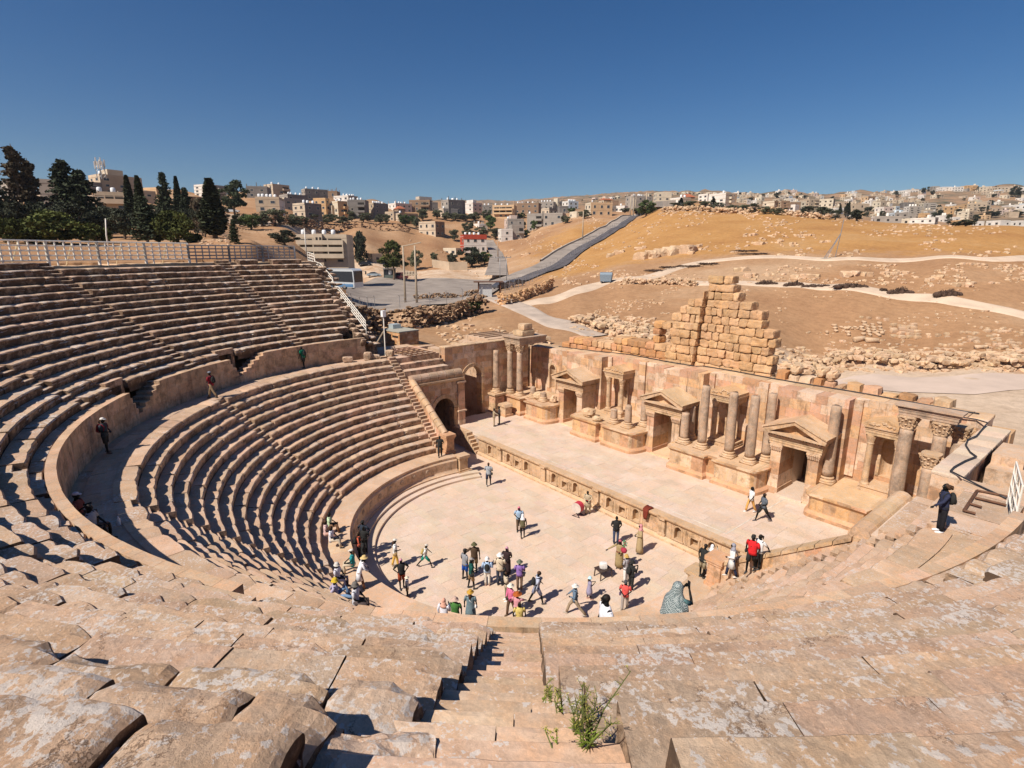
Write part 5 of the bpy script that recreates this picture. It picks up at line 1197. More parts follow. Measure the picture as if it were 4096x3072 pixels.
FARH = [('F', 405, 592, 395, 515, .68, 'brown', 2, 0, 'tile', 'cream', 'cream house with red roof just behind the ridge fence'), ('F', 588, 752, 395, 525, .3, 'brown', 3, 0, 'balc', 'tan', 'brown unfinished block right of the red roofed cream house'), ('F', 750, 915, 410, 510, .2, 'brown', 2, 0, '', 'orange', 'brown and orange house behind the palm trees on the ridge'),
('F', 738, 862, 500, 555, .8, 'white', 1, 0, '', None, 'low white hut on the ridge beside a red kiosk'), ('F', 915, 1178, 362, 505, .5, 'tan', 3, 1, 'open', None, 'tan open concrete skeleton block on the ridge'), ('F', 1178, 1402, 370, 515, .92, 'tan', 3, 0, '', 'cream', 'cream block with big side wall right of the open skeleton'),
('F', 1380, 1545, 500, 590, .4, 'white', 1, 0, '', None, 'low white house by the twin cypresses'), ('F', 1410, 1605, 400, 505, .3, 'tan', 2, 0, '', None, 'tan house above the twin cypresses'), ('F', 1620, 1905, 430, 580, .4, 'tan', 2, 1, '', None, 'broad tan house behind the dark round trees'), ('F', 1825, 2005, 325, 425, .5, 'brown', 2, 0, '', 'peach', 'reddish brown block in the middle of the far town'), ('F', 2015, 2155, 318, 400, .4, 'tan', 3, 0, 'balc', 'white', 'white and tan house on the slope of the far town'), ('F', 1985, 2165, 400, 535, .6, 'tan', 3, 0, '', 'cream', 'cream three storey house above a pink wall'), ('F', 2030, 2260, 470, 590, .5, 'pink', 2, 0, '', 'white', 'pinkish white house near the lower edge of the far town'), ('G', -10, 360, 655, 730, .1, 'grey', 1, 2, '', 'white', 'long low grey and white roofs at the foot of the far town'),
('G', 548, 888, 610, 750, .9, 'grey', 2, 3, '', 'white', 'broad white house with lone tank, nearest at the foot of the far town'), ('G', 358, 690, 670, 735, .7, 'cream', 1, 0, '', None, 'long low cream wall house left of the broad white house'), ('G', 650, 795, 570, 650, .4, 'orange', 2, 0, '', None, 'orange house behind the broad white house'), ('G', 440, 655, 468, 640, .32, 'grey', 5, 3, '', 'white', 'tall narrow grey and white tower house of the far town'), ('G', 230, 465, 570, 690, .3, 'grey', 2, 2, '', 'blue', 'bluish white house left of the tall tower house'), ('G', 985, 1062, 600, 700, .5, 'white', 2, 2, '', None, 'small white house between dark trees at the foot of the far town'),
('G', 1100, 1245, 620, 690, .5, 'white', 1, 0, '', None, 'flat white house left of the cream four storey house'), ('G', 1150, 1405, 668, 745, .2, 'orange', 1, 0, 'open', None, 'orange house with open porch at the foot of the far town'), ('G', 1228, 1422, 530, 680, .74, 'tan', 4, 2, '', 'cream', 'cream four storey house with rows of small windows'), ('G', 1475, 1578, 700, 760, .4, 'white', 1, 0, '', None, 'tiny bright white hut in the dark hedge at right'), ('G', 1680, 1955, 690, 760, .6, 'white', 1, 0, '', None, 'low white house with porch near the right edge'), ('G', 1985, 2230, 675, 760, .5, 'white', 1, 0, '', None, 'low white house at the right edge of the picture'),
('G', 1760, 2025, 478, 580, .4, 'tan', 2, 0, '', None, 'broad tan house above the dark hedge at right'), ('G', 1910, 2195, 430, 540, .3, 'white', 2, 1, '', None, 'broad white villa upper right in the far town'), ('G', 1300, 1605, 430, 550, .25, 'tan', 3, 2, '', 'orange', 'long orange and tan three storey block'), ('G', 1170, 1285, 450, 560, .4, 'orange', 3, 0, 'balc', None, 'orange house with round balconies in the far town'), ('G', 920, 1145, 470, 580, .4, 'orange', 2, 0, '', 'tan', 'orange tan house in the middle of the far town'), ('G', 658, 872, 430, 570, .3, 'grey', 4, 0, 'balc', 'cream', 'cream and grey four storey house right of the tower house'), ('G', 395, 565, 410, 500, .2, 'dgrey', 3, 0, 'open', None, 'grey unfinished open floors above the tower house'),
('G', 830, 945, 165, 240, .3, 'grey', 4, 0, 'open', None, 'stacked grey concrete floors alone on the right skyline'), ('G', 930, 1125, 180, 245, .4, 'white', 2, 0, '', None, 'left white house of the row on the right skyline'), ('G', 1120, 1292, 178, 245, .4, 'white', 2, 1, '', None, 'right white house of the row on the right skyline'), ('G', 1285, 1492, 150, 225, .4, 'orange', 3, 0, 'balc', None, 'orange block, highest on the right skyline'), ('G', 1535, 1705, 165, 240, .4, 'cream', 2, 1, '', None, 'cream house right of the orange skyline block'), ('G', 1700, 1990, 185, 265, .4, 'beige', 2, 0, '', None, 'beige house group near the right end of the skyline'), ('G', 2130, 2260, 190, 250, .4, 'white', 2, 0, 'tile', None, 'white house with red roof at the right end of the skyline'), ('G', 370, 690, 215, 270, .4, 'white', 1, 0, '', None, 'long white house where the right skyline starts to rise')]
for c, x0, x1, y0, y1, sp, co, fl, tk, op, c2, lab in FARH:
    U = HL_[c]; house(U+x0*K, U+x1*K, 700+y0*K, 700+y1*K, sp, co, fl, lab, False, tk, op, c2, dmin=330)
rr = random.Random(42); cnt = 0
def skyline(u):
    xs = [2850, 3000, 3150, 3500, 3560, 3650, 3740, 3850, 4096]; ys = [775, 770, 764, 768, 768, 760, 750, 742, 745]; return float(np.interp(u, xs, ys))
tries = 0
while cnt < 185 and tries < 900:
    tries += 1; u = rr.uniform(2840, 4110); t = rr.random()**1.3; s = skyline(u); low = np.interp(u, [2840, 3000, 3300, 3500, 4096], [800, 812, 850, 870, 880]); v = s+6+(low-s)*t
    wpx = rr.uniform(16, 34)*(.75+.9*t)*(1.0 if u > 3150 else .75); hpx = wpx*rr.uniform(.35, .62)
    if 3700 < u < 3860 and v < 792 and rr.random() < .8: continue
    house(u-wpx/2, u+wpx/2, v-hpx, v, rr.choice((.3, .4, .5, .6, .7)), rr.choice(('white', 'white', 'cream', 'cream', 'tan', 'beige', 'grey', 'pink', 'peach', 'blue')), 2 if hpx > 10 else rr.choice((1, 2)), 'small flat roofed house among many on the far town slope', False, rr.choice((0, 0, 1, 2)), '', rr.choice((None, 'white', 'cream', 'tan')), dmin=420)['group'] = 'far town houses'; cnt += 1
for k in range(34):                                                     # scattered houses on the distant ridges
    u = rr.uniform(1950, 2900); v = np.interp(u, [1950, 2200, 2450, 2600, 2900], [822, 806, 790, 778, 778])+rr.uniform(3, 22)
    wpx = rr.uniform(7, 15); house(u-wpx/2, u+wpx/2, v-wpx*.5, v, .4, rr.choice(('white', 'cream', 'tan', 'pink')), 1, 'tiny pale house on the distant ridge behind the town', False, 0, '', None, dmin=700)['group'] = 'houses on the distant ridge'
# antenna masts
STEEL = plain('galvanised_steel', (.33, .33, .34), .5, .6, var=.1); WHITEP = plain('white_painted_steel', (.80, .76, .68), .6, var=.06)
for i, (u, lab) in enumerate(((397, 'left lattice antenna mast on the roof of the antenna block'), (416, 'right lattice antenna mast on the roof of the antenna block'))):
    P = G(430, 780, 120); dp = depth(P); d = ray(u, 712); kk = dp/depth(CAM+d); Q = CAM+d*kk; hh = 68*dp/FPX; mb = MB(); a = .55
    for s in ((a, a), (a, -a), (-a, a), (-a, -a)): mb.tube([(s[0], s[1], 0), (s[0]*.8, s[1]*.8, hh)], .06, 4)
    for k in range(int(hh/1.1)):
        z = k*1.1; mb.tube([(a, a, z), (-a, a, z+1.1)], .035, 4); mb.tube([(-a, -a, z), (a, -a, z+1.1)], .035, 4); mb.tube([(a, -a, z), (a, a, z+1.1)], .035, 4)
    o = empty('antenna_mast', (Q.x, Q.y, Q.z-.3), 0, lab, 'antenna mast'); mb.build('lattice', STEEL, o)
    for k in range(4): mb = MB(); t = k*1.7; mb.box(a*1.3*cos(t)-.22, a*1.3*cos(t)+.22, a*1.3*sin(t)-.15, a*1.3*sin(t)+.15, hh*(.55+.12*(k % 3)), hh*(.55+.12*(k % 3))+2.2); mb.build('panel_antenna', WHITEP, o)
# ---------------------------------------------------------------- trees
def leafmat(name, c, var=.45):
    m = bpy.data.materials.new(name); m.use_nodes = True; N = m.node_tree.nodes; L = m.node_tree.links; b = N['Principled BSDF']; b.inputs['Roughness'].default_value = .75; b.inputs['Specular IOR Level'].default_value = .15
    at = N.new('ShaderNodeAttribute'); at.attribute_name = 'Col'; x = N.new('ShaderNodeMix'); x.data_type = 'RGBA'; x.blend_type = 'MULTIPLY'; x.inputs[0].default_value = 1; x.inputs[6].default_value = (*c, 1)
    L.new(at.outputs['Color'], x.inputs[7]); oi = N.new('ShaderNodeObjectInfo'); h = N.new('ShaderNodeHueSaturation'); mr = N.new('ShaderNodeMapRange'); mr.inputs[3].default_value = .8; mr.inputs[4].default_value = 1.2
    L.new(oi.outputs['Random'], mr.inputs[0]); L.new(mr.outputs[0], h.inputs['Value']); L.new(x.outputs[2], h.inputs['Color']); L.new(h.outputs[0], b.inputs['Base Color']); return m
LSPR = leafmat('dark_conifer_needles', (.045, .056, .030)); LCYP = leafmat('cypress_foliage', (.046, .054, .027)); LOLI = leafmat('olive_foliage', (.11, .115, .068)); LPIN = leafmat('pine_needles', (.072, .082, .022)); LBRD = leafmat('broad_leaf_foliage', (.075, .105, .036)); LBRN = leafmat('dry_brownish_foliage', (.10, .078, .050)); LDRK = leafmat('dark_tree_foliage', (.048, .053, .033))
BARK = plain('bark', (.14, .10, .07), .95, var=.3)
def leaf(mb, p, s, rng, flat=0.0, col=1.0):
    a = Vector((rng.gauss(0, 1), rng.gauss(0, 1), rng.gauss(0, 1)*(1-flat))).normalized(); b = a.orthogonal().normalized(); b.rotate(Matrix.Rotation(rng.uniform(0, 6.3), 3, a)); c = a.cross(b)
    p = Vector(p); mb.add([p-b*s-c*s*.45, p+b*s-c*s*.45, p+b*s*.6+c*s*.5, p-b*s*.6+c*s*.5], [(0, 1, 2, 3)], col)
def make_tree(kind, seed, n):
    """unit tree: 1 high; returns (crown mesh, trunk mesh)"""
    rng = random.Random(seed); cr = MB(); tk = MB(); H = 1.0
    def clump(c, r, k, s, sq=.8, shade=1):
        g = rng.uniform(.65, 1.35)*shade
        for _ in range(k):
            d = Vector((rng.gauss(0, 1), rng.gauss(0, 1), rng.gauss(0, 1))).normalized()*(rng.random()**.45)*r; d.z *= sq
            leaf(cr, Vector(c)+d, s*rng.uniform(.6, 1.3), rng, .2, g*rng.uniform(.75, 1.3))
    if kind in ('spruce', 'sparse'):
        tk.tube([(0, 0, -.05), (.005, 0, .5), (0, .004, 1)], [.022, .014, .003], 6); lev = 26 if kind == 'spruce' else 20
        for i in range(lev):
            z = .08+.90*(i/lev)**.95; R0 = (.25 if kind == 'spruce' else .20)*(1-z)**.8+.012; nb = 9 if kind == 'spruce' else 6
            for k in range(nb):
                a = rng.uniform(0, 6.28); L = R0*rng.uniform(.45, 1.15)
                if kind == 'sparse' and rng.random() < .25: continue
                tip = Vector((cos(a)*L, sin(a)*L, z+L*rng.uniform(-.25, .35)))
                tk.tube([(0, 0, z), tip], [.004, .001], 3, cap=False)
                m = max(3, int(n/lev/nb))
                for q in range(m):
                    t = .25+.8*(q/m); leaf(cr, Vector((0, 0, z)).lerp(tip, t)+Vector((rng.gauss(0, .012), rng.gauss(0, .012), rng.gauss(0, .010))), .019*rng.uniform(.7, 1.4), rng, .3, rng.uniform(.6, 1.4))
    elif kind == 'cypress':
        tk.tube([(0, 0, -.05), (0, 0, .9)], [.02, .004], 6)
        for _ in range(n):
            z = .06+.94*rng.random()**.9; R0 = .075*(min(1, z*6))*(1-max(0, z-.35)/.66)**.8+.006; a = rng.uniform(0, 6.28); r = R0*rng.random()**.4*(1+.3*nz(cos(a)*2, sin(a)*2+seed, z*9))
            leaf(cr, (cos(a)*r, sin(a)*r, z), .017*rng.uniform(.7, 1.4), rng, -.3, rng.uniform(.55, 1.4))
    elif kind == 'umbrella':
        tk.tube([(.03, 0, -.05), (.0, .02, .22), (-.03, .0, .42), (-.02, 0, .6)], [.03, .024, .02, .012], 7)
        for k in range(9): a = k*.7; tk.tube([(-.02, 0, .35+.03*k), (.2*cos(a), .2*sin(a), .55+.03*k)], [.012, .004], 4)
        for k in range(34):
            a = rng.uniform(0, 6.28); z = rng.uniform(.36, .95); r = rng.uniform(.05, 1)*.36*sqrt(max(.02, 1-((z-.6)/.40)**2)); clump((r*cos(a), r*sin(a), z), rng.uniform(.07, .13), n//34, .022, .6)
    elif kind == 'dome':                                               # low rounded pine
        tk.tube([(0, 0, -.05), (.02, 0, .4)], [.05, .03], 6)
        for k in range(46):
            a = rng.uniform(0, 6.28); z = rng.uniform(.12, .92); r = rng.uniform(.3, 1)*.62*sqrt(max(.03, 1-((z-.35)/.62)**2)); clump((r*cos(a), r*sin(a), z), rng.uniform(.13, .22), n//46, .036, .75)
    else:                                                              # olive and broad trees
        tk.tube([(0, 0, -.05), (.02, .01, .2), (.0, .03, .4)], [.045, .035, .025], 6)
        for k in range(6): a = k*1.05; tk.tube([(.01, .02, .3), (.25*cos(a), .25*sin(a), .6+.05*(k % 3))], [.02, .006], 4)
        for k in range(30):
            a = rng.uniform(0, 6.28); z = rng.uniform(.22, .93); r = rng.uniform(.1, 1)*.42*sqrt(max(.04, 1-((z-.55)/.42)**2)); clump((r*cos(a), r*sin(a), z), rng.uniform(.09, .18), n//30, .028, .8)
    return cr, tk
TMESH = {}
def tmesh(kind, mat, var, n):
    key = (kind, mat.name, var)
    if key not in TMESH:
        c, t = make_tree(kind, var*13+5, n); TMESH[key] = (c.mesh('crown', mat), t.mesh('trunk', BARK))
    return TMESH[key]
def tree(u, vt, vb, wpx, kind, mat, label, group=None, n=2600, dmin=45, name=None, D=None, cat='tree'):
    if D: d = ray(u, vb); P = CAM+d*(D/hypot(d.x, d.y))
    else: P = G(u, vb, dmin)
    dp = depth(P); H = (vb-vt)*dp/FPX; W = wpx*dp/FPX; base = dict(spruce=.5, sparse=.4, cypress=.15, umbrella=.74, dome=1.3).get(kind, .92)
    rr = random.Random(int(u*3+vt)); cm, tm = tmesh(kind, mat, rr.randint(0, 2), n)
    o = empty(name or {'spruce': 'spruce_tree', 'sparse': 'spruce_tree', 'cypress': 'cypress_tree', 'umbrella': 'pine_tree', 'dome': 'pine_tree'}.get(kind, 'olive_tree' if mat is LOLI else 'tree'), P, rr.uniform(0, 6.28), label, cat, group)
    s = W/base; o.scale = (s, s, H*(1.13 if kind == 'dome' else 1.0))
    for nm, me in (('crown', cm), ('trunk', tm)):
        c = bpy.data.objects.new(nm, me); S.collection.objects.link(c); c.parent = o
    return o
BIG = [(-12, 640, 920, 170, 'spruce', LSPR, 'dark dense spruce cut by the left edge of the picture'), (105, 598, 915, 165, 'sparse', LBRN, 'tallest sparse brownish spruce at far left with bare tips'), (160, 650, 915, 130, 'sparse', LBRN, 'sparse brownish spruce just right of the tallest one at far left'),
 (290, 652, 915, 190, 'spruce', LSPR, 'tall black green spruce before the pale grey house, left of a twin'), (352, 690, 925, 185, 'spruce', LSPR, 'shorter spruce leaning against the right side of the tall black green one'),
 (535, 714, 915, 42, 'cypress', LCYP, 'slim cypress with needle tip right of the antenna block'), (582, 718, 945, 46, 'cypress', LCYP, 'slim cypress rising out of a bushy conifer'), (592, 792, 972, 140, 'spruce', LSPR, 'bushy dark conifer at the foot of the slim cypress'),
 (676, 698, 915, 95, 'spruce', LSPR, 'pointed dark spruce in front of the peach house'), (727, 717, 905, 36, 'cypress', LCYP, 'thin cypress between two pointed spruces'), (757, 757, 915, 85, 'spruce', LSPR, 'short pointed spruce right of the thin cypress'),
 (862, 728, 955, 86, 'cypress', LCYP, 'broad tall cypress standing on the orange bank with visible trunk'), (812, 800, 945, 75, 'broad', LBRN, 'brownish loose tree leaning on the broad tall cypress'), (945, 726, 888, 128, 'umbrella', LSPR, 'big dark pine with forked trunk on the left skyline'), (940, 880, 977, 56, 'spruce', LSPR, 'small young spruce alone on the orange bank'),
 (225, 860, 975, 265, 'dome', LPIN, 'wide yellow green round pine behind the grid fence at left'), (35, 885, 972, 105, 'dome', LPIN, 'yellow green pine bush at the left edge behind the fence'), (388, 912, 972, 110, 'dome', LPIN, 'low green pine bush right of the wide round pine'), (712, 860, 972, 175, 'dome', LPIN, 'round green pine behind the middle of the grid fence'),
 (1005, 860, 920, 95, 'broad', LBRD, 'mid green bushy tree above the stone terrace at left'), (1100, 838, 900, 115, 'olive', LOLI, 'olive tree below the grey house with cream lit end'), (1172, 850, 905, 95, 'olive', LOLI, 'broad olive tree left of the tall narrow concrete house'), (1140, 922, 982, 112, 'olive', LDRK, 'dark olive tree left of the beige apartment house'),
 (1440, 915, 1055, 80, 'broad', LDRK, 'tall dark tree right of the beige apartment house'), (1448, 1018, 1056, 52, 'olive', LOLI, 'rounded olive bush at the foot of the tall dark tree'), (1575, 962, 1122, 128, 'umbrella', LPIN, 'umbrella pine with leaning trunk beside the car park booth'), (1665, 1000, 1078, 62, 'olive', LOLI, 'grey green olive right of the umbrella pine'), (1736, 1006, 1042, 34, 'olive', LOLI, 'small olive alone on pale ground'), (1302, 1016, 1062, 76, 'broad', LBRD, 'green bush below the apartment stair tower'), (1367, 1032, 1058, 24, 'broad', LBRD, 'little green tree at the apartment house corner'), (1396, 1053, 1068, 22, 'broad', LBRD, 'tiny clipped bush at the apartment house drive'),
 (1808, 1008, 1060, 54, 'olive', LDRK, 'pointed dark olive left of the house with red roof band'), (1886, 992, 1072, 115, 'broad', LDRK, 'wide dark tree in front of the house with red roof band'), (1938, 1008, 1058, 66, 'broad', LBRD, 'yellowish green bush at the wall of the red roof band house'), (1880, 1188-20, 1222, 10, 'olive', LOLI, None)]
for t in BIG:
    if t[6]: tree(*t, n=8000 if t[4] == 'dome' else 5000)
SM = [(1255, 855, 902, 60), (1310, 860, 898, 70), (1372, 866, 900, 72), (1408, 848, 890, 46), (1455, 853, 892, 62), (1522, 860, 898, 52), (1545, 862, 900, 40), (1665, 868, 908, 44), (1692, 838, 884, 62), (1748, 842, 878, 52), (1785, 848, 882, 42), (1822, 848, 882, 60), (1862, 850, 880, 62), (1900, 848, 882, 52), (1945, 838, 882, 46), (1870, 888, 928, 52), (1866, 914, 948, 44), (1928, 910, 948, 62), (1985, 913, 958, 62), (1818, 922, 968, 44), (2090, 880, 925, 30), (2182, 884, 908, 24), (2262, 858, 892, 40), (2340, 840, 874, 52), (1470, 852, 885, 44), (1330, 858, 890, 40), (2500, 830, 852, 46), (2545, 832, 850, 40)]
for t in SM: tree(*t, 'olive', LOLI, 'grey green olive tree among the houses on the town slope', 'olive trees on the town slope', 2000, 150)
for u, vt, vb, w_ in ((1622, 856, 905, 62), (1962, 862, 920, 50), (2086, 851, 872, 40), (2135, 883, 925, 30), (2102, 916, 945, 34), (2285, 832, 854, 34), (1655, 862, 898, 34)): tree(u, vt, vb, w_, 'broad', LBRD, 'bright green leafy tree between the houses of the near town', 'green trees between the near houses', 2000, 150)
tree(2585, 806, 868, 84, 'broad', LBRD, 'big dark green tree at the top of the climbing road', n=3000, dmin=200)
for u, vt, vb, w_ in ((2705, 812, 836, 60), (2760, 808, 838, 60), (2815, 808, 838, 60), (2870, 812, 842, 62), (2925, 818, 848, 60), (2975, 822, 852, 56), (3060, 828, 858, 60), (3110, 834, 860, 50)): tree(u, vt, vb, w_, 'olive', LOLI, 'grey green bush in the hedge along the ridge fence', 'hedge along the ridge fence', 2000, 200, cat='bush')
for u, vt, vb, w_ in ((3010, 818, 856, 50), (3142, 834, 858, 26), (3205, 836, 866, 50), (3230, 826, 868, 62), (3290, 826, 870, 66), (3340, 838, 876, 70), (3425, 836, 884, 74), (3470, 828, 866, 40), (3752, 843, 884, 46), (3792, 858, 902, 30), (3832, 838, 866, 30), (3822, 888, 905, 40), (3862, 878, 906, 80), (3902, 858, 888, 30), (3962, 843, 872, 72), (4062, 840, 868, 56), (3600, 868, 886, 20), (3640, 872, 886, 26), (4030, 880, 902, 30)): tree(u, vt, vb, w_, 'broad', LDRK, 'dark rounded tree at the foot of the far town', 'dark trees at the foot of the far town', 2000, 200)
for u, vt, vb, w_ in ((3382, 818, 872, 16), (3390, 810, 872, 14), (2723, 793, 830, 20), (2852, 795, 832, 26), (3358, 822, 860, 12)): tree(u, vt, vb, w_, 'cypress', LCYP, 'small dark cypress among the houses behind the ridge', 'cypresses behind the ridge', 1200, 200)
rr = random.Random(9)
for u, vt, vb, w_ in ((3584, 763, 780, 16), (3630, 756, 770, 14), (3690, 755, 778, 24), (3712, 748, 768, 14), (3730, 760, 780, 18), (4058, 745, 788, 44), (4088, 763, 792, 44), (3910, 746, 768, 12), (3988, 746, 766, 22), *[(rr.uniform(2860, 4090), 0, 0, 0) for _ in range(60)]):
    if not w_:
        t = rr.random(); vb = skyline(u)+10+(100 if u > 3300 else 35)*t; w_ = rr.uniform(8, 18)*(.8+t); vt = vb-w_*rr.uniform(.6, 1.1)
    tree(u, vt, vb, w_, 'broad', LDRK, 'small dark tree between the far town houses', 'trees in the far town', 700, 450)
for k in range(70):                                                     # scrub on the distant ridges
    u = rr.uniform(1950, 2900); vb = np.interp(u, [1950, 2200, 2450, 2600, 2900], [822, 806, 790, 778, 778])+rr.uniform(-2, 26); w_ = rr.uniform(5, 12)
    tree(u, vb-w_*.6, vb, w_, 'broad', LDRK, 'tiny dark tree on the distant ridge', 'trees on the distant ridge', 300, 700)
for u, vt, vb, w_ in ((60, 800, 940, 150), (180, 800, 945, 150), (300, 815, 945, 170), (420, 830, 950, 130), (500, 840, 958, 120), (620, 830, 955, 130), (560, 800, 905, 90), (680, 800, 900, 80), (820, 845, 950, 110), (780, 830, 930, 90), (0, 820, 950, 120)): tree(u, vt, vb, w_, 'broad', LDRK, 'dark bushy undergrowth tree between the conifers on the left bank', 'dark undergrowth on the left bank', 4000, 45)
for u, vt, vb, w_ in ((430, 830, 905, 80), (470, 850, 920, 70), (640, 850, 910, 80), (505, 860, 930, 60), (760, 830, 905, 80), (800, 850, 912, 60), (250, 840, 905, 120), (60, 850, 910, 120), (160, 860, 915, 100), (900, 830, 900, 70), (960, 850, 905, 60), (1050, 850, 905, 70), (620, 820, 880, 60), (480, 835, 890, 80), (1210, 862, 905, 60)): tree(u, vt, vb, w_, 'olive', LOLI if u % 20 else LDRK, 'grey green bushy tree between the conifers on the left bank', 'bushy trees on the left bank', 3000, 45)
# small dry shrubs on the rubble bank
SHR = leafmat('dry_shrub', (.11, .10, .05))
for u, vt, vb, w_, lab in ((1888, 1190, 1255, 90, 'big green shrub at the right end of the rubble terrace'), (2090, 1240-8, 1262, 0, '')):
    if w_: tree(u, vt, vb, w_, 'broad', LBRD, lab, None, 2600, 45, 'shrub', cat='shrub')
# ---------------------------------------------------------------- rocks
ROCKV = []
def rockmesh(seed, sub=2):
    bm = bmesh.new(); bmesh.ops.create_icosphere(bm, subdivisions=sub, radius=1); rng = random.Random(seed); o = rng.uniform(0, 90)
    for v in bm.verts:
        d = v.co.normalized(); f = 1+.38*noise.noise(d*1.3+Vector((o, 0, 0)))+.14*noise.noise(d*3.5+Vector((0, o, 0))); v.co = Vector((d.x, d.y, d.z))*f
        for ax in range(3): v.co[ax] = max(-.72, min(.72, v.co[ax]))
    return [tuple(v.co) for v in bm.verts], [tuple(v.index for v in f.verts) for f in bm.faces]
ROCKV = [rockmesh(i, 1) for i in range(10)]; ROCKB = [rockmesh(50+i, 3) for i in range(6)]
def rock(mb, p, s, rng, sz=.6, col=None, big=False, el=1.0):
    vs, fs = rng.choice(ROCKB if big else ROCKV); a = rng.uniform(0, 6.28); ca, sa = cos(a), sin(a); sx = s*rng.uniform(.8, 1.4)*el; sy = s*rng.uniform(.7, 1.1)
    mb.add([(p[0]+ca*x*sx-sa*y*sy, p[1]+sa*x*sx+ca*y*sy, p[2]+z*s*sz) for x, y, z in vs], fs, tint(rng, .16) if col is None else col)
SCAT = MB(); rng = random.Random(61)
def scatter(n, ur, vr, s, cl=0.0, sz=.6):
    """loose stones; cl: how clumped"""
    pts = []
    for _ in range(n):
        for _t in range(30):
            u, v = rng.uniform(*ur), rng.uniform(*vr)
            if cl and nz(u*.006, v*.02, cl) < .05: continue
            break
        pts.append((u, v))
    d = [ray(u, v) for u, v in pts]
    for (u, v) in pts:
        p = G(u, v, 40); k = depth(p)/100; rock(SCAT, (p.x, p.y, p.z+.03), rng.uniform(*s), rng, sz)
scatter(420, (3100, 4200), (1395, 1490), (.22, .62), 0, .55); scatter(120, (2350, 2760), (1290, 1390), (.25, .6), 0, .6); scatter(160, (2290, 2620), (1262, 1330), (.22, .55), 0, .6)
scatter(300, (2450, 4100), (1060, 1135), (.2, .6), 1.3); scatter(480, (2350, 4150), (890, 1028), (.22, .75), 2.7); scatter(160, (2640, 3500), (838, 905), (.3, .8), 3.1); scatter(200, (2620, 3300), (838, 862), (.35, .9), 0)
scatter(130, (2250, 2500), (1060, 1140), (.2, .6), 4.2); scatter(240, (2350, 3000), (1150, 1260), (.12, .34), 5); scatter(200, (3100, 4150), (1150, 1400), (.1, .32), 6); scatter(300, (2020, 2420), (870, 1110), (.3, .8), 7.7); scatter(120, (1500, 1980), (930, 1110), (.25, .6), 8.1); scatter(160, (1480, 1900), (1225, 1320), (.2, .5), 0, .8); scatter(120, (1750, 2180), (1310, 1390), (.18, .5), 0); scatter(120, (3500, 4150), (1060, 1150), (.2, .5), 9.3); scatter(110, (800, 1250), (900, 985), (.15, .4), 3.3)
o = SCAT.build('loose_stones', ROCK); tag(o, 'countless small pale stones strewn over the dry slopes', 'stones', kind='stuff')
BR = [('E', 960, 1100, 900, 170, 'long knobbly rock outcrop in the middle of the golden slope'), ('E', 1340, 1130, 110, 75, 'dark undercut boulder at the right end of the knobbly outcrop'), ('E', 1410, 1035, 170, 60, 'flat rock ledge above the right end of the knobbly outcrop'), ('E', 610, 1055, 160, 80, 'sloping flat rock left of the knobbly outcrop'), ('F', 210, 858, 105, 62, 'big squared boulder on the golden slope'), ('F', 330, 990, 130, 75, 'cracked pale boulder heap below the squared boulder'), ('F', 640, 955, 80, 50, 'round boulder pair in the middle of the golden slope'), ('F', 820, 995, 100, 60, 'dark sided boulder left of the steel tripod mast'), ('F', 960, 882, 260, 46, 'long flat tilted slab on the golden slope'), ('F', 1290, 975, 140, 50, 'low pale rock heap near the steel tripod mast'), ('F', 185, 1455, 190, 80, 'big smooth pale ledge rock above the lower track, its left end'), ('F', 480, 1455, 150, 60, 'pale ledge rock next to the big smooth one above the lower track'), ('F', 1000, 1470, 420, 90, 'long cream rock ledge above the brown nets'), ('F', 1660, 1420, 290, 130, 'cream rock outcrop with dark holes above the track'), ('F', 1900, 1440, 140, 90, 'rounded cream rock right of the outcrop with dark holes'), ('G', 300, 1440, 420, 60, 'long rock ledge with dark undercuts right of the outcrop'), ('G', 880, 1510, 260, 70, 'low rock with dark shadow below it, right of the long ledge'), ('G', 1300, 1590, 300, 80, 'pale flat rock spread at the lower right of the slope'), ('G', 1440, 1305, 400, 46, 'line of low pale rocks upper right of the tracks'), ('E', 2080, 1370, 190, 100, 'pale boulder group at the right bend of the upper track'), ('E', 2180, 1470, 120, 80, 'smooth boulder below the bend of the upper track'), ('E', 250, 1140, 230, 70, 'heap of small rocks left of the knobbly outcrop'), ('D', 1120, 1165, 110, 60, 'lone boulder on the bare slope above the road'), ('D', 880, 1110, 150, 50, 'rocky patch on the bare slope beside the side road')]
for c, x, y, w_, h_, lab in BR:
    P = G(HL_[c]+x*K, 700+(y+h_*.5)*K, 60); dp = depth(P); W = w_*K*dp/FPX; H = h_*K*dp/FPX; mb = MB(); n = max(1, int(w_/h_*1.3)); R_ = Vector((cos(YAW), sin(YAW), 0))
    for i in range(n):
        q = P+R_*((i+.5)/n-.5)*W*.9; q.z = hgt(q.x, q.y); rock(mb, (q.x, q.y, q.z+H*.12), H*rng.uniform(.62, .95), rng, .75, tint(rng, .08), True, 1.15)
    tag(mb.build('boulder', ROCK), lab, 'boulder')
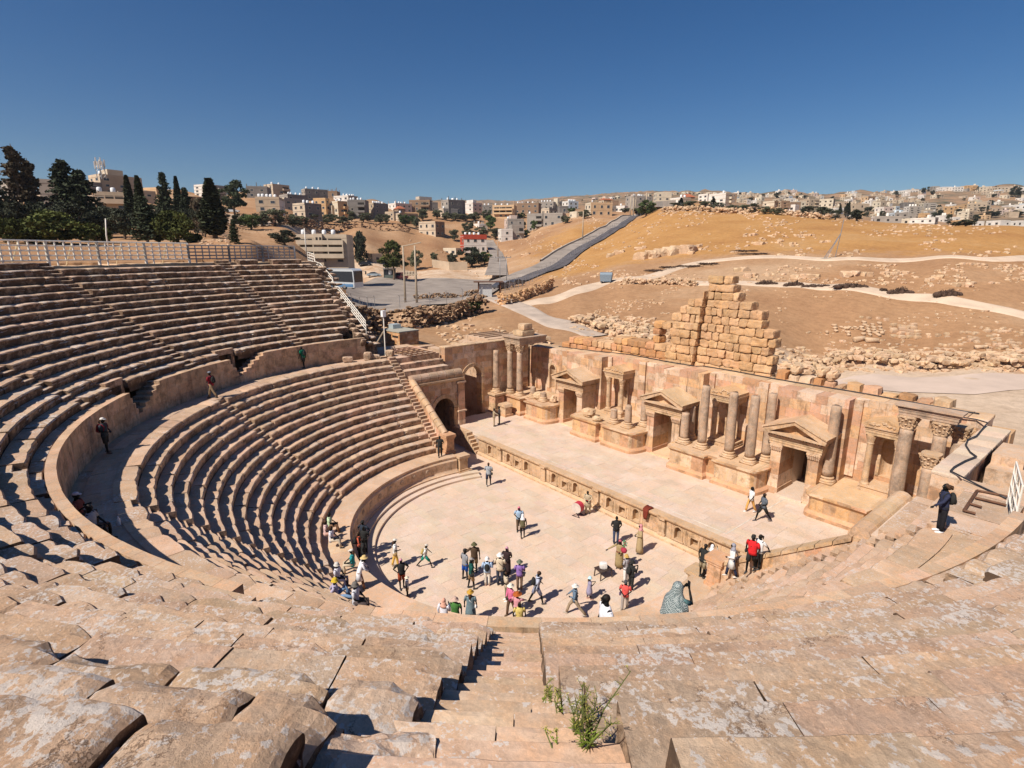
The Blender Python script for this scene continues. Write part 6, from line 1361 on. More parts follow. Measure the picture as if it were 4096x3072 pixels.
# rows of sorted ancient stones on the lower slope
def c4(x, y): return (2996+x*.4973, 650+y*.4973)
rowlab = {'drum': 'fallen column drum lying in the sorted rows of stones', 'block': 'squared ancient block set out in the sorted rows of stones'}
items = []
for x, ys in ((690, (1325, 1350, 1372)), (785, (1352, 1378, 1402)), (908, (1335, 1362, 1390)), (935, (1300, 1325)), (955, (1330, 1352, 1375, 1400)), (1000, (1315, 1340, 1362, 1385)), (1025, (1375, 1395)), (1055, (1310, 1335, 1360, 1385))): items += [(x+(y-1350)*.25, y, 'drum', 20) for y in ys]
items += [(x, 1335+8*(i % 2), 'drum', 15) for i, x in enumerate((740, 770, 805, 830, 850, 872))]+[(900, 1260, 'block', 16), (960, 1262, 'block', 18), (1035, 1268, 'block', 17), (1100, 1280, 'block', 22), (870, 1285, 'block', 14), (790, 1295, 'block', 16), (752, 1443, 'block', 24), (625, 1378, 'drum', 20), (885, 1445, 'drum', 38), (985, 1452, 'drum', 36)]
for x, ys in ((1160, (1325, 1350, 1378, 1410)), (1225, (1330, 1355, 1385, 1415)), (1290, (1345, 1370, 1395, 1420)), (1350, (1372, 1395, 1420)), (1320, (1322, 1340))): items += [(x, y, 'block', 27) for y in ys]
items += [(x, 1478, 'block', 17) for x in (1540, 1578, 1612, 1655, 1700)]+[(1440, 1395, 'block', 18), (1445, 1415, 'block', 16), (1520, 1405, 'block', 22), (1588, 1392, 'block', 20), (1592, 1412, 'block', 18), (1290, 1478, 'block', 14), (1340, 1485, 'block', 14), (1230, 1475, 'block', 12), (1425, 1322, 'block', 16), (1495, 1322, 'block', 14)]
rq = random.Random(4)
for k in range(18): items.append((1690+rq.uniform(0, 150), 1370+rq.uniform(0, 100), 'block', rq.uniform(14, 24)))
for k in range(34): items.append((1900+rq.uniform(0, 300), 1330+rq.uniform(0, 150), 'block', rq.uniform(14, 26)))
items += [(1845, 1505, 'drum', 30), (1895, 1500, 'drum', 26), (2040, 1505, 'drum', 30), (2140, 1490, 'block', 22), (1000, 1520, 'block', 22)]
for x, y, k, s in items:
    P = G(*c4(x, y), 60); s = s*.4973*depth(P)/FPX*.82; mb = MB(); a = rq.uniform(-.3, .3)+YAW
    if k == 'drum': L = s*rq.uniform(.9, 1.6); mb.tube([(-L, 0, s*.55), (-L*.96, 0, s*.6), (L*.96, 0, s*.6), (L, 0, s*.58)], [s*.62, s*.7, s*.68, s*.6], 12)
    else: rockbox(mb, -s*1.1, s*1.1, -s*.8, s*.8, -.1, s*rq.uniform(.7, 1.3), rq, bev=s*.14, rough=s*.15)
    o = mb.build('column_drum' if k == 'drum' else 'stone_block', ROCK, smooth=k == 'drum'); o.location = P; o.rotation_euler = (rq.uniform(-.1, .1), rq.uniform(-.1, .1), a+(pi/2 if k == 'drum' and s < .3 else 0)); tag(o, rowlab[k], 'column drum' if k == 'drum' else 'stone block', 'sorted rows of ancient stones')
# brown netting heaps
NET = plain('brown_netting', (.075, .045, .032), .9, var=.3, sc=3)
for i, (x0, x1, y0, y1, lab) in enumerate(((50, 230, 945, 985, 'short dark heap of brown netting at the left end of the lower track'), (280, 440, 948, 995, 'left mound of the long dark net bundle beside the lower track'), (420, 700, 975, 1008, 'flat middle stretch of the long dark net bundle'), (680, 950, 962, 1012, 'right mound of the long dark net bundle with loose mesh'), (1050, 1105, 1008, 1040, 'small round net roll beside the forked net heap'), (1110, 1320, 1002, 1065, 'forked dark net heap in the middle of the lower track'), (1487, 1708, 1002, 1075, 'arched dark net heap at the right of the lower track'))):
    P = G(*c4((x0+x1)/2, y1), 60); dp = depth(P); W = (x1-x0)*.4973*dp/FPX; H = (y1-y0)*.4973*dp/FPX*1.5; mb = MB(); R_ = Vector((cos(YAW), sin(YAW), 0)); F_ = Vector((-sin(YAW), cos(YAW), 0)); q = random.Random(i)
    for k in range(90):
        t = q.uniform(-.5, .5); b = P+R_*t*W+F_*q.uniform(-.4, .4); hh = H*(.45+.55*abs(nz(t*4, i, 0)))*(1-(abs(t)*2)**3); pa = []
        for m in range(7): s = m/6; pa.append(b+R_*(s-.5)*W*.16*q.uniform(.4, 1.4)+F_*q.uniform(-.12, .12)+Vector((0, 0, hh*sin(pi*s)*q.uniform(.4, 1)+.03)))
        mb.tube(pa, .035, 3)
    for k in range(5): t = (k+.5)/5-.5; b = P+R_*t*W; mb.ball((b.x, b.y, b.z+H*.1), (W*.13, .4, H*.3*(1.1-abs(t))), 9, 5)
    tag(mb.build('net_heap', NET), lab, 'netting')
for i, (x0, x1, y, lab) in enumerate(((1310, 1430, 848, 'left dark net strip on the upper track'), (1430, 1600, 842, 'broad dark net strip on the upper track'), (1625, 1735, 822, 'greyish flattened net beside the upper track'), (1200, 1290, 875, 'small faded net left of the strips on the upper track'), (1905, 2055, 718, 'upper dark net strip at the golden slope'), (1935, 2140, 742, 'lower dark net strip at the golden slope'))):
    a, b = G(2000+x0*.4973, 650+y*.4973, 60), G(2000+x1*.4973, 650+y*.4973, 60); mb = MB(); q = random.Random(i+20)
    for k in range(70):
        t = q.random(); p = a.lerp(b, t); e = .9*sin(pi*t)+.15; mb.tube([p+Vector((q.gauss(0, e), q.gauss(0, e), .05)), p+Vector((q.gauss(0, e), q.gauss(0, e), q.uniform(.1, .35))), p+(b-a)*q.uniform(-.1, .1)+Vector((q.gauss(0, e), q.gauss(0, e), .06))], .05, 3)
    tag(mb.build('net_strip', NET), lab, 'netting')
# ---------------------------------------------------------------- poles, fences, walls, vehicles
WOODP = plain('pole_wood', (.42, .34, .25), .85, var=.15, sc=1.5); DARKM = plain('dark_metal', (.05, .05, .055), .5, .5); RUSTM = plain('rusty_steel', (.15, .075, .045), .8, .2, var=.3)
def pole(u, vt, vb, r, mat, label, dmin=45, arms=(), name='utility_pole', cat='pole', lean=0):
    P = G(u, vb, dmin); H = (vb-vt)*depth(P)/FPX; o = empty(name, P, YAW, label, cat); mb = MB(); mb.tube([(0, 0, -.4), (0, 0, H*.5), (lean*H, 0, H)], [r*1.3, r*1.1, r*.8], 8); mb.build('shaft', mat, o, True)
    for z, L in arms: m = MB(); m.box(-L, L, -.07, .07, H*z-.08, H*z+.08); m.build('cross_arm', mat, o); [m2.build('insulator', DARKM, o) for x in (-L*.9, 0, L*.9) for m2 in [MB().lathe([(.07, 0), (.09, .12), (.05, .25)], 6, (x, 0, H*z+.08))]]
    return o, P, H
a = pole(1622, 990, 1218, .17, WOODP, 'left wooden pole of the twin poles at the car park edge', arms=()); b = pole(1668, 990, 1220, .17, WOODP, 'right wooden pole of the twin poles at the car park edge')
e = (b[1]-a[1]); m = MB(); H = a[2]
for z, ex in ((H-.1, .5), (H*.5, .1)): m.tube([a[1]+Vector((0, 0, z))-e*ex*.3, b[1]+Vector((0, 0, z))+e*ex], .1, 5)
for k in range(3): p = a[1]+e*(.25+.25*k)+Vector((0, 0, H*.5)); m.lathe([(.1, -.15), (.28, -.1), (.28, .5), (.1, .6)], 8, p)
m.build('cross_beam', WOODP, a[0]).matrix_parent_inverse = (Matrix.Translation(a[1]) @ Matrix.Rotation(YAW, 4, 'Z')).inverted()
pole(2000, 1033, 1128, .07, STEEL, 'thin left street lamp pole of the pair at the road bend', 100, ((.99, 1.3),)); pole(2026, 1033, 1130, .07, STEEL, 'thin right street lamp pole of the pair at the road bend', 100, ((.99, 1.3),))
pole(2330, 853, 966, .2, WOODP, 'tall pale pole beside the kerb half way up the road', 100); pole(2582, 776, 862, .25, WOODP, 'tall pale pole at the top of the road right of the big dark tree', 150)
for i, (u, vt, vb) in enumerate(((2520, 790, 868), (2532, 795, 868), (2541, 790, 850))): pole(u, vt, vb, .25, WOODP, ['left', 'middle', 'right'][i]+' one of three close poles before the tall grey unfinished house', 200)
pole(436, 880, 1005, .06, WHITEP, 'slanting white flag pole behind the grid fence', 42, lean=.06); pole(1226, 918, 1020, .12, WHITEP, 'taller white pole before the beige apartment house', 80); pole(1247, 942, 1020, .12, WHITEP, 'shorter white pole before the beige apartment house', 80); pole(1321, 995, 1066, .07, STEEL, 'thin lamp pole at the drive of the apartment house', 100)
pole(1990, 965, 1040, .1, WOODP, 'thin pole at the side road beside the red roof band house', 120, ((.95, .9),)); pole(1993, 990, 1068, .1, RUSTM, 'rust coloured thin pole on the verge of the side road', 120)
# tripod mast on the slope
P = G(3320, 1034, 60); H = 150*depth(P)/FPX; o = empty('tripod_mast', P, YAW, 'slim steel tripod mast standing on a slab beside the upper track', 'mast'); f = H/7
mb = MB(); apex = Vector((1.4*f, 0, H*.64))
for q in ((-.9*f, -.4, 0), (1.2*f, .5, 0), (-.7*f, .8, 0)): mb.tube([q, apex], .07, 5)
mb.tube([apex-Vector((.02, 0, .4)), Vector((1.6*f, 0, H))], .07, 5); mb.build('legs', STEEL, o); mb = MB(); mb.box(-1.5*f, 1.9*f, -1, 1.2, -.2, .12); mb.build('slab', CONC, o)
def fence(name, label, pix, gap, h, mat, dmin=45, wires=4, lean=True, wall=0):
    pts = [G(u, v, dmin) for u, v in pix]; o = empty(name, pts[0], 0, label, 'fence'); wm = MB(); posts = []; d0 = 0; last = None
    for a, b in zip(pts[:-1], pts[1:]):
        n = max(1, int((b-a).length/gap))
        for i in range(n): q = a.lerp(b, i/n); q.z = hgt(q.x, q.y); posts.append(q)
    posts.append(pts[-1]); posts = posts[:98]
    for q in posts:
        m = MB(); l = q-pts[0]; m.tube([l-Vector((0, 0, .3)), l+Vector((0, 0, h)), l+Vector((.25, -.25, h+.35)) if lean else l+Vector((0, 0, h+.02))], .045, 5); m.build('post', mat, o)
    for a, b in zip(posts[:-1], posts[1:]):
        for k in range(wires): z = Vector((0, 0, h*(k+.6)/wires)); wm.tube([a-pts[0]+z, b-pts[0]+z], .012, 3, cap=False)
        n = max(1, int((b-a).length/1.7))
        for k in range(n):
            q = (a-pts[0]).lerp(b-pts[0], k/n); q2 = (a-pts[0]).lerp(b-pts[0], min(1, (k+1)/n)); wm.tube([q+Vector((0, 0, .1)), q2+Vector((0, 0, h))], .007, 3, cap=False); wm.tube([q2+Vector((0, 0, .1)), q+Vector((0, 0, h))], .007, 3, cap=False)
    wm.build('wire_mesh', mat, o); return o
fence('wire_fence', 'wire mesh fence with bent posts along the right side of the climbing road', [(2020, 1172), (2130, 1130), (2230, 1070), (2330, 1005), (2430, 940), (2520, 885), (2600, 848)], 4.2, 2.3, STEEL, 80)
fence('wire_fence', 'wire mesh fence along the near edge of the car park', [(1408, 1243), (1500, 1243), (1600, 1240), (1720, 1228), (1850, 1212), (1930, 1200)], 3.2, 2.2, STEEL, 60)
fence('wire_fence', 'low wire fence on the ridge before the hedge', [(2650, 838), (2760, 838), (2900, 846), (3050, 852), (3200, 862), (3320, 875), (3450, 885)], 5, 2.4, STEEL, 160, 4)
# rubble terrace wall between car park and theatre, and the stone wall at the gate
def rubble(label, pix, h, t, n, s, name='rubble_wall', mat=None, dmin=40, cat='wall', drop=1.0):
    P = [G(u, v, dmin) for u, v in pix]; mb = MB(); q = random.Random(int(pix[0][0])); L = [(b-a).length for a, b in zip(P[:-1], P[1:])]; T = sum(L)
    for _ in range(n):
        x = q.uniform(0, T); k = 0
        while x > L[k] and k < len(L)-1: x -= L[k]; k += 1
        p = P[k].lerp(P[k+1], min(1, x/L[k])); z = hgt(p.x, p.y)+q.uniform(-.3, 1)*h*(1+.25*nz(p.x*.3, p.y*.3, 1)); d = (P[k+1]-P[k]).normalized(); nn = Vector((d.y, -d.x, 0))
        rock(mb, (p.x+nn.x*q.uniform(-t, t), p.y+nn.y*q.uniform(-t, t), z), s*q.uniform(.5, 1.3), q, .7)
    return tag(mb.build(name, mat or ROCK), label, cat)
DROCK = stone('dark_rubble', (.34, .24, .16), patina=.7, pat_col=(.10, .065, .045), var=.35, bump=.6)
rubble('dark rubble terrace wall below the car park fence', [(1440, 1318), (1540, 1320), (1640, 1315), (1740, 1300), (1850, 1270), (1950, 1245)], 2.6, .8, 800, .36, mat=DROCK)
rubble('low grey rubble wall behind the twin wooden poles', [(1660, 1205), (1760, 1200), (1850, 1195), (1925, 1185)], 1.2, .4, 260, .35, mat=DROCK, dmin=60)
rubble('rough golden stone wall with rounded top beside the lower road', [(1985, 1215), (2020, 1222), (2100, 1200), (2170, 1172), (2210, 1150)], 1.9, .35, 420, .36, mat=RUST, dmin=60)
rubble('heap of tumbled stones behind the left end of the stage wall', [(1890, 1380), (1990, 1385), (2080, 1370), (2160, 1385)], .9, 1.6, 240, .5, 'rubble_heap', cat='rubble')
rubble('pale stone pile along the lane behind the low outer wall', [(2330, 1290), (2430, 1310), (2540, 1345), (2640, 1375)], .9, 2.6, 420, .5, 'rubble_heap', cat='rubble')
rubble('line of heaped stones along the lower side of the upper track', [(2480, 1140), (2560, 1138), (2640, 1140), (2720, 1140), (2790, 1145)], .9, .6, 260, .42, 'rubble_heap', cat='rubble')
rubble('broad field of fallen blocks right of the tall ruined fragment', [(3100, 1470), (3300, 1455), (3600, 1452), (3900, 1450), (4150, 1450)], .6, 3.4, 640, .5, 'rubble_field', cat='rubble')
rubble('long dark dry stone retaining wall below the olive trees', [(1000, 902), (1100, 905), (1250, 912), (1400, 916), (1520, 922), (1640, 932)], 3.2, .3, 700, .6, 'retaining_wall', DROCK, 150)
rubble('ridge of piled stones along the top of the golden hill', [(2650, 850), (2760, 845), (2880, 850), (3000, 855), (3150, 860), (3300, 876)], 1.6, 3, 700, .75, 'rubble_ridge', cat='rubble', dmin=160)
for lab, pix, h, col in (('yellow plastered yard wall in front of the house with red roof band', [(1730, 1066), (1800, 1080), (1870, 1082)], 3, 'tan'), ('concrete garden wall on the ridge left of the arched window house', [(2592, 830), (2650, 832), (2700, 830)], 3, 'grey')):
    P = [G(u, v, 120) for u, v in pix]; mb = MB()
    for a, b in zip(P[:-1], P[1:]): d = (b-a).normalized()*.2; n_ = Vector((-d.y, d.x, 0)); mb.add([a-n_-Vector((0, 0, 1)), b-n_-Vector((0, 0, 1)), b+n_-Vector((0, 0, 1)), a+n_-Vector((0, 0, 1)), a-n_+Vector((0, 0, h)), b-n_+Vector((0, 0, h)), b+n_+Vector((0, 0, h)), a+n_+Vector((0, 0, h))], [(0, 1, 5, 4), (1, 2, 6, 5), (2, 3, 7, 6), (3, 0, 4, 7), (4, 5, 6, 7)])
    tag(mb.build('yard_wall', wallmat(col)), lab, 'wall')
def car(u, v, head, body, label, dmin=60, kind='car', lift=.45):
    P = G(u, v, dmin); P.z += lift-.4 if lift < .45 else lift-.4; o = empty({'car': 'parked_car', 'van': 'minibus', 'bus': 'coach'}[kind], P, head, label, {'car': 'car', 'van': 'minibus', 'bus': 'coach'}[kind]); 
    L, Wd, H, wr = dict(car=(4.5, 1.76, 1.45, .31), van=(5.2, 1.9, 2.3, .33), bus=(12, 2.55, 3.5, .5))[kind]; pb = plain('car_paint_%d' % int(body[0]*999+body[2]*77), body, .3, .2, var=.03, spec=.5)
    if kind == 'car': prof = [(-L/2, .28), (-L/2-.02, .6), (-L/2+.1, .92), (-L/2+.55, 1.0), (-L*.2, 1.42), (L*.1, 1.45), (L*.27, .98), (L/2-.25, .82), (L/2, .62), (L/2, .28)]
    elif kind == 'van': prof = [(-L/2, .3), (-L/2, 2.1), (-L/2+.12, 2.28), (L*.3, 2.28), (L*.40, 1.45), (L/2-.05, 1.2), (L/2, .9), (L/2, .3)]
    else: prof = [(-L/2, .35), (-L/2, 3.2), (-L/2+.25, 3.48), (L/2-.5, 3.5), (L/2-.1, 3.2), (L/2, 1.2), (L/2-.03, .35)]
    mb = MB(); n = len(prof); vs = []
    for s, k in ((-1, .9), (-1, 1), (1, 1), (1, .9)):
        for x, z in prof: vs.append((x*(1 if abs(k) == 1 else .985), s*Wd/2*(k if z > .95 and kind == 'car' else (1 if k == 1 else .96))*(.86 if kind == 'car' and z > 1.1 else 1), z))
    fs = [(j*n+i, j*n+(i+1) % n, (j+1)*n+(i+1) % n, (j+1)*n+i) for j in range(3) for i in range(n)]+[tuple(range(n)), tuple(3*n+i for i in range(n))[::-1]]
    mb.add(vs, fs); mb.build('body', pb, o)
    mb = MB()
    for s in (-1, 1):
        y = s*(Wd/2+.012)
        if kind == 'car': q = [(-L*.36, 1.0), (-L*.2, 1.36), (L*.09, 1.38), (L*.24, 1.0)]; y *= .9
        elif kind == 'van': q = [(-L*.45, 1.25), (-L*.45, 2.0), (L*.26, 2.0), (L*.36, 1.3)]
        else: q = [(-L*.48, 1.55), (-L*.48, 3.05), (L*.47, 3.05), (L*.48, 1.3)]
        mb.add([(x, y, z) for x, z in q]+[(x, y-s*.05, z) for x, z in q], [(0, 1, 2, 3), (4, 7, 6, 5), (0, 4, 5, 1), (1, 5, 6, 2), (2, 6, 7, 3), (3, 7, 4, 0)])
    if kind == 'bus': mb.box(L/2-.06, L/2+.03, -1.15, 1.15, 1.25, 3.1)
    elif kind == 'van': mb.add([(L*.305, -.8, 2.2), (L*.305, .8, 2.2), (L*.41, .8, 1.45), (L*.41, -.8, 1.45)], [(0, 1, 2, 3)])
    else: mb.add([(L*.105, -.62, 1.42), (L*.105, .62, 1.42), (L*.272, .68, 1.0), (L*.272, -.68, 1.0)], [(0, 1, 2, 3)])
    mb.build('window', GLASS, o)
    for sx in ((-.31, .31) if kind != 'bus' else (-.28, .33)):
        for sy in (-1, 1): m = MB(); c = Vector((sx*L, sy*(Wd/2-.1), wr)); m.tube([c-Vector((0, .1, 0)), c+Vector((0, .1, 0))], wr, 12); w_ = m.build('wheel', DARKM, o); m = MB(); m.tube([c-Vector((0, .12, 0)), c+Vector((0, .12, 0))], wr*.55, 8); m.build('rim', STEEL, w_)
    for sy in (-1, 1): m = MB(); m.ball((L/2-.05, sy*Wd*.36, .72 if kind == 'car' else .8), (.08, .16, .1), 6, 4); m.build('headlight', TANK, o)
    if kind == 'bus':
        for sy in (-1, 1): m = MB(); m.tube([(L/2-.1, sy*1.25, 3.1), (L/2+.5, sy*1.5, 3.0)], .04, 4); m.box(L/2+.42, L/2+.52, sy*1.5-.12, sy*1.5+.12, 2.5, 3.05); m.build('mirror', DARKM, o)
        m = MB(); m.box(-L/2+.2, L/2-.3, -1.283, 1.283, .5, .95); m.build('stripe', plain('bus_blue', (.10, .22, .40), .4), o)
    return o
car(1322, 1156, radians(30), (.62, .66, .70), 'white coach with dark windscreen standing in the car park behind the seats', 100, 'bus')
car(1496, 1106, radians(62), (.38, .46, .52), 'silver blue saloon car parked at the far edge of the car park', 100); car(1606, 1119, radians(-60), (.40, .06, .10), 'white and maroon minibus beside the booth under the umbrella pine', 100, 'van')
mb = MB(); mb.box(-2.62, 2.62, -.97, .97, 1.25, 2.31); vm = bpy.data.objects[-1] if False else None
car(930, 853, radians(60), (.62, .62, .60), 'white car parked on the hillside road below the big pine', 120, lift=.5); car(1460, 1062, radians(62), (.03, .03, .035), 'black car parked in the shade by the tan hut', 120, lift=.5)
for i, (u, c, t) in enumerate(((2005, (.08, .08, .09), 'left dark car of the three behind the wire fence at the road bend'), (2028, (.30, .30, .32), 'middle grey car of the three behind the wire fence at the road bend'), (2066, (.05, .05, .06), 'right dark car of the three behind the wire fence at the road bend'))): car(u, 1162-8*i, radians(100), c, t, 90, lift=.75)
P = G(1560, 1114, 100); o = empty('booth', P+Vector((0, 0, .3)), YAW+.2, 'dark glazed booth with flat roof beside the umbrella pine', 'booth'); mb = MB()
for x in (-1.8, 1.8):
    for y in (-1.5, 1.5): mb.box(x-.08, x+.08, y-.08, y+.08, 0, 2.7)
mb.box(-1.8, 1.8, -1.5, 1.5, 0, .9); mb.build('frame', plain('booth_green_grey', (.12, .15, .14), .6), o); mb = MB(); mb.box(-1.74, 1.74, -1.44, 1.44, .9, 2.6); mb.build('glazing', GLASS, o); mb = MB(); mb.box(-2.1, 2.1, -1.8, 1.8, 2.7, 2.9); mb.build('roof', plain('booth_roof', (.30, .34, .34), .6), o)
mb = MB(); mb.box(-.3, .6, -1.52, -1.5, 1.1, 2.3); mb.build('notice', TANK, o)
P = G(2424, 1132, 60); o = empty('waste_container', P+Vector((0, 0, .1)), YAW-.3, 'blue grey metal waste container beside the dirt track', 'waste container'); BLUE = plain('faded_blue_metal', (.20, .25, .30), .6, .3)
mb = MB(); mb.prism([(-1.0, .25), (1.0, .25), (1.15, 1.5), (-1.15, 1.5)], 'y', -.8, .8); mb.build('bin_body', BLUE, o); mb = MB(); mb.tube([(-1.15, 0, 1.35), (1.15, 0, 1.35)], .62, 14); mb.build('lid', BLUE, o)
for x in (-.85, .85): m = MB(); m.tube([(x, -.75, .14), (x, .75, .14)], .14, 8); m.build('wheel', DARKM, o)
P = G(1958, 1190, 60); o = empty('gate_shelter', P, YAW+.1, 'rough gate shelter with flat tin roof at the car park corner', 'shelter'); mb = MB()
for x in (-2, 2):
    for y in (-1.2, 1.2): mb.tube([(x, y, -.3), (x, y, 2.8)], .09, 6)
mb.build('post', RUSTM, o); mb = MB(); mb.box(-2.9, 2.6, -1.6, 1.6, 2.8, 2.9); mb.build('roof', RUSTM, o); mb = MB(); mb.box(-1.9, .4, -.9, .9, 0, 2.4); mb.build('cabin', plain('pale_panel', (.5, .5, .5), .7), o)
# stone hut with a flat roof and equipment box behind the left end of the seats
q = onz(1592, 1396, 7.3); o = empty('stone_hut', (q.x-1.6, q.y+1.2, 7.2), .12, 'small flat roofed stone hut behind the left end of the seats', 'hut'); o.scale = (.62, .62, .62); mb = MB(); ashlar(mb, (-2.6, -2, 0), 0, 5.2, 0, 2.9, .4, rng, bl=(.4, .8), ch=(.3, .4), holes=[(3.1, 4.9, 1.9, 2.3)]); ashlar(mb, (2.6, -2, 0), pi/2, 4, 0, 2.9, .4, rng, bl=(.4, .8), ch=(.3, .4)); mb.box(-2.6, 2.2, -1.6, 2, 0, 2.85, .7); mb.build('wall', RUST, o); mb = MB(); mb.box(-2.7, 2.7, -2.1, 2.1, 2.9, 3.08); mb.build('roof', plain('hut_roof', (.38, .36, .30), .9), o); mb = MB(); mb.box(.55, 2.25, -1.9, -1.7, 1.92, 2.28); mb.build('window_slot', VOID, o)
mb = MB(); mb.box(-2.3, -.6, -.8, .8, 0, .75); b_ = mb.build('metal_box', plain('pale_blue_box', (.42, .48, .50), .5, .2)); b_.location = (o.location.x-.3, o.location.y, 9.12); b_.scale = (.6, .6, .6); tag(b_, 'pale grey metal cabinet on the roof of the small stone hut', 'cabinet')
# ---------------------------------------------------------------- people
def sup(x, y):
    """height of the stone underfoot"""
    r = hypot(x, y)
    if y > 5.9 and abs(x) < 18.5: return ZS
    if y > 1.0 and r < 25 and abs(x) < 16.5: return 0.0
    if r < RS: return 0.0
    if r < RP-.4: return .32 if r > RS+.48 else .16
    if r < R0L: return ZP
    if r < RL+.75: return ZP+HL*(1+min(NL-1, int((r-R0L)/TL)))
    if r < RW: return ZL-.05
    return ZW+HU*int((r-RW)/TU)
SKIN = {k: plain('skin_'+k, c, .6, var=.05, spec=.3) for k, c in dict(light=(.60, .36, .26), tan=(.48, .28, .19), brown=(.32, .17, .105), red=(.56, .26, .19)).items()}
def cloth(c):
    n = 'cloth_%02d_%02d_%02d' % tuple(int(k*99) for k in c); return plain(n, c, .9, var=.14, sc=14, spec=.1)
HAIRC = dict(dark=(.018, .012, .01), brown=(.07, .035, .018), grey=(.25, .23, .21))
EYE = None
def person(px, label, f=0, h=1.72, top=(.5, .5, .5), sleeve='short', bottom='trousers', bc=(.1, .1, .12), shoes=(.06, .06, .06), hat=None, hc=(.6, .6, .55), hair='short', hcol='dark', arms='down', st=0.0, lean=0.0, pose='stand', bag=None, bagc=(.03, .03, .03), skin='tan', z=None, feet=False, slim=1.12, vox=.013, dist=None, at=None, belt=None, xtra=None):
    if at is not None: P = Vector(at)
    elif feet == 'sup':
        z0 = 1.0
        for _ in range(14): P = onz(px[0], px[1], z0); z0 += (sup(P.x, min(P.y, .9))-z0)*.6
        P.z = sup(P.x, min(P.y, .9))
    elif feet: P = onz(px[0], px[1], 0 if z is None else z)
    else:
        z0 = 0 if z is None else z; hh = h*(.74 if pose == 'sit' else (.55 if pose == 'lie' else 1))
        for _ in range(8):
            P = onz(px[0], px[1], z0+hh)
            if z is None: z1 = sup(P.x, P.y); z0 = z0+(z1-z0)*.7
        P = Vector((P.x, P.y, P.z-hh))
        if z is None: P.z = sup(P.x, P.y)
    k = h/1.75; rz = YAW-radians(f); root = empty('person', P, rz, label, 'person')
    sh = -.47*k if pose == 'sit' else (-.80*k if pose == 'lie' else 0)
    def V(x, y, zz): y2 = y+lean*max(0, zz-.92); return Vector((x*k*slim if abs(x) < .3 else x*k, y2*k, zz*k+sh))
    body = MB(); legs = []
    for s in (-1, 1):
        ph = st*s
        if pose == 'stand': hip, kn, an = V(s*.088, 0, .92), V(s*.095, .30*ph+.02*abs(ph), .50+.03*abs(ph)), V(s*.09, .46*ph-(.14 if ph < 0 else 0)*abs(ph), .085+(.06 if ph < 0 else 0)*abs(ph)*2)
        elif pose == 'sit': hip, kn, an = V(s*.095, -.02, .94), V(s*.13, .42, .97), V(s*.13, .45+.06*s, .55)
        else: hip, kn, an = V(s*.095, 0, .92), V(s*.12, .40, 1.12-.12*s), V(s*.13, .62+.1*s, .88)
        toe = an+Vector((0, .16*k, -.055*k)); legs.append((hip, kn, an, toe))
        body.tube([hip+Vector((0, 0, .04*k)), hip.lerp(kn, .4), kn, kn.lerp(an, .35), an, an+Vector((0, .02, -.05*k))], [.088*k, .078*k, .054*k, .054*k, .036*k, .034*k], 9)
        body.tube([an+Vector((0, -.04*k, -.05*k)), an+Vector((0, .06*k, -.05*k)), toe], [.036*k, .038*k, .026*k], 8)
    def loft(mb, rings, n=14, cap=True):
        vs = []
        for c, rx, ry in rings:
            for i in range(n): a = 2*pi*i/n; vs.append(c+Vector((rx*k*cos(a), ry*k*sin(a), 0)))
        fs = [(j*n+i, j*n+(i+1) % n, (j+1)*n+(i+1) % n, (j+1)*n+i) for j in range(len(rings)-1) for i in range(n)]
        if cap: fs += [tuple(range(n))[::-1], tuple((len(rings)-1)*n+i for i in range(n))]
        mb.add(vs, fs)
    tor = [(V(0, 0, .86), .165*slim, .115), (V(0, 0, .98), .16*slim, .11), (V(0, 0, 1.1), .142*slim, .10), (V(0, .01, 1.28), .168*slim, .115), (V(0, 0, 1.38), .175*slim, .105), (V(0, -.01, 1.45), .13*slim, .075), (V(0, -.01, 1.49), .06, .055), (V(0, 0, 1.56), .052, .055)]
    loft(body, tor)
    hd = V(0, .02+lean*.05, 1.635); nod = Matrix.Rotation(-.25 if lean > .15 else 0, 3, 'X')
    body.ball(hd, (.076*k, .094*k, .115*k), 12, 9); body.ball(hd+Vector((0, .03*k, -.06*k)), (.055*k, .06*k, .055*k), 8, 6); body.ball(hd+Vector((0, .097*k, -.012*k)), (.013*k, .02*k, .022*k), 6, 5)
    for s in (-1, 1): body.ball(hd+Vector((s*.078*k, -.005, -.01*k)), (.012*k, .022*k, .032*k), 6, 5)
    A = {'down': ((.25, -.03, 1.15), (.26, .06, .90)), 'front': ((.26, -.01, 1.16), (.08, .23, 1.08)), 'phone': ((.23, .08, 1.17), (.07, .33, 1.30)), 'hips': ((.40, -.06, 1.19), (.20, .03, 1.03)), 'camera': ((.22, .20, 1.32), (.07, .27, 1.57)), 'strap': ((.24, -.02, 1.16), (.10, .16, 1.22)), 'lap': ((.24, .08, 1.18), (.10, .33, 1.05)), 'back': ((.27, -.2, 1.18), (.30, -.32, .95)), 'reach': ((.26, .22, 1.30), (.22, .48, 1.12)), 'out': ((.42, .12, 1.28), (.62, .26, 1.16)), 'fwd': ((.25, .16, 1.20), (.2, .38, 1.02))}
    ar = arms if isinstance(arms, tuple) else (arms, arms); sl = MB(); wr = []
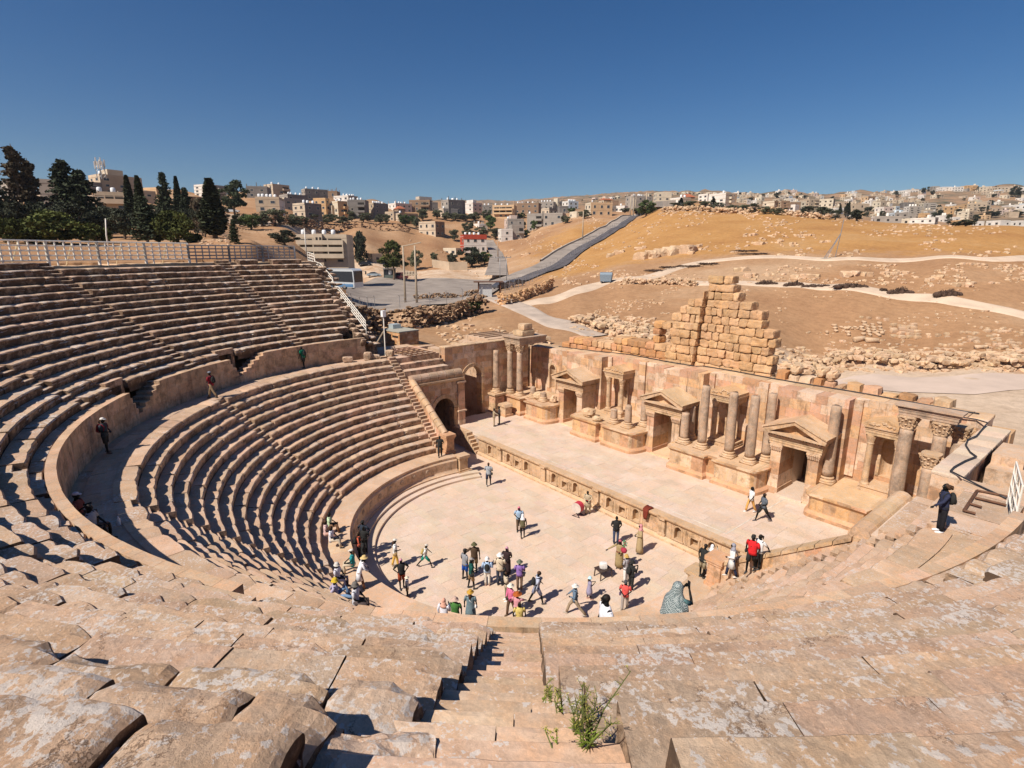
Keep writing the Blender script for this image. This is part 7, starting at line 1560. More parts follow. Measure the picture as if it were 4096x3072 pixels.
    for s, a_ in zip((-1, 1), ar):
        shp = V(s*.185, -.005, 1.415); e, w_ = A[a_]; sw = -st*s*.5 if a_ == 'down' and pose == 'stand' else 0
        el = V(s*e[0], e[1]+sw*.3, e[2]+abs(sw)*.02); wp = V(s*w_[0], w_[1]+sw*.75, w_[2]+abs(sw)*.12)
        body.tube([V(s*.13, 0, 1.42), shp, shp.lerp(el, .45), el, el.lerp(wp, .4), wp], [.05*k, .053*k, .044*k, .036*k, .034*k, .024*k], 8)
        d = (wp-el).normalized(); sd_ = d.cross(Vector((s*.3, 1, .2))).normalized(); up_ = sd_.cross(d); pc = wp+d*.045*k; wr.append((wp, d, pc))
        body.tube([wp, wp+d*.03*k, wp+d*.085*k], [.024*k, .034*k, .03*k], 8, sq=.55)
        for q in range(4): b0 = wp+d*.08*k+sd_*(q-1.5)*.017*k; L = (.062, .074, .07, .055)[q]*k; body.tube([b0, b0+d*L*.5-up_*.008*k, b0+d*L*.85-up_*.028*k], [.0095*k, .009*k, .007*k], 6)
        b0 = wp+d*.03*k-sd_*.03*k; body.tube([b0, b0+d*.035*k-sd_*.018*k, b0+d*.065*k-sd_*.016*k-up_*.01*k], [.011*k, .0105*k, .008*k], 6)
        if sleeve != 'none':
            fr = [shp+Vector((-s*.03, 0, .02)), shp.lerp(el, .1), shp.lerp(el, .75 if sleeve == 'short' else 1.0)]; rr_ = [.056*k, .066*k, .058*k]
            if sleeve == 'long': fr += [el.lerp(wp, .5), wp-d*.01]; rr_ = [.056*k, .064*k, .05*k, .044*k, .036*k]
            sl.tube(fr, rr_, 9)
    o = body.build('body', SKIN[skin], root, True); md = o.modifiers.new('surface', 'REMESH'); md.mode = 'VOXEL'; md.voxel_size = vox; md.use_smooth_shade = True
    global EYE
    if EYE is None: EYE = MB().ball((0, 0, 0), .011, 6, 5).mesh('eye', plain('eye_dark', (.02, .015, .012), .3))
    for s in (-1, 1): e = bpy.data.objects.new('eye', EYE); S.collection.objects.link(e); e.parent = root; e.location = hd+Vector((s*.032*k, .088*k, .012*k))
    TC = cloth(top); BC = cloth(bc)
    if bottom in ('dress', 'robe'):
        hem = .12 if bottom == 'robe' else .42; m = MB(); fl = .235 if bottom == 'robe' else .25
        R_ = [(V(0, 0, hem), fl, fl*.85), (V(0, 0, hem+.25), fl*.95, fl*.8), (V(0, 0, .88), .19*slim, .155), (V(0, 0, 1.06), .165*slim, .13), (V(0, .01, 1.28), .185*slim, .132), (V(0, 0, 1.40), .185*slim, .115), (V(0, -.01, 1.47), .10, .075)]
        loft(m, R_, 18); 
        for i, v in enumerate(m.v[:54]): a = i % 18; m.v[i] = (v[0]*(1+.06*(-1)**a), v[1]*(1+.06*(-1)**a), v[2])
        sl.v, sl.f = sl.v, sl.f; b = len(m.v); m.v += sl.v; m.f += [tuple(b+i for i in ff) for ff in sl.f]; m.c += sl.c; m.m += sl.m
        m.build('robe' if bottom == 'robe' else 'dress', TC, root, True)
    else:
        m = MB(); t0 = .84 if bottom != 'tunic' else .60
        R_ = ([(V(0, 0, .55), .23*slim, .19)] if bottom == 'tunic' else [])+[(V(0, 0, .86), .183*slim, .135), (V(0, 0, .98), .172*slim, .128), (V(0, 0, 1.1), .158*slim, .12), (V(0, .01, 1.28), .182*slim, .13), (V(0, 0, 1.39), .182*slim, .112), (V(0, -.01, 1.46), .125*slim, .08), (V(0, -.01, 1.485), .07, .062)]
        loft(m, R_, 16); b = len(m.v); m.v += sl.v; m.f += [tuple(b+i for i in ff) for ff in sl.f]; m.c += sl.c; m.m += sl.m; m.build('shirt', TC, root, True)
        m = MB()
        for (hip, kn, an, toe) in legs:
            if bottom == 'shorts': m.tube([hip+Vector((0, 0, .06*k)), hip.lerp(kn, .3), hip.lerp(kn, .92)], [.098*k, .10*k, .092*k], 10)
            elif bottom == 'hot': m.tube([hip+Vector((0, 0, .06*k)), hip.lerp(kn, .3)], [.1*k, .1*k], 10)
            else: m.tube([hip+Vector((0, 0, .06*k)), hip.lerp(kn, .4), kn, kn.lerp(an, .5), an+Vector((0, 0, .01))], [.1*k, .092*k, .072*k, .068*k, .062*k], 10)
        if pose == 'stand': loft(m, [(V(0, 0, .80), .165*slim, .12), (V(0, 0, .9), .172*slim, .124), (V(0, 0, .99), .160*slim, .115)], 12)
        else: m.ball(legs[0][0].lerp(legs[1][0], .5), (.175*k, .14*k, .12*k), 12, 8)
        m.build('shorts' if bottom in ('shorts', 'hot') else 'trousers', BC, root, True)
    SC = cloth(shoes)
    for (hip, kn, an, toe) in legs:
        m = MB(); m.tube([an+Vector((0, -.065*k, -.045*k)), an+Vector((0, -.02*k, -.035*k)), an+Vector((0, .07*k, -.05*k)), toe+Vector((0, .02, 0))], [.03*k, .047*k, .045*k, .028*k], 8); m.build('shoe', SC, root, True)
    if belt: m = MB(); loft(m, [(V(0, 0, 1.0), .178*slim, .14), (V(0, 0, 1.08), .172*slim, .135)], 14, False); m.build('belt', cloth(belt), root)
    HC = plain('hair_'+hcol, HAIRC[hcol], .6, var=.2, sc=30)
    if hair != 'none' and hat not in ('scarf', 'shroud'):
        m = MB(); m.ball(hd+Vector((0, -.014*k, .022*k)), (.079*k, .095*k, .094*k), 12, 8)
        m.v = [(v[0], v[1], v[2]) if not (v[1] > hd.y+.035*k and v[2] < hd.z+.055*k) else (v[0]*.9, hd.y+.03*k, max(v[2], hd.z)) for v in m.v]
        if hair == 'long': m.tube([hd+Vector((0, -.06*k, .02*k)), hd+Vector((0, -.10*k, -.12*k)), hd+Vector((0, -.12*k, -.30*k))], [.075*k, .085*k, .05*k], 9, sq=.7)
        if hair == 'pony': m.tube([hd+Vector((0, -.09*k, .03*k)), hd+Vector((0, -.17*k, -.02*k)), hd+Vector((0, -.17*k, -.16*k))], [.035*k, .045*k, .02*k], 7)
        if hair == 'curly': [m.ball(hd+Vector((cos(t)*.08*k, -.04*k+sin(t)*.06*k, (.05-.03*(i % 4))*k)), .048*k, 7, 5) for i, t in enumerate(np.linspace(2.6, 6.8, 11))]; m.tube([hd+Vector((0, -.08*k, .02*k)), hd+Vector((0, -.17*k, 0)), hd+Vector((0, -.2*k, -.08*k))], [.06*k, .065*k, .03*k], 8)
        m.build('hair', HC, root, True)
    if hat:
        M_ = cloth(hc); m = MB(); c = hd+Vector((0, -.005, .045*k))
        if hat == 'cap': m.lathe([(.086*k, 0), (.09*k, .02*k), (.078*k, .065*k), (.04*k, .088*k), (.0, .092*k)], 12, c, sq=1.15); m.tube([c+Vector((0, .06*k, .012*k)), c+Vector((0, .12*k, .01*k)), c+Vector((0, .165*k, -.005*k))], [.075*k, .07*k, .04*k], 10, sq=.12)
        elif hat in ('sun', 'bucket', 'wide'):
            w_ = dict(sun=.175, bucket=.14, wide=.23)[hat]; dz_ = -.03 if hat != 'bucket' else -.05; m.lathe([(w_*k, dz_*k), (w_*.96*k, (dz_+.008)*k), (.1*k, .015*k), (.092*k, .05*k), (.075*k, .09*k), (.03*k, .10*k), (.0, .10*k)], 16, c, sq=1.1, fn=lambda a, z: 1+.05*sin(3*a)); m.v.append(tuple(c)); m.f = [ff for ff in m.f]
        elif hat in ('scarf', 'wrap'):
            m.ball(hd+Vector((0, -.02*k, .015*k)), (.092*k, .105*k, .122*k), 12, 8)
            m.v = [v if not (v[1] > hd.y+.055*k and v[2] < hd.z+.06*k) else (v[0], hd.y+.05*k, v[2]) for v in m.v]
            if hat == 'scarf': loft(m, [(hd+Vector((0, -.03*k, -.03*k)), .095, .09), (hd+Vector((0, -.03*k, -.12*k)), .10, .09), (hd+Vector((0, -.03*k, -.2*k)), .16, .12), (hd+Vector((0, -.04*k, -.28*k)), .18, .13)], 14)
            else: m.tube([hd+Vector((0, -.07*k, .03*k)), hd+Vector((0, -.11*k, -.15*k)), hd+Vector((0, -.12*k, -.28*k))], [.08*k, .095*k, .10*k], 9, sq=.6)
        m.build({'cap': 'cap', 'scarf': 'headscarf', 'wrap': 'headcloth'}.get(hat, 'hat'), M_, root, True)
    if bag:
        M_ = cloth(bagc); m = MB()
        if bag == 'backpack': m.ball(V(0, -.20, 1.24), (.15*k, .10*k, .22*k), 12, 9); m.ball(V(0, -.28, 1.15), (.11*k, .05*k, .11*k), 9, 6); [m.tube([V(s*.10, -.11, 1.44), V(s*.12, .03, 1.46), V(s*.12, .125, 1.34), V(s*.14, .08, 1.15), V(s*.12, -.12, 1.08)], .018*k, 5) for s in (-1, 1)]; m.build('backpack', M_, root, True)
        else: m.tube([V(-.14, 0, 1.47), V(0, -.14, 1.27), V(.2, -.03, 1.02)], .014*k, 5); m.tube([V(-.14, 0, 1.47), V(0, .135, 1.27), V(.2, .03, 1.02)], .014*k, 5); m.ball(V(.23, -.02, .93), (.055*k, .12*k, .10*k), 10, 7); m.build('shoulder_bag', M_, root, True)
    if xtra == 'phone': m = MB(); c = wr[1][2]+wr[1][1]*.04; m.box(c.x-.04, c.x+.04, c.y-.005, c.y+.006, c.z-.03, c.z+.12); m.build('phone', plain('phone_black', (.012, .012, .014), .25), root)
    if xtra == 'glasses':
        m = MB(); [m.ball(hd+Vector((s*.036*k, .089*k, .012*k)), (.03*k, .012*k, .022*k), 8, 5) for s in (-1, 1)]; [m.tube([hd+Vector((s*.06*k, .085*k, .015*k)), hd+Vector((s*.083*k, 0, .01*k))], .005*k, 4) for s in (-1, 1)]; m.build('sunglasses', plain('sunglass_black', (.01, .01, .012), .2), root)
    if xtra == 'glow': pass
    return root
def O1(x, y): return (1200+x*.36166, 1950+y*.36166)
def O2(x, y): return (1700+x*.36166, 1950+y*.36166)
def O3(x, y): return (2300+x*.36166, 1850+y*.36166)
def Z3(x, y): return (1700+x*.4973, 1250+y*.4973)
def Z2(x, y): return (1000+x*.4973, 1300+y*.4973)
def Z1(x, y): return (x*.4973, 1300+y*.4973)
WH = (.72, .72, .72); BK = (.022, .022, .026); KH = (.34, .25, .15); NAVY = (.03, .035, .07); BEI = (.52, .44, .33); OLV = (.10, .10, .05)
person(Z3(512, 1392), 'man in grey t-shirt and navy shorts walking alone near the left stage end', 8, 1.85, (.33, .36, .40), 'short', 'shorts', NAVY, (.5, .5, .5), hair='short', hcol='brown', arms=('strap', 'front'), st=.35, feet=True, bag='shoulder', skin='light')
person(O2(1040, 485), 'man in light blue shirt with pink headcloth looking down in mid orchestra', 185, 1.75, (.32, .45, .62), 'short', 'trousers', (.13, .09, .06), hat='wrap', hc=(.62, .18, .26), arms='front', lean=.16, feet=True, skin='brown')
person(O2(1080, 560), 'woman with white headcloth, olive vest and bare legs in mid orchestra', 5, 1.62, (.13, .12, .07), 'none', 'hot', (.22, .18, .13), (.3, .2, .15), hat='scarf', hc=(.80, .80, .84), arms='down', st=.2, feet=True, slim=1.0, skin='light')
person(O1(1390, 885), 'boy in green shorts and cap striding right with a yellow backpack', 82, 1.42, WH, 'short', 'shorts', (.02, .26, .20), hat='cap', hc=(.60, .56, .5), arms=('fwd', 'down'), st=.95, feet=True, bag='backpack', bagc=(.48, .36, .14), skin='light', lean=.1)
person(O1(1060, 880), 'woman in white cap and yellow patterned trousers walking with a tan handbag', 75, 1.72, WH, 'short', 'trousers', (.66, .42, .10), (.5, .4, .3), hat='cap', hc=(.70, .68, .64), hair='long', hcol='brown', arms=('strap', 'front'), st=.3, feet=True, bag='shoulder', bagc=(.40, .27, .13), skin='light')
person(O1(1130, 1115), 'man in black t-shirt and rust red shorts with hands on hips', 160, 1.72, BK, 'short', 'shorts', (.34, .07, .03), hat='wrap', hc=(.62, .30, .38), arms='hips', feet=True, skin='tan', st=.15)
person(O1(1190, 1200), 'small child in straw hat, grey top and khaki shorts', 95, 1.12, (.42, .44, .50), 'short', 'shorts', KH, (.25, .12, .06), hat='sun', hc=(.72, .64, .50), arms='down', feet=True, skin='light')
person(O2(445, 1015), 'man in grey t-shirt, bright blue shorts and black cap, left of the talking group', 50, 1.80, (.26, .27, .30), 'short', 'shorts', (.02, .09, .42), hat='cap', hc=BK, arms='down', feet=True, skin='light', st=.12)
person(O2(548, 930), 'man in brown t-shirt and olive brimmed hat in the talking group', 175, 1.76, (.085, .055, .035), 'short', 'shorts', (.20, .14, .08), hat='sun', hc=OLV, arms=('down', 'out'), feet=True, skin='tan', hcol='brown')
person(O2(515, 1120), 'man in dark green t-shirt, grey cap and khaki shorts with a black side bag', 75, 1.78, (.015, .085, .075), 'short', 'shorts', (.30, .20, .11), hat='cap', hc=(.30, .28, .27), arms=('front', 'front'), feet=True, bag='shoulder', skin='light', st=.25)
person(O2(690, 1085), 'woman in light blue shirt and white trousers with a black backpack, seen from behind', 2, 1.66, (.40, .54, .76), 'long', 'trousers', (.66, .62, .56), (.5, .3, .25), hat='bucket', hc=(.74, .74, .74), arms='front', feet=True, bag='backpack', skin='light')
person(O2(830, 1080), 'tall man in cream shirt, white sun hat and dark trousers seen from behind', 8, 1.86, (.60, .50, .38), 'short', 'trousers', (.045, .05, .075), hat='sun', hc=(.76, .74, .70), arms='front', feet=True, bag='shoulder', skin='light', slim=1.12)
person(O2(905, 960), 'woman in dark dress and pink headscarf hidden behind the tall man in the white hat', 195, 1.66, (.045, .028, .03), 'short', 'robe', BK, hat='wrap', hc=(.58, .30, .40), arms='front', feet=True, skin='red')
person(O2(1045, 1130), 'woman in purple shirt and green hat with a black shoulder bag, seen from behind', 5, 1.70, (.26, .15, .42), 'short', 'trousers', (.17, .11, .08), (.35, .2, .13), hat='sun', hc=(.14, .16, .12), hair='short', hcol='grey', arms='front', feet=True, bag='shoulder', skin='light', slim=1.08)
person(O2(905, 1250), 'woman in beige blouse and olive trousers reading her phone, front row of the group', 255, 1.64, (.50, .42, .32), 'short', 'trousers', (.16, .14, .085), WH, hair='short', hcol='brown', arms='phone', feet=True, skin='light', lean=.08, xtra='phone')
person(O2(950, 1410), 'woman in pink shirt, white sun hat and brown trousers walking toward the steps', 230, 1.70, (.55, .15, .26), 'long', 'trousers', (.11, .065, .04), (.12, .08, .05), hat='sun', hc=(.74, .70, .60), arms='front', st=.35, feet=True, skin='light')
person(O2(1020, 1160), 'woman in wide rust coloured hat with white rim and pale pink top', 30, 1.66, (.60, .28, .32), 'short', 'trousers', (.62, .6, .58), hat='wide', hc=(.38, .10, .025), arms=('front', 'reach'), skin='light', z=0)
person(O2(1045, 1268), 'woman in yellow top with long brown hair climbing the steps toward the camera', 178, 1.66, (.62, .48, .16), 'short', 'trousers', WH, hair='long', hcol='brown', arms='down', skin='light', bag='shoulder', bagc=(.2, .12, .06))
person(O2(1235, 1285), 'man in pale blue t-shirt and grey shorts walking right with a black backpack', 82, 1.82, (.44, .48, .60), 'short', 'shorts', (.26, .29, .42), (.10, .09, .09), hair='short', hcol='brown', arms='down', st=.6, feet=True, bag='backpack', skin='light', lean=.12)
person(O2(1655, 1415), 'woman in denim shirt and beige trousers striding left with white banded hat', 282, 1.70, (.13, .19, .27), 'long', 'trousers', (.30, .23, .16), (.4, .35, .3), hat='sun', hc=(.70, .68, .64), arms=('front', 'fwd'), st=.9, feet=True, bag='shoulder', skin='light')
person(O2(1815, 1235), 'little girl in lilac grey dress and blue bucket hat holding a pink phone', 85, 1.28, (.30, .28, .40), 'short', 'dress', BK, (.5, .3, .25), hat='bucket', hc=(.45, .68, .80), hair='long', hcol='brown', arms='phone', st=.2, feet=True, skin='light')
person(O2(2010, 1182), 'man in white t-shirt and sunglasses with short dark hair, close below the front edge', 255, 1.78, (.70, .70, .76), 'short', 'trousers', NAVY, hair='short', arms='down', skin='light', z=ZL-.05, xtra='glasses', vox=.009, slim=1.1)
person(O2(1800, 292), 'drummer in beige tunic with red belt standing by the stage front', 205, 1.74, (.46, .38, .27), 'long', 'tunic', (.42, .34, .22), hair='none', arms='front', lean=.2, feet=True, belt=(.36, .02, .03), skin='brown', st=.2)
person(O2(2108, 618), 'sturdy man in black printed t-shirt and jeans, hands clasped', 178, 1.80, BK, 'short', 'trousers', (.05, .07, .13), arms='front', feet=True, skin='brown', slim=1.15)
person(O3(485, 1165), 'bagpipe player in tan robe and red headcloth with one arm held out', 205, 1.72, (.33, .25, .13), 'long', 'robe', BK, hat='wrap', hc=(.50, .12, .16), arms=('front', 'out'), feet=True, belt=(.16, .05, .03), skin='brown')
person(O3(712, 1005), 'tall man in long tan robe and red checked headscarf facing left', 275, 1.86, (.40, .30, .17), 'long', 'robe', BK, hat='scarf', hc=(.58, .26, .28), arms='front', feet=True, skin='brown')
person(O3(575, 1022), 'person in ochre hat and grey shirt behind the woman in black', 320, 1.62, (.38, .36, .38), 'short', 'trousers', WH, hat='bucket', hc=(.50, .33, .10), arms='front', z=0, skin='tan', bag='shoulder', bagc=(.25, .06, .04))
person(O3(615, 1412), 'woman all in black with black hat and white shoes', 62, 1.72, BK, 'long', 'trousers', BK, (.7, .7, .7), hat='bucket', hc=BK, arms='phone', feet=True, bag='backpack', skin='light')
person(O3(545, 1640), 'woman in coral top, dark cap and grey trousers with long dark hair', 200, 1.68, (.68, .10, .09), 'short', 'trousers', (.32, .28, .26), hat='cap', hc=(.07, .07, .08), hair='long', arms='front', st=.35, feet=True, bag='shoulder', bagc=(.1, .06, .12), skin='tan')
person(O3(1400, 1268), 'man in black t-shirt with red print and khaki shorts reaching to the pink pedestal', 62, 1.78, BK, 'short', 'shorts', (.34, .29, .20), hair='short', arms=('down', 'reach'), feet=True, z=1.62, skin='light', lean=.12)
person(O3(1493, 1222), 'person in grey beige suit and white headcloth raising a hand to the face', 70, 1.72, (.40, .35, .29), 'long', 'trousers', (.40, .35, .29), hat='scarf', hc=(.78, .78, .80), arms=('down', 'camera'), feet=True, z=0, skin='tan')
person(O3(1735, 1208), 'woman in white tunic and grey headscarf stepping down at the right of the orchestra', 282, 1.70, WH, 'long', 'tunic', NAVY, (.6, .55, .5), hat='scarf', hc=(.30, .30, .36), arms=('front', 'back'), st=.4, at=(12.66, 1.24, 2.68), skin='light')
person(O3(1955, 1205), 'young man in red t-shirt, black cap and black shorts coming down the seats', 225, 1.80, (.62, .025, .03), 'short', 'shorts', BK, (.05, .05, .05), hat='cap', hc=BK, arms='down', st=.35, at=(13.52, 1.22, 3.38), skin='tan', bag='shoulder')
person(O3(2015, 855), 'person in white top with ponytail hidden behind the young man in red', 250, 1.66, WH, 'short', 'trousers', BK, hair='pony', arms='back', at=(13.72, 1.44, 3.55), skin='tan')
person(O3(1935, 548), 'woman in white top and orange patterned trousers walking on the stage', 262, 1.68, WH, 'short', 'trousers', (.62, .34, .10), WH, hair='long', hcol='dark', arms='down', st=.5, feet=True, z=ZS, skin='light', bag='shoulder', bagc=(.1, .05, .03))
person(O3(2068, 650), 'man in slate grey t-shirt and black shorts striding across the stage', 265, 1.80, (.11, .13, .16), 'short', 'shorts', BK, (.08, .08, .09), hair='short', hcol='brown', arms=('front', 'front'), st=.75, feet=True, z=ZS, skin='light')
person(Z3(556, 915), 'man in khaki clothes with an arm round a companion at the left of the stage', 90, 1.72, (.40, .32, .22), 'long', 'trousers', (.38, .30, .20), arms=('down', 'reach'), feet=True, z=ZS, skin='brown')
person(Z3(598, 898), 'companion in black top and dark trousers being hugged at the left of the stage', 265, 1.70, (.06, .05, .05), 'long', 'trousers', (.04, .04, .05), arms=('front', 'down'), feet=True, z=ZS, skin='brown', hair='short')
person(Z2(1530, 1058), 'woman in black t-shirt and black trousers on the left end of the podium', 175, 1.70, BK, 'short', 'trousers', BK, hair='long', hcol='brown', arms=('front', 'down'), st=.25, feet=True, z=ZP+.02, skin='light', bag='shoulder')
person((1000+435*.4973, 650+1655*.4973), 'man in green t-shirt and black shorts on the far walkway with dark backpack', 290, 1.78, (.01, .16, .09), 'short', 'shorts', BK, arms='down', feet=True, z=ZL-.03, st=.2, bag='backpack', skin='light', lean=.12, hair='short')
person(Z1(1712, 592), 'man in dark red shirt striding along the walkway with dark backpack and cap', 285, 1.76, (.24, .02, .035), 'short', 'trousers', (.22, .15, .09), hat='cap', hc=(.2, .22, .26), arms=('front', 'front'), st=.75, feet=True, z=ZL-.03, bag='backpack', skin='tan')
person(Z1(868, 1030), 'woman in white cap and black skirt with red backpack in the walkway shade', 85, 1.70, (.04, .05, .06), 'short', 'shorts', BK, (.2, .1, .07), hat='cap', hc=(.72, .68, .64), arms='front', feet=True, z=ZL-.03, bag='backpack', bagc=(.22, .02, .03), skin='light', hair='pony', hcol='brown', st=.15)
person(Z1(600, 1345), 'man in white cap sitting in the walkway shade with a phone', 75, 1.76, (.20, .06, .05), 'short', 'trousers', (.14, .09, .06), hat='cap', hc=(.66, .60, .62), arms='phone', pose='sit', skin='tan', z=ZL-.03)
person(Z1(705, 1440), 'man with dark hair sitting with bent knees beside the man in white cap', 78, 1.78, (.34, .35, .38), 'short', 'shorts', (.22, .12, .08), hair='short', arms='lap', pose='sit', skin='tan', z=ZL-.03)
SIT = [(O1(315, 275), 'bald man in pale green shirt sitting on the lowest seats, uppermost of the row', 75, (.52, .66, .44), (.22, .12, .07), 'none', 'red', None, None, 0), (O1(275, 358), 'girl in pale pink top with ponytail sitting beside the bald man', 78, (.66, .46, .44), (.5, .3, .25), 'pony', 'light', None, None, 0), (O1(335, 425), 'woman with curly brown hair in a white t-shirt sitting on the lowest seats', 85, (.66, .66, .74), (.56, .48, .38), 'curly', 'light', None, None, 0), (O1(570, 680), 'woman in teal top and pale cap sitting on the podium edge', 260, (.03, .26, .28), (.5, .42, .32), 'long', 'light', 'cap', (.62, .58, .54), 0), (O1(400, 830), 'woman in white shirt and pale grey hat sitting with a brown bag', 100, (.66, .64, .72), (.06, .05, .08), 'short', 'light', 'bucket', (.56, .53, .5), 0), (O1(605, 1090), 'person in grey hat and white shirt sitting on the nearest low seats', 95, (.60, .60, .66), (.09, .07, .07), 'short', 'light', 'bucket', (.15, .14, .13), 0)]
for px, lab, f, tc, bc_, hr, sk, ht, hcc, q in SIT: person(px, lab, f, 1.72, tc, 'short', 'trousers', bc_, hair=hr, hcol='brown', hat=ht, hc=hcc or WH, arms='lap', pose='sit', skin=sk)
person(O1(378, 1015), 'person in yellow patterned hat and blue jeans reclining on the low seats', 80, 1.72, (.40, .36, .50), 'long', 'trousers', (.20, .32, .50), hat='bucket', hc=(.56, .40, .04), arms='back', pose='lie', skin='light')
person(O1(640, 768), 'woman in white blouse and straw hat bending on the front steps', 70, 1.70, (.74, .74, .80), 'long', 'tunic', (.2, .1, .06), hat='sun', hc=(.60, .44, .20), arms='fwd', lean=.35, st=.4, skin='light')
person(O1(692, 365), 'man in dark t-shirt and black cap by the podium wall, leftmost of the standing group', 200, 1.78, (.03, .04, .06), 'short', 'trousers', BK, hat='cap', hc=BK, arms='hips', z=.32, skin='red')
person(O1(700, 428), 'red faced man in black t-shirt by the podium wall', 190, 1.74, BK, 'short', 'trousers', BK, hair='none', arms='front', z=.16, skin='red')
person(O1(640, 488), 'woman in coral vest with wavy hair and small black backpack by the podium wall', 60, 1.70, (.56, .12, .07), 'none', 'shorts', BK, hair='long', hcol='brown', arms='front', z=.32, skin='light', bag='backpack')
person(O1(690, 560), 'man in black clothes standing with hanging arms by the podium wall', 70, 1.76, BK, 'short', 'trousers', BK, hair='short', arms='down', z=.16, skin='tan')
person(O1(1588, 1228), 'woman in peach headscarf and white vest at the front edge, taking a picture', 20, 1.64, (.74, .74, .82), 'long', 'trousers', WH, hat='scarf', hc=(.62, .34, .26), arms=('down', 'phone'), skin='light')
person(O1(1712, 1213), 'man in green polo shirt and pink beige hat posing at the front edge', 185, 1.76, (.06, .17, .045), 'short', 'trousers', BK, hat='sun', hc=(.50, .36, .30), arms='down', skin='brown')
person(O1(1882, 1138), 'woman in mustard hat and patterned blue dress standing at the front edge', 5, 1.74, (.15, .21, .24), 'short', 'dress', BK, hat='sun', hc=(.48, .28, .05), hair='long', hcol='brown', arms='down', skin='light', bag='shoulder', bagc=(.7, .7, .7))
person((2996+1530*.4973, 1500+1262*.4973), 'woman in navy hooded jacket and black trousers with white shoes at far right', 285, 1.72, (.030, .035, .065), 'long', 'trousers', (.018, .018, .022), (.75, .75, .78), hair='curly', hcol='brown', arms=('fwd', 'down'), feet=True, z=ZL-.03, bag='backpack', skin='light', lean=.05, vox=.009, slim=1.1)
# the person wrapped in a checked cloth, photographing
def checkmat():
    m = bpy.data.materials.new('checked_headcloth'); m.use_nodes = True; N = m.node_tree.nodes; L = m.node_tree.links; b = N['Principled BSDF']; b.inputs['Roughness'].default_value = .9
    tc = N.new('ShaderNodeTexCoord'); mp = N.new('ShaderNodeMapping'); mp.inputs['Scale'].default_value = (1, 1, 1); L.new(tc.outputs['Object'], mp.inputs[0]); c = N.new('ShaderNodeTexChecker'); c.inputs['Scale'].default_value = 42; c.inputs[1].default_value = (.42, .46, .46, 1); c.inputs[2].default_value = (.02, .06, .07, 1); L.new(mp.outputs[0], c.inputs[0]); L.new(c.outputs[0], b.inputs['Base Color']); return m
hp = O3(1150, 1345); k_ = person(hp, 'person wrapped in a grey green checked cloth taking a phone picture', 62, 1.72, (.08, .16, .17), 'short', 'trousers', BK, hair='none', hat=None, arms='camera', skin='light', z=ZL-.05, vox=.009, xtra='phone')
mb = MB(); n = 28; rings = []
for j, (zz, rx, ry, yo) in enumerate(((1.78, .015, .015, -.03), (1.765, .07, .08, -.03), (1.72, .105, .12, -.02), (1.65, .12, .135, -.02), (1.57, .125, .14, -.03), (1.50, .145, .15, -.05), (1.42, .21, .17, -.05), (1.33, .28, .20, -.05), (1.2, .32, .23, -.06), (1.05, .33, .25, -.06), (.9, .34, .26, -.07))):
    for i in range(n):
        a = 2*pi*i/n; fo = 1+(.09*sin(a*5+zz*9)+.05*sin(a*9+zz*4))*min(1, max(0, (1.72-zz)*4)); x = rx*cos(a)*fo; y = ry*sin(a)*fo+yo
        if zz > 1.45 and y > .06: y = .06
        mb.v.append((x, y, zz))
for j in range(10):
    for i in range(n): mb.f.append((j*n+i, (j+1)*n+i, (j+1)*n+(i+1) % n, j*n+(i+1) % n)); mb.c.append(1.0); mb.m.append(0)
mb.build('checked_wrap', checkmat(), k_, True)
# ---------------------------------------------------------------- small things
RED = plain('drum_red', (.50, .04, .07), .4)
P = onz(*O2(1690, 310), 0); o = empty('bass_drum', P, YAW+.9, 'red bass drum on a small stand by the stage front', 'drum'); mb = MB(); mb.tube([(-.22, 0, .62), (.22, 0, .62)], .36, 20, cap=False); mb.build('shell', RED, o, True)
mb = MB(); mb.tube([(-.235, 0, .62), (-.20, 0, .62)], .355, 20); mb.tube([(.2, 0, .62), (.235, 0, .62)], .355, 20); mb.build('drum_head', plain('drum_skin', (.55, .47, .42), .7), o)
mb = MB(); [mb.tube([(x, y*.3, 0), (x*.4, -y*.2, .32)], .025, 5) for x in (-.25, .25) for y in (-1, 1)]; mb.tube([(-.25, -.3, .02), (-.25, .3, .02)], .025, 5); mb.tube([(.25, -.3, .02), (.25, .3, .02)], .025, 5); mb.build('stand', DARKM, o)
P = onz(*O2(1968, 985), 0); o = empty('plastic_table', P, YAW+.5, 'low brown plastic table standing alone in the orchestra', 'table'); BRN = plain('brown_plastic', (.055, .035, .03), .4); mb = MB(); mb.box(-.4, .4, -.3, .3, .48, .52); mb.build('table_top', BRN, o)
for x in (-.34, .34):
    for y in (-.25, .25): m = MB(); m.tube([(x*1.12, y*1.12, 0), (x, y, .48)], [.03, .04], 6); m.build('leg', BRN, o)
mb = MB(); rockbox(mb, -.22, .2, -.16, .16, 0, .32, rng, bev=.03, rough=.01, col=1.0); b_ = mb.build('speaker_box', plain('white_plastic', (.72, .70, .68), .5)); b_.location = P+Vector((0, 0, .522)); b_.rotation_euler = (0, 0, YAW); tag(b_, 'small white loudspeaker box lying on the low brown table', 'loudspeaker')
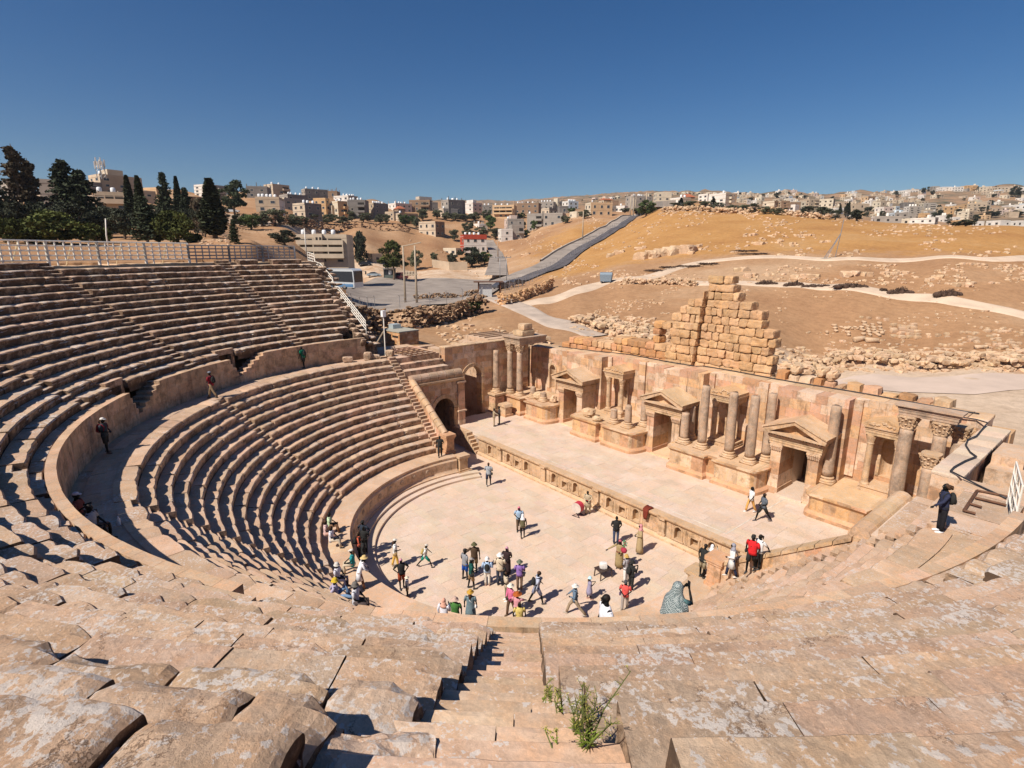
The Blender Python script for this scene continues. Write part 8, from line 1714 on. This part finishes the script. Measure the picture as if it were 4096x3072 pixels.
# bagpipe
P = onz(*O3(505, 1165), 0); q = MB(); M_ = [plain('pipe_bag_red', (.34, .03, .06), .8), plain('pipe_cloth_green', (.04, .25, .10), .6), WHITEP]
dd = Vector((cos(YAW), sin(YAW), 0)); c = P+dd*.08-Vector((-sin(YAW), cos(YAW), 0))*.22+Vector((0, 0, 1.22)); o = empty('bagpipe', c, 0, 'bagpipe with red bag and green tasselled pipes on the player shoulder', 'bagpipe'); q.ball((0, 0, 0), (.19, .15, .17), 12, 8); q.build('bag', M_[0], o, True)
for i, (x, zt, m_) in enumerate(((-.04, .62, 1), (.03, .55, 1), (.09, .48, 2))): m = MB(); m.tube([(x*dd.x, x*dd.y, .08), ((x+.03)*dd.x, (x+.03)*dd.y, zt)], [.018, .028], 7); m.build('pipe', M_[m_], o); m = MB(); [m.ball(((x+.02)*dd.x+.03*sin(t*2), (x+.02)*dd.y+.03*cos(t*3), zt*(.55+.09*t)), .035, 6, 4) for t in range(5)]; m.build('tassel', M_[1 if i % 2 == 0 else 0], o)
# coat hung over the stage edge
c = ony(*O3(800, 440), YP-.2); mb = MB(); n = 7; vs = []
for i in range(9):
    for j in range(n):
        s = j/(n-1)-.5; t = i/8
        y = (.25-.45*t/.35*1.0) if t < .35 else -.22-.03*sin(j*2.2+i)
        z = .03+.02*sin(j*2+i) if t < .35 else .03-(t-.35)*1.05
        vs.append((c.x-.05+s*.5*(1-.55*t), YP-.02+y, ZS+z+.02*nz(i, j, 0)))
mb.add(vs, [(i*n+j, i*n+j+1, (i+1)*n+j+1, (i+1)*n+j) for i in range(8) for j in range(n-1)]+[((i+1)*n+j, (i+1)*n+j+1, i*n+j+1, i*n+j) for i in range(0)]); o_ = mb.build('hanging_coat', cloth((.17, .035, .022)), smooth=True); o_.modifiers.new('thick', 'SOLIDIFY').thickness = .05; tag(o_, 'dark red garment hanging over the front edge of the stage', 'garment')
# bottle in the walkway
P = onz(1320*.36166, 1700+1110*.36166, ZL-.03); mb = MB(); mb.lathe([(.05, 0), (.055, .02), (.055, .24), (.02, .30), (.02, .34), (.0, .34)], 12); b_ = mb.build('bottle', TANK, smooth=True); b_.location = P; tag(b_, 'white drinking bottle standing on the walkway beside the seated men', 'bottle')
# white grid fence round the top and down the left end
def gridfence(label, P0, P1, h, nx, ny, mat=WHITEP, brace=True, step=None, rad=.055):
    P0, P1 = Vector(P0), Vector(P1); o = empty('grid_fence', P0, 0, label, 'fence', 'white grid fence panels round the top of the seats'); d = P1-P0; up = Vector((0, 0, 1))
    m = MB()
    for i in range(ny+1): z = up*(.22+(h-.22)*i/ny); m.tube([z, d+z], rad, 5)
    m.build('rails', mat, o); m = MB()
    for i in range(nx+1): t = i/nx; m.tube([d*t+up*(.22 if i % 5 else -.3), d*t+up*h], rad*(1.0 if i % nx else 1.9), 5)
    m.build('bars', mat, o)
    if brace:
        n_ = Vector((P0.x+P1.x, P0.y+P1.y, 0)).normalized()
        for t in (.5,): m = MB(); m.tube([d*t+up*h*.95, d*t+n_*.9-up*.2], rad*.9, 5); m.build('brace', plain('cream_brace', (.56, .46, .30), .7), o)
RF = 32.95; zt = ZW+HU*NU; aa = [radians(a) for a in (183.2, 188.6, 194.0, 200.2, 206.4, 212.6, 218.8, 225.0, 231.2, 237.4)]
fl_ = ['first', 'second', 'third', 'fourth', 'fifth', 'sixth', 'seventh', 'eighth', 'ninth']
for i in range(9):
    a, b = aa[i], aa[i+1]; lo = .0 if i > 3 else 0; gridfence(fl_[i]+' white grid fence panel along the rim, counted from the wing end', (RF*cos(a), RF*sin(a), zt-.12), (RF*cos(b), RF*sin(b), zt-.12), 1.5 if i > 2 else 1.35, 6, 4, WHITEP if i > 2 else STEEL, i > 2)  # wing-end panels take darker steel, their shading put into the colour
def stair_fence(label, pts, h, name='stair_fence'):
    o = empty(name, pts[0], 0, label, 'fence'); m = MB(); r = MB()
    for a, b in zip(pts[:-1], pts[1:]):
        a, b = Vector(a)-Vector(pts[0]), Vector(b)-Vector(pts[0])
        for k in range(4): z = Vector((0, 0, h*(.25+.25*k))); m.tube([a+z, b+z], .032, 5)
        n = max(1, int((b-a).length/.5))
        for k in range(n+1): q = a.lerp(b, k/n); r.tube([q+Vector((0, 0, h*.22 if 0 < k < n else -.1)), q+Vector((0, 0, h))], .03, 5)
    m.build('rails', WHITEP, o); r.build('bars', WHITEP, o)
def fe(u, v): return ony(u, v, .35)
pts = []
for u, v, hb in ((1233, 1050, 0), (1259, 1058, 0), (1264, 1088, 0), (1284, 1096, 0), (1332, 1152, 0), (1340, 1188, 0), (1358, 1192, 0), (1465, 1330, 0)): pts.append(tuple(fe(u, v)))
stair_fence('white tube railing stepping down the left end of the upper seats', pts, 1.05)
mb = MB(); q = random.Random(12)                                         # broken masonry steps at the wing's end
for i in range(15):
    z = ZW+HU*i; x = -(RW+TU*i)
    for k in range(3): rockbox(mb, x-TU-.15+q.uniform(-.1, .1), x+q.uniform(-.05, .25), -.75+k*.65+q.uniform(-.1, .1)-.02*i, -.75+k*.65+.62, z-.75, z-q.uniform(.05, .35)-k*.16, q, bev=.07, rough=.07)
tag(mb.build('broken_wing_wall', SEATUP), 'broken stepped masonry at the left end of the upper seats', 'ruin wall')
mb = MB()
for r_, z0, z1 in ((0, 6.5, 8.55), (1, 6.5, 9.1), (2, 6.5, 9.7)): 
    x = -22.2-.2*r_
    while x > -26.5: l = q.uniform(.5, 1.0); rockbox(mb, x-l, x-.02, -.2+.6*r_-.3, .5+.6*r_-.3, z0, z1+q.uniform(-.25, .2), q, bev=.06, rough=.06); x -= l
tag(mb.build('rough_wall', SEATUP), 'rough block wall joining the walkway end to the stone hut', 'wall')
for (u, v, sx, sy, sz, lab) in ((1392, 1448, .42, .3, .4, 'low stone pair lying at the end of the walkway wall, leftmost of the loose blocks'), (1472, 1440, .32, .3, .62, 'tall rounded block standing on the far landing'), (1502, 1436, .34, .3, .35, 'squared block beside the tall rounded one on the far landing'), (1497, 1415, .32, .25, .35, 'tilted block leaning behind the tall rounded one'), (1560, 1425, .4, .25, .5, 'pink framed block with a square hollow on the far landing')):
    P = onz(u, v, ZL-.02); m = MB(); rockbox(m, -sx, sx, -sy, sy, 0, sz*1.15, q, bev=.06, rough=.05); o_ = m.build('stone_block', SEAT); o_.location = P; o_.rotation_euler = (0, 0, YAW+q.uniform(-.5, .5)); tag(o_, lab, 'stone block')
P = onz(1640, 1410, ZL+.05); o = empty('rusty_grid', P, .1, 'rusty steel grid lying on the far landing', 'steel grid'); m = MB(); [m.tube([(-2.2+.73*k, -1.3, .05), (-2.2+.73*k, 1.3, .1)], .04, 4) for k in range(7)]; [m.tube([(-2.2, -1.3+.65*k, .08), (2.2, -1.3+.65*k, .1)], .04, 4) for k in range(5)]; [m.tube([(-2.2+1.46*k, -1.3, 0), (-2.2+1.46*k, -1.3, .5)], .04, 4) for k in range(4)]; m.build('bars', RUSTM, o)
P = onz(1537, 1330, 10.2); o = empty('weather_mast', (P.x, P.y, 8.0), 0, 'white mast with small box and wooden prop beside the stone hut', 'mast'); m = MB(); m.tube([(0, 0, 0), (0, 0, 4.0)], .05, 6); m.build('pole', WHITEP, o); m = MB(); m.box(-.2, .2, -.15, .15, 3.6, 4.15); m.build('white_box', TANK, o); m = MB(); m.tube([(0, 0, 2.4), (-1.0, -.5, .9)], .06, 5); m.build('prop', WOODP, o)
# right end: frame on the ground, fence, cable
zr = ZL+.02; P = [onz(2996+x*.4973, 1500+y*.4973, zr) for x, y in ((1820, 1130), (1725, 1105), (1832, 942), (2075, 992), (1778, 1050), (1868, 1078), (1815, 1000), (2068, 1062))]
m = MB(); [m.tube([a+Vector((0, 0, .07)), b+Vector((0, 0, .07))], .05, 4) for a, b in ((P[0], P[1]), (P[1], P[2]), (P[2], P[3]), (P[4], P[5]), (P[6], P[7]))]; tag(m.build('steel_frame', RUSTM), 'brown steel frame lying on the paving at far right', 'steel frame')
a = onz(2996+2068*.4973, 1500+1062*.4973, ZL); b_ = a+Vector((.55, -2.6, 0)); stair_fence('white barred fence section at the right edge of the picture', [tuple(a), tuple(a.lerp(b_, .5)), tuple(b_)], 1.75, 'barred_fence')
m = MB(); pts = [(x, y) for x, y in ((1230, 255), (1500, 300), (1690, 335), (1830, 358), (1920, 385), (1880, 430), (1830, 490), (1760, 520), (1742, 560), (1780, 620), (1830, 655), (1740, 690), (1650, 740), (1620, 772), (1700, 812), (1850, 890), (1990, 955), (2070, 990))]
path = []
for i, (x, y) in enumerate(pts):
    if i < 5: p_ = ony(2996+x*.4973, 1500+y*.4973, 17.6) if False else onz(2996+x*.4973, 1500+y*.4973, 8.35)
    else: p_ = onz(2996+x*.4973, 1500+y*.4973, 8.27 if i < 15 else 8.18)
    path.append(p_)
m.tube(path, .035, 5); tag(m.build('black_cable', DARKM, smooth=True), 'black cable winding over the right side wall and its coping', 'cable')
m = MB(); pp = [(x, YN+1.25+.1*sin(x*.7), wtop(x)+.075) for x in np.linspace(-16, 17.5, 50)]; m.tube(pp, .04, 5); tag(m.build('black_cable', DARKM, smooth=True), 'long dark cable running along the top of the stage wall', 'cable')
# weeds on the near steps
WEED = leafmat('weed_yellow_green', (.40, .36, .075)); STEM = leafmat('weed_stem', (.13, .15, .045))
def weed(r, a, z, h, n, label, seed):
    q = random.Random(seed); P = Vector((r*cos(a), r*sin(a), z)); o = empty('weed', P, 0, label, 'weed', 'weeds on the near steps'); st_ = MB(); lf = MB()
    for i in range(n):
        top = Vector((q.gauss(0, .16)*h, q.gauss(0, .16)*h, h*q.uniform(.6, 1.0))); mid = top*.5+Vector((q.gauss(0, .03), q.gauss(0, .03), .02)); st_.tube([(q.gauss(0, .02), q.gauss(0, .02), -.03), mid, top], [.006, .005, .003], 4)
        for k in range(11):
            t = q.uniform(.3, 1); b = mid*t*2 if t < .5 else mid.lerp(top, t*2-1); d = Vector((q.gauss(0, 1), q.gauss(0, 1), q.uniform(.2, 1.3))).normalized()*h*q.uniform(.08, .2)*(1.15-t*.5)
            st_.tube([b, b+d], [.003, .002], 3, cap=False)
            for m_ in range(5): leaf(lf, b+d*q.uniform(.3, 1.1)+Vector((q.gauss(0, .008), q.gauss(0, .008), q.gauss(0, .008))), q.uniform(.003, .0065), q, 0, q.uniform(.6, 1.3))
        for k in range(8): b = mid*q.uniform(.05, .5); d = Vector((q.gauss(0, 1), q.gauss(0, 1), .5)).normalized()*.09*h/.6; lf.tube([b, b+d*.6, b+d], [.003, .004, .001], 3, (.5, .75, .5))
    st_.build('stems', STEM, o); lf.build('foliage', WEED, o)
for u, v, h_, n_, lab in ((2348, 2985, .55, 7, 'tallest yellow green weed on the near steps'), (2298, 2920, .36, 5, 'middle yellow green weed left of the tallest one'), (2244, 2850, .26, 3, 'small weed on the step behind the middle weed'), (2172, 2800, .12, 2, 'tiny upright weed at the far left of the weeds'), (2200, 2800, .22, 3, 'thin weed between the tiny one and the middle one'), (2224, 2975, .10, 2, 'tiny weed tuft at the middle of the nearest steps')):
    zz_ = 14.4
    for _ in range(9): p_ = onz(u, v, zz_); zz_ += (ZW+HU*(int((hypot(p_.x, p_.y)-RW-.06*TU)/(TU/2))*.5-.62)-zz_)*.6
    weed(hypot(p_.x, p_.y), atan2(p_.y, p_.x), zz_, h_, n_, lab, int(u))
# ---------------------------------------------------------------- the air
mb = MB(); mb.box(-2600, 2600, -2600, 2600, -70, 260); hz = mb.build('haze', []) if False else None
me = bpy.data.meshes.new('haze'); me.from_pydata([(x, y, z) for z in (-64, 210) for y in (-2400, 2450) for x in (-2400, 2450)], [], [(0, 2, 3, 1), (4, 5, 7, 6), (0, 1, 5, 4), (2, 6, 7, 3), (0, 4, 6, 2), (1, 3, 7, 5)])
hm = bpy.data.materials.new('thin_haze'); hm.use_nodes = True; N = hm.node_tree.nodes; N.remove(N['Principled BSDF']); v_ = N.new('ShaderNodeVolumePrincipled'); v_.inputs['Color'].default_value = (.80, .86, .95, 1); v_.inputs['Density'].default_value = .00011; v_.inputs['Anisotropy'].default_value = .2
hm.node_tree.links.new(v_.outputs[0], N['Material Output'].inputs['Volume']); me.materials.append(hm); o = bpy.data.objects.new('haze', me); S.collection.objects.link(o); tag(o, 'thin pale air between the theatre and the far hills', 'haze', kind='stuff')
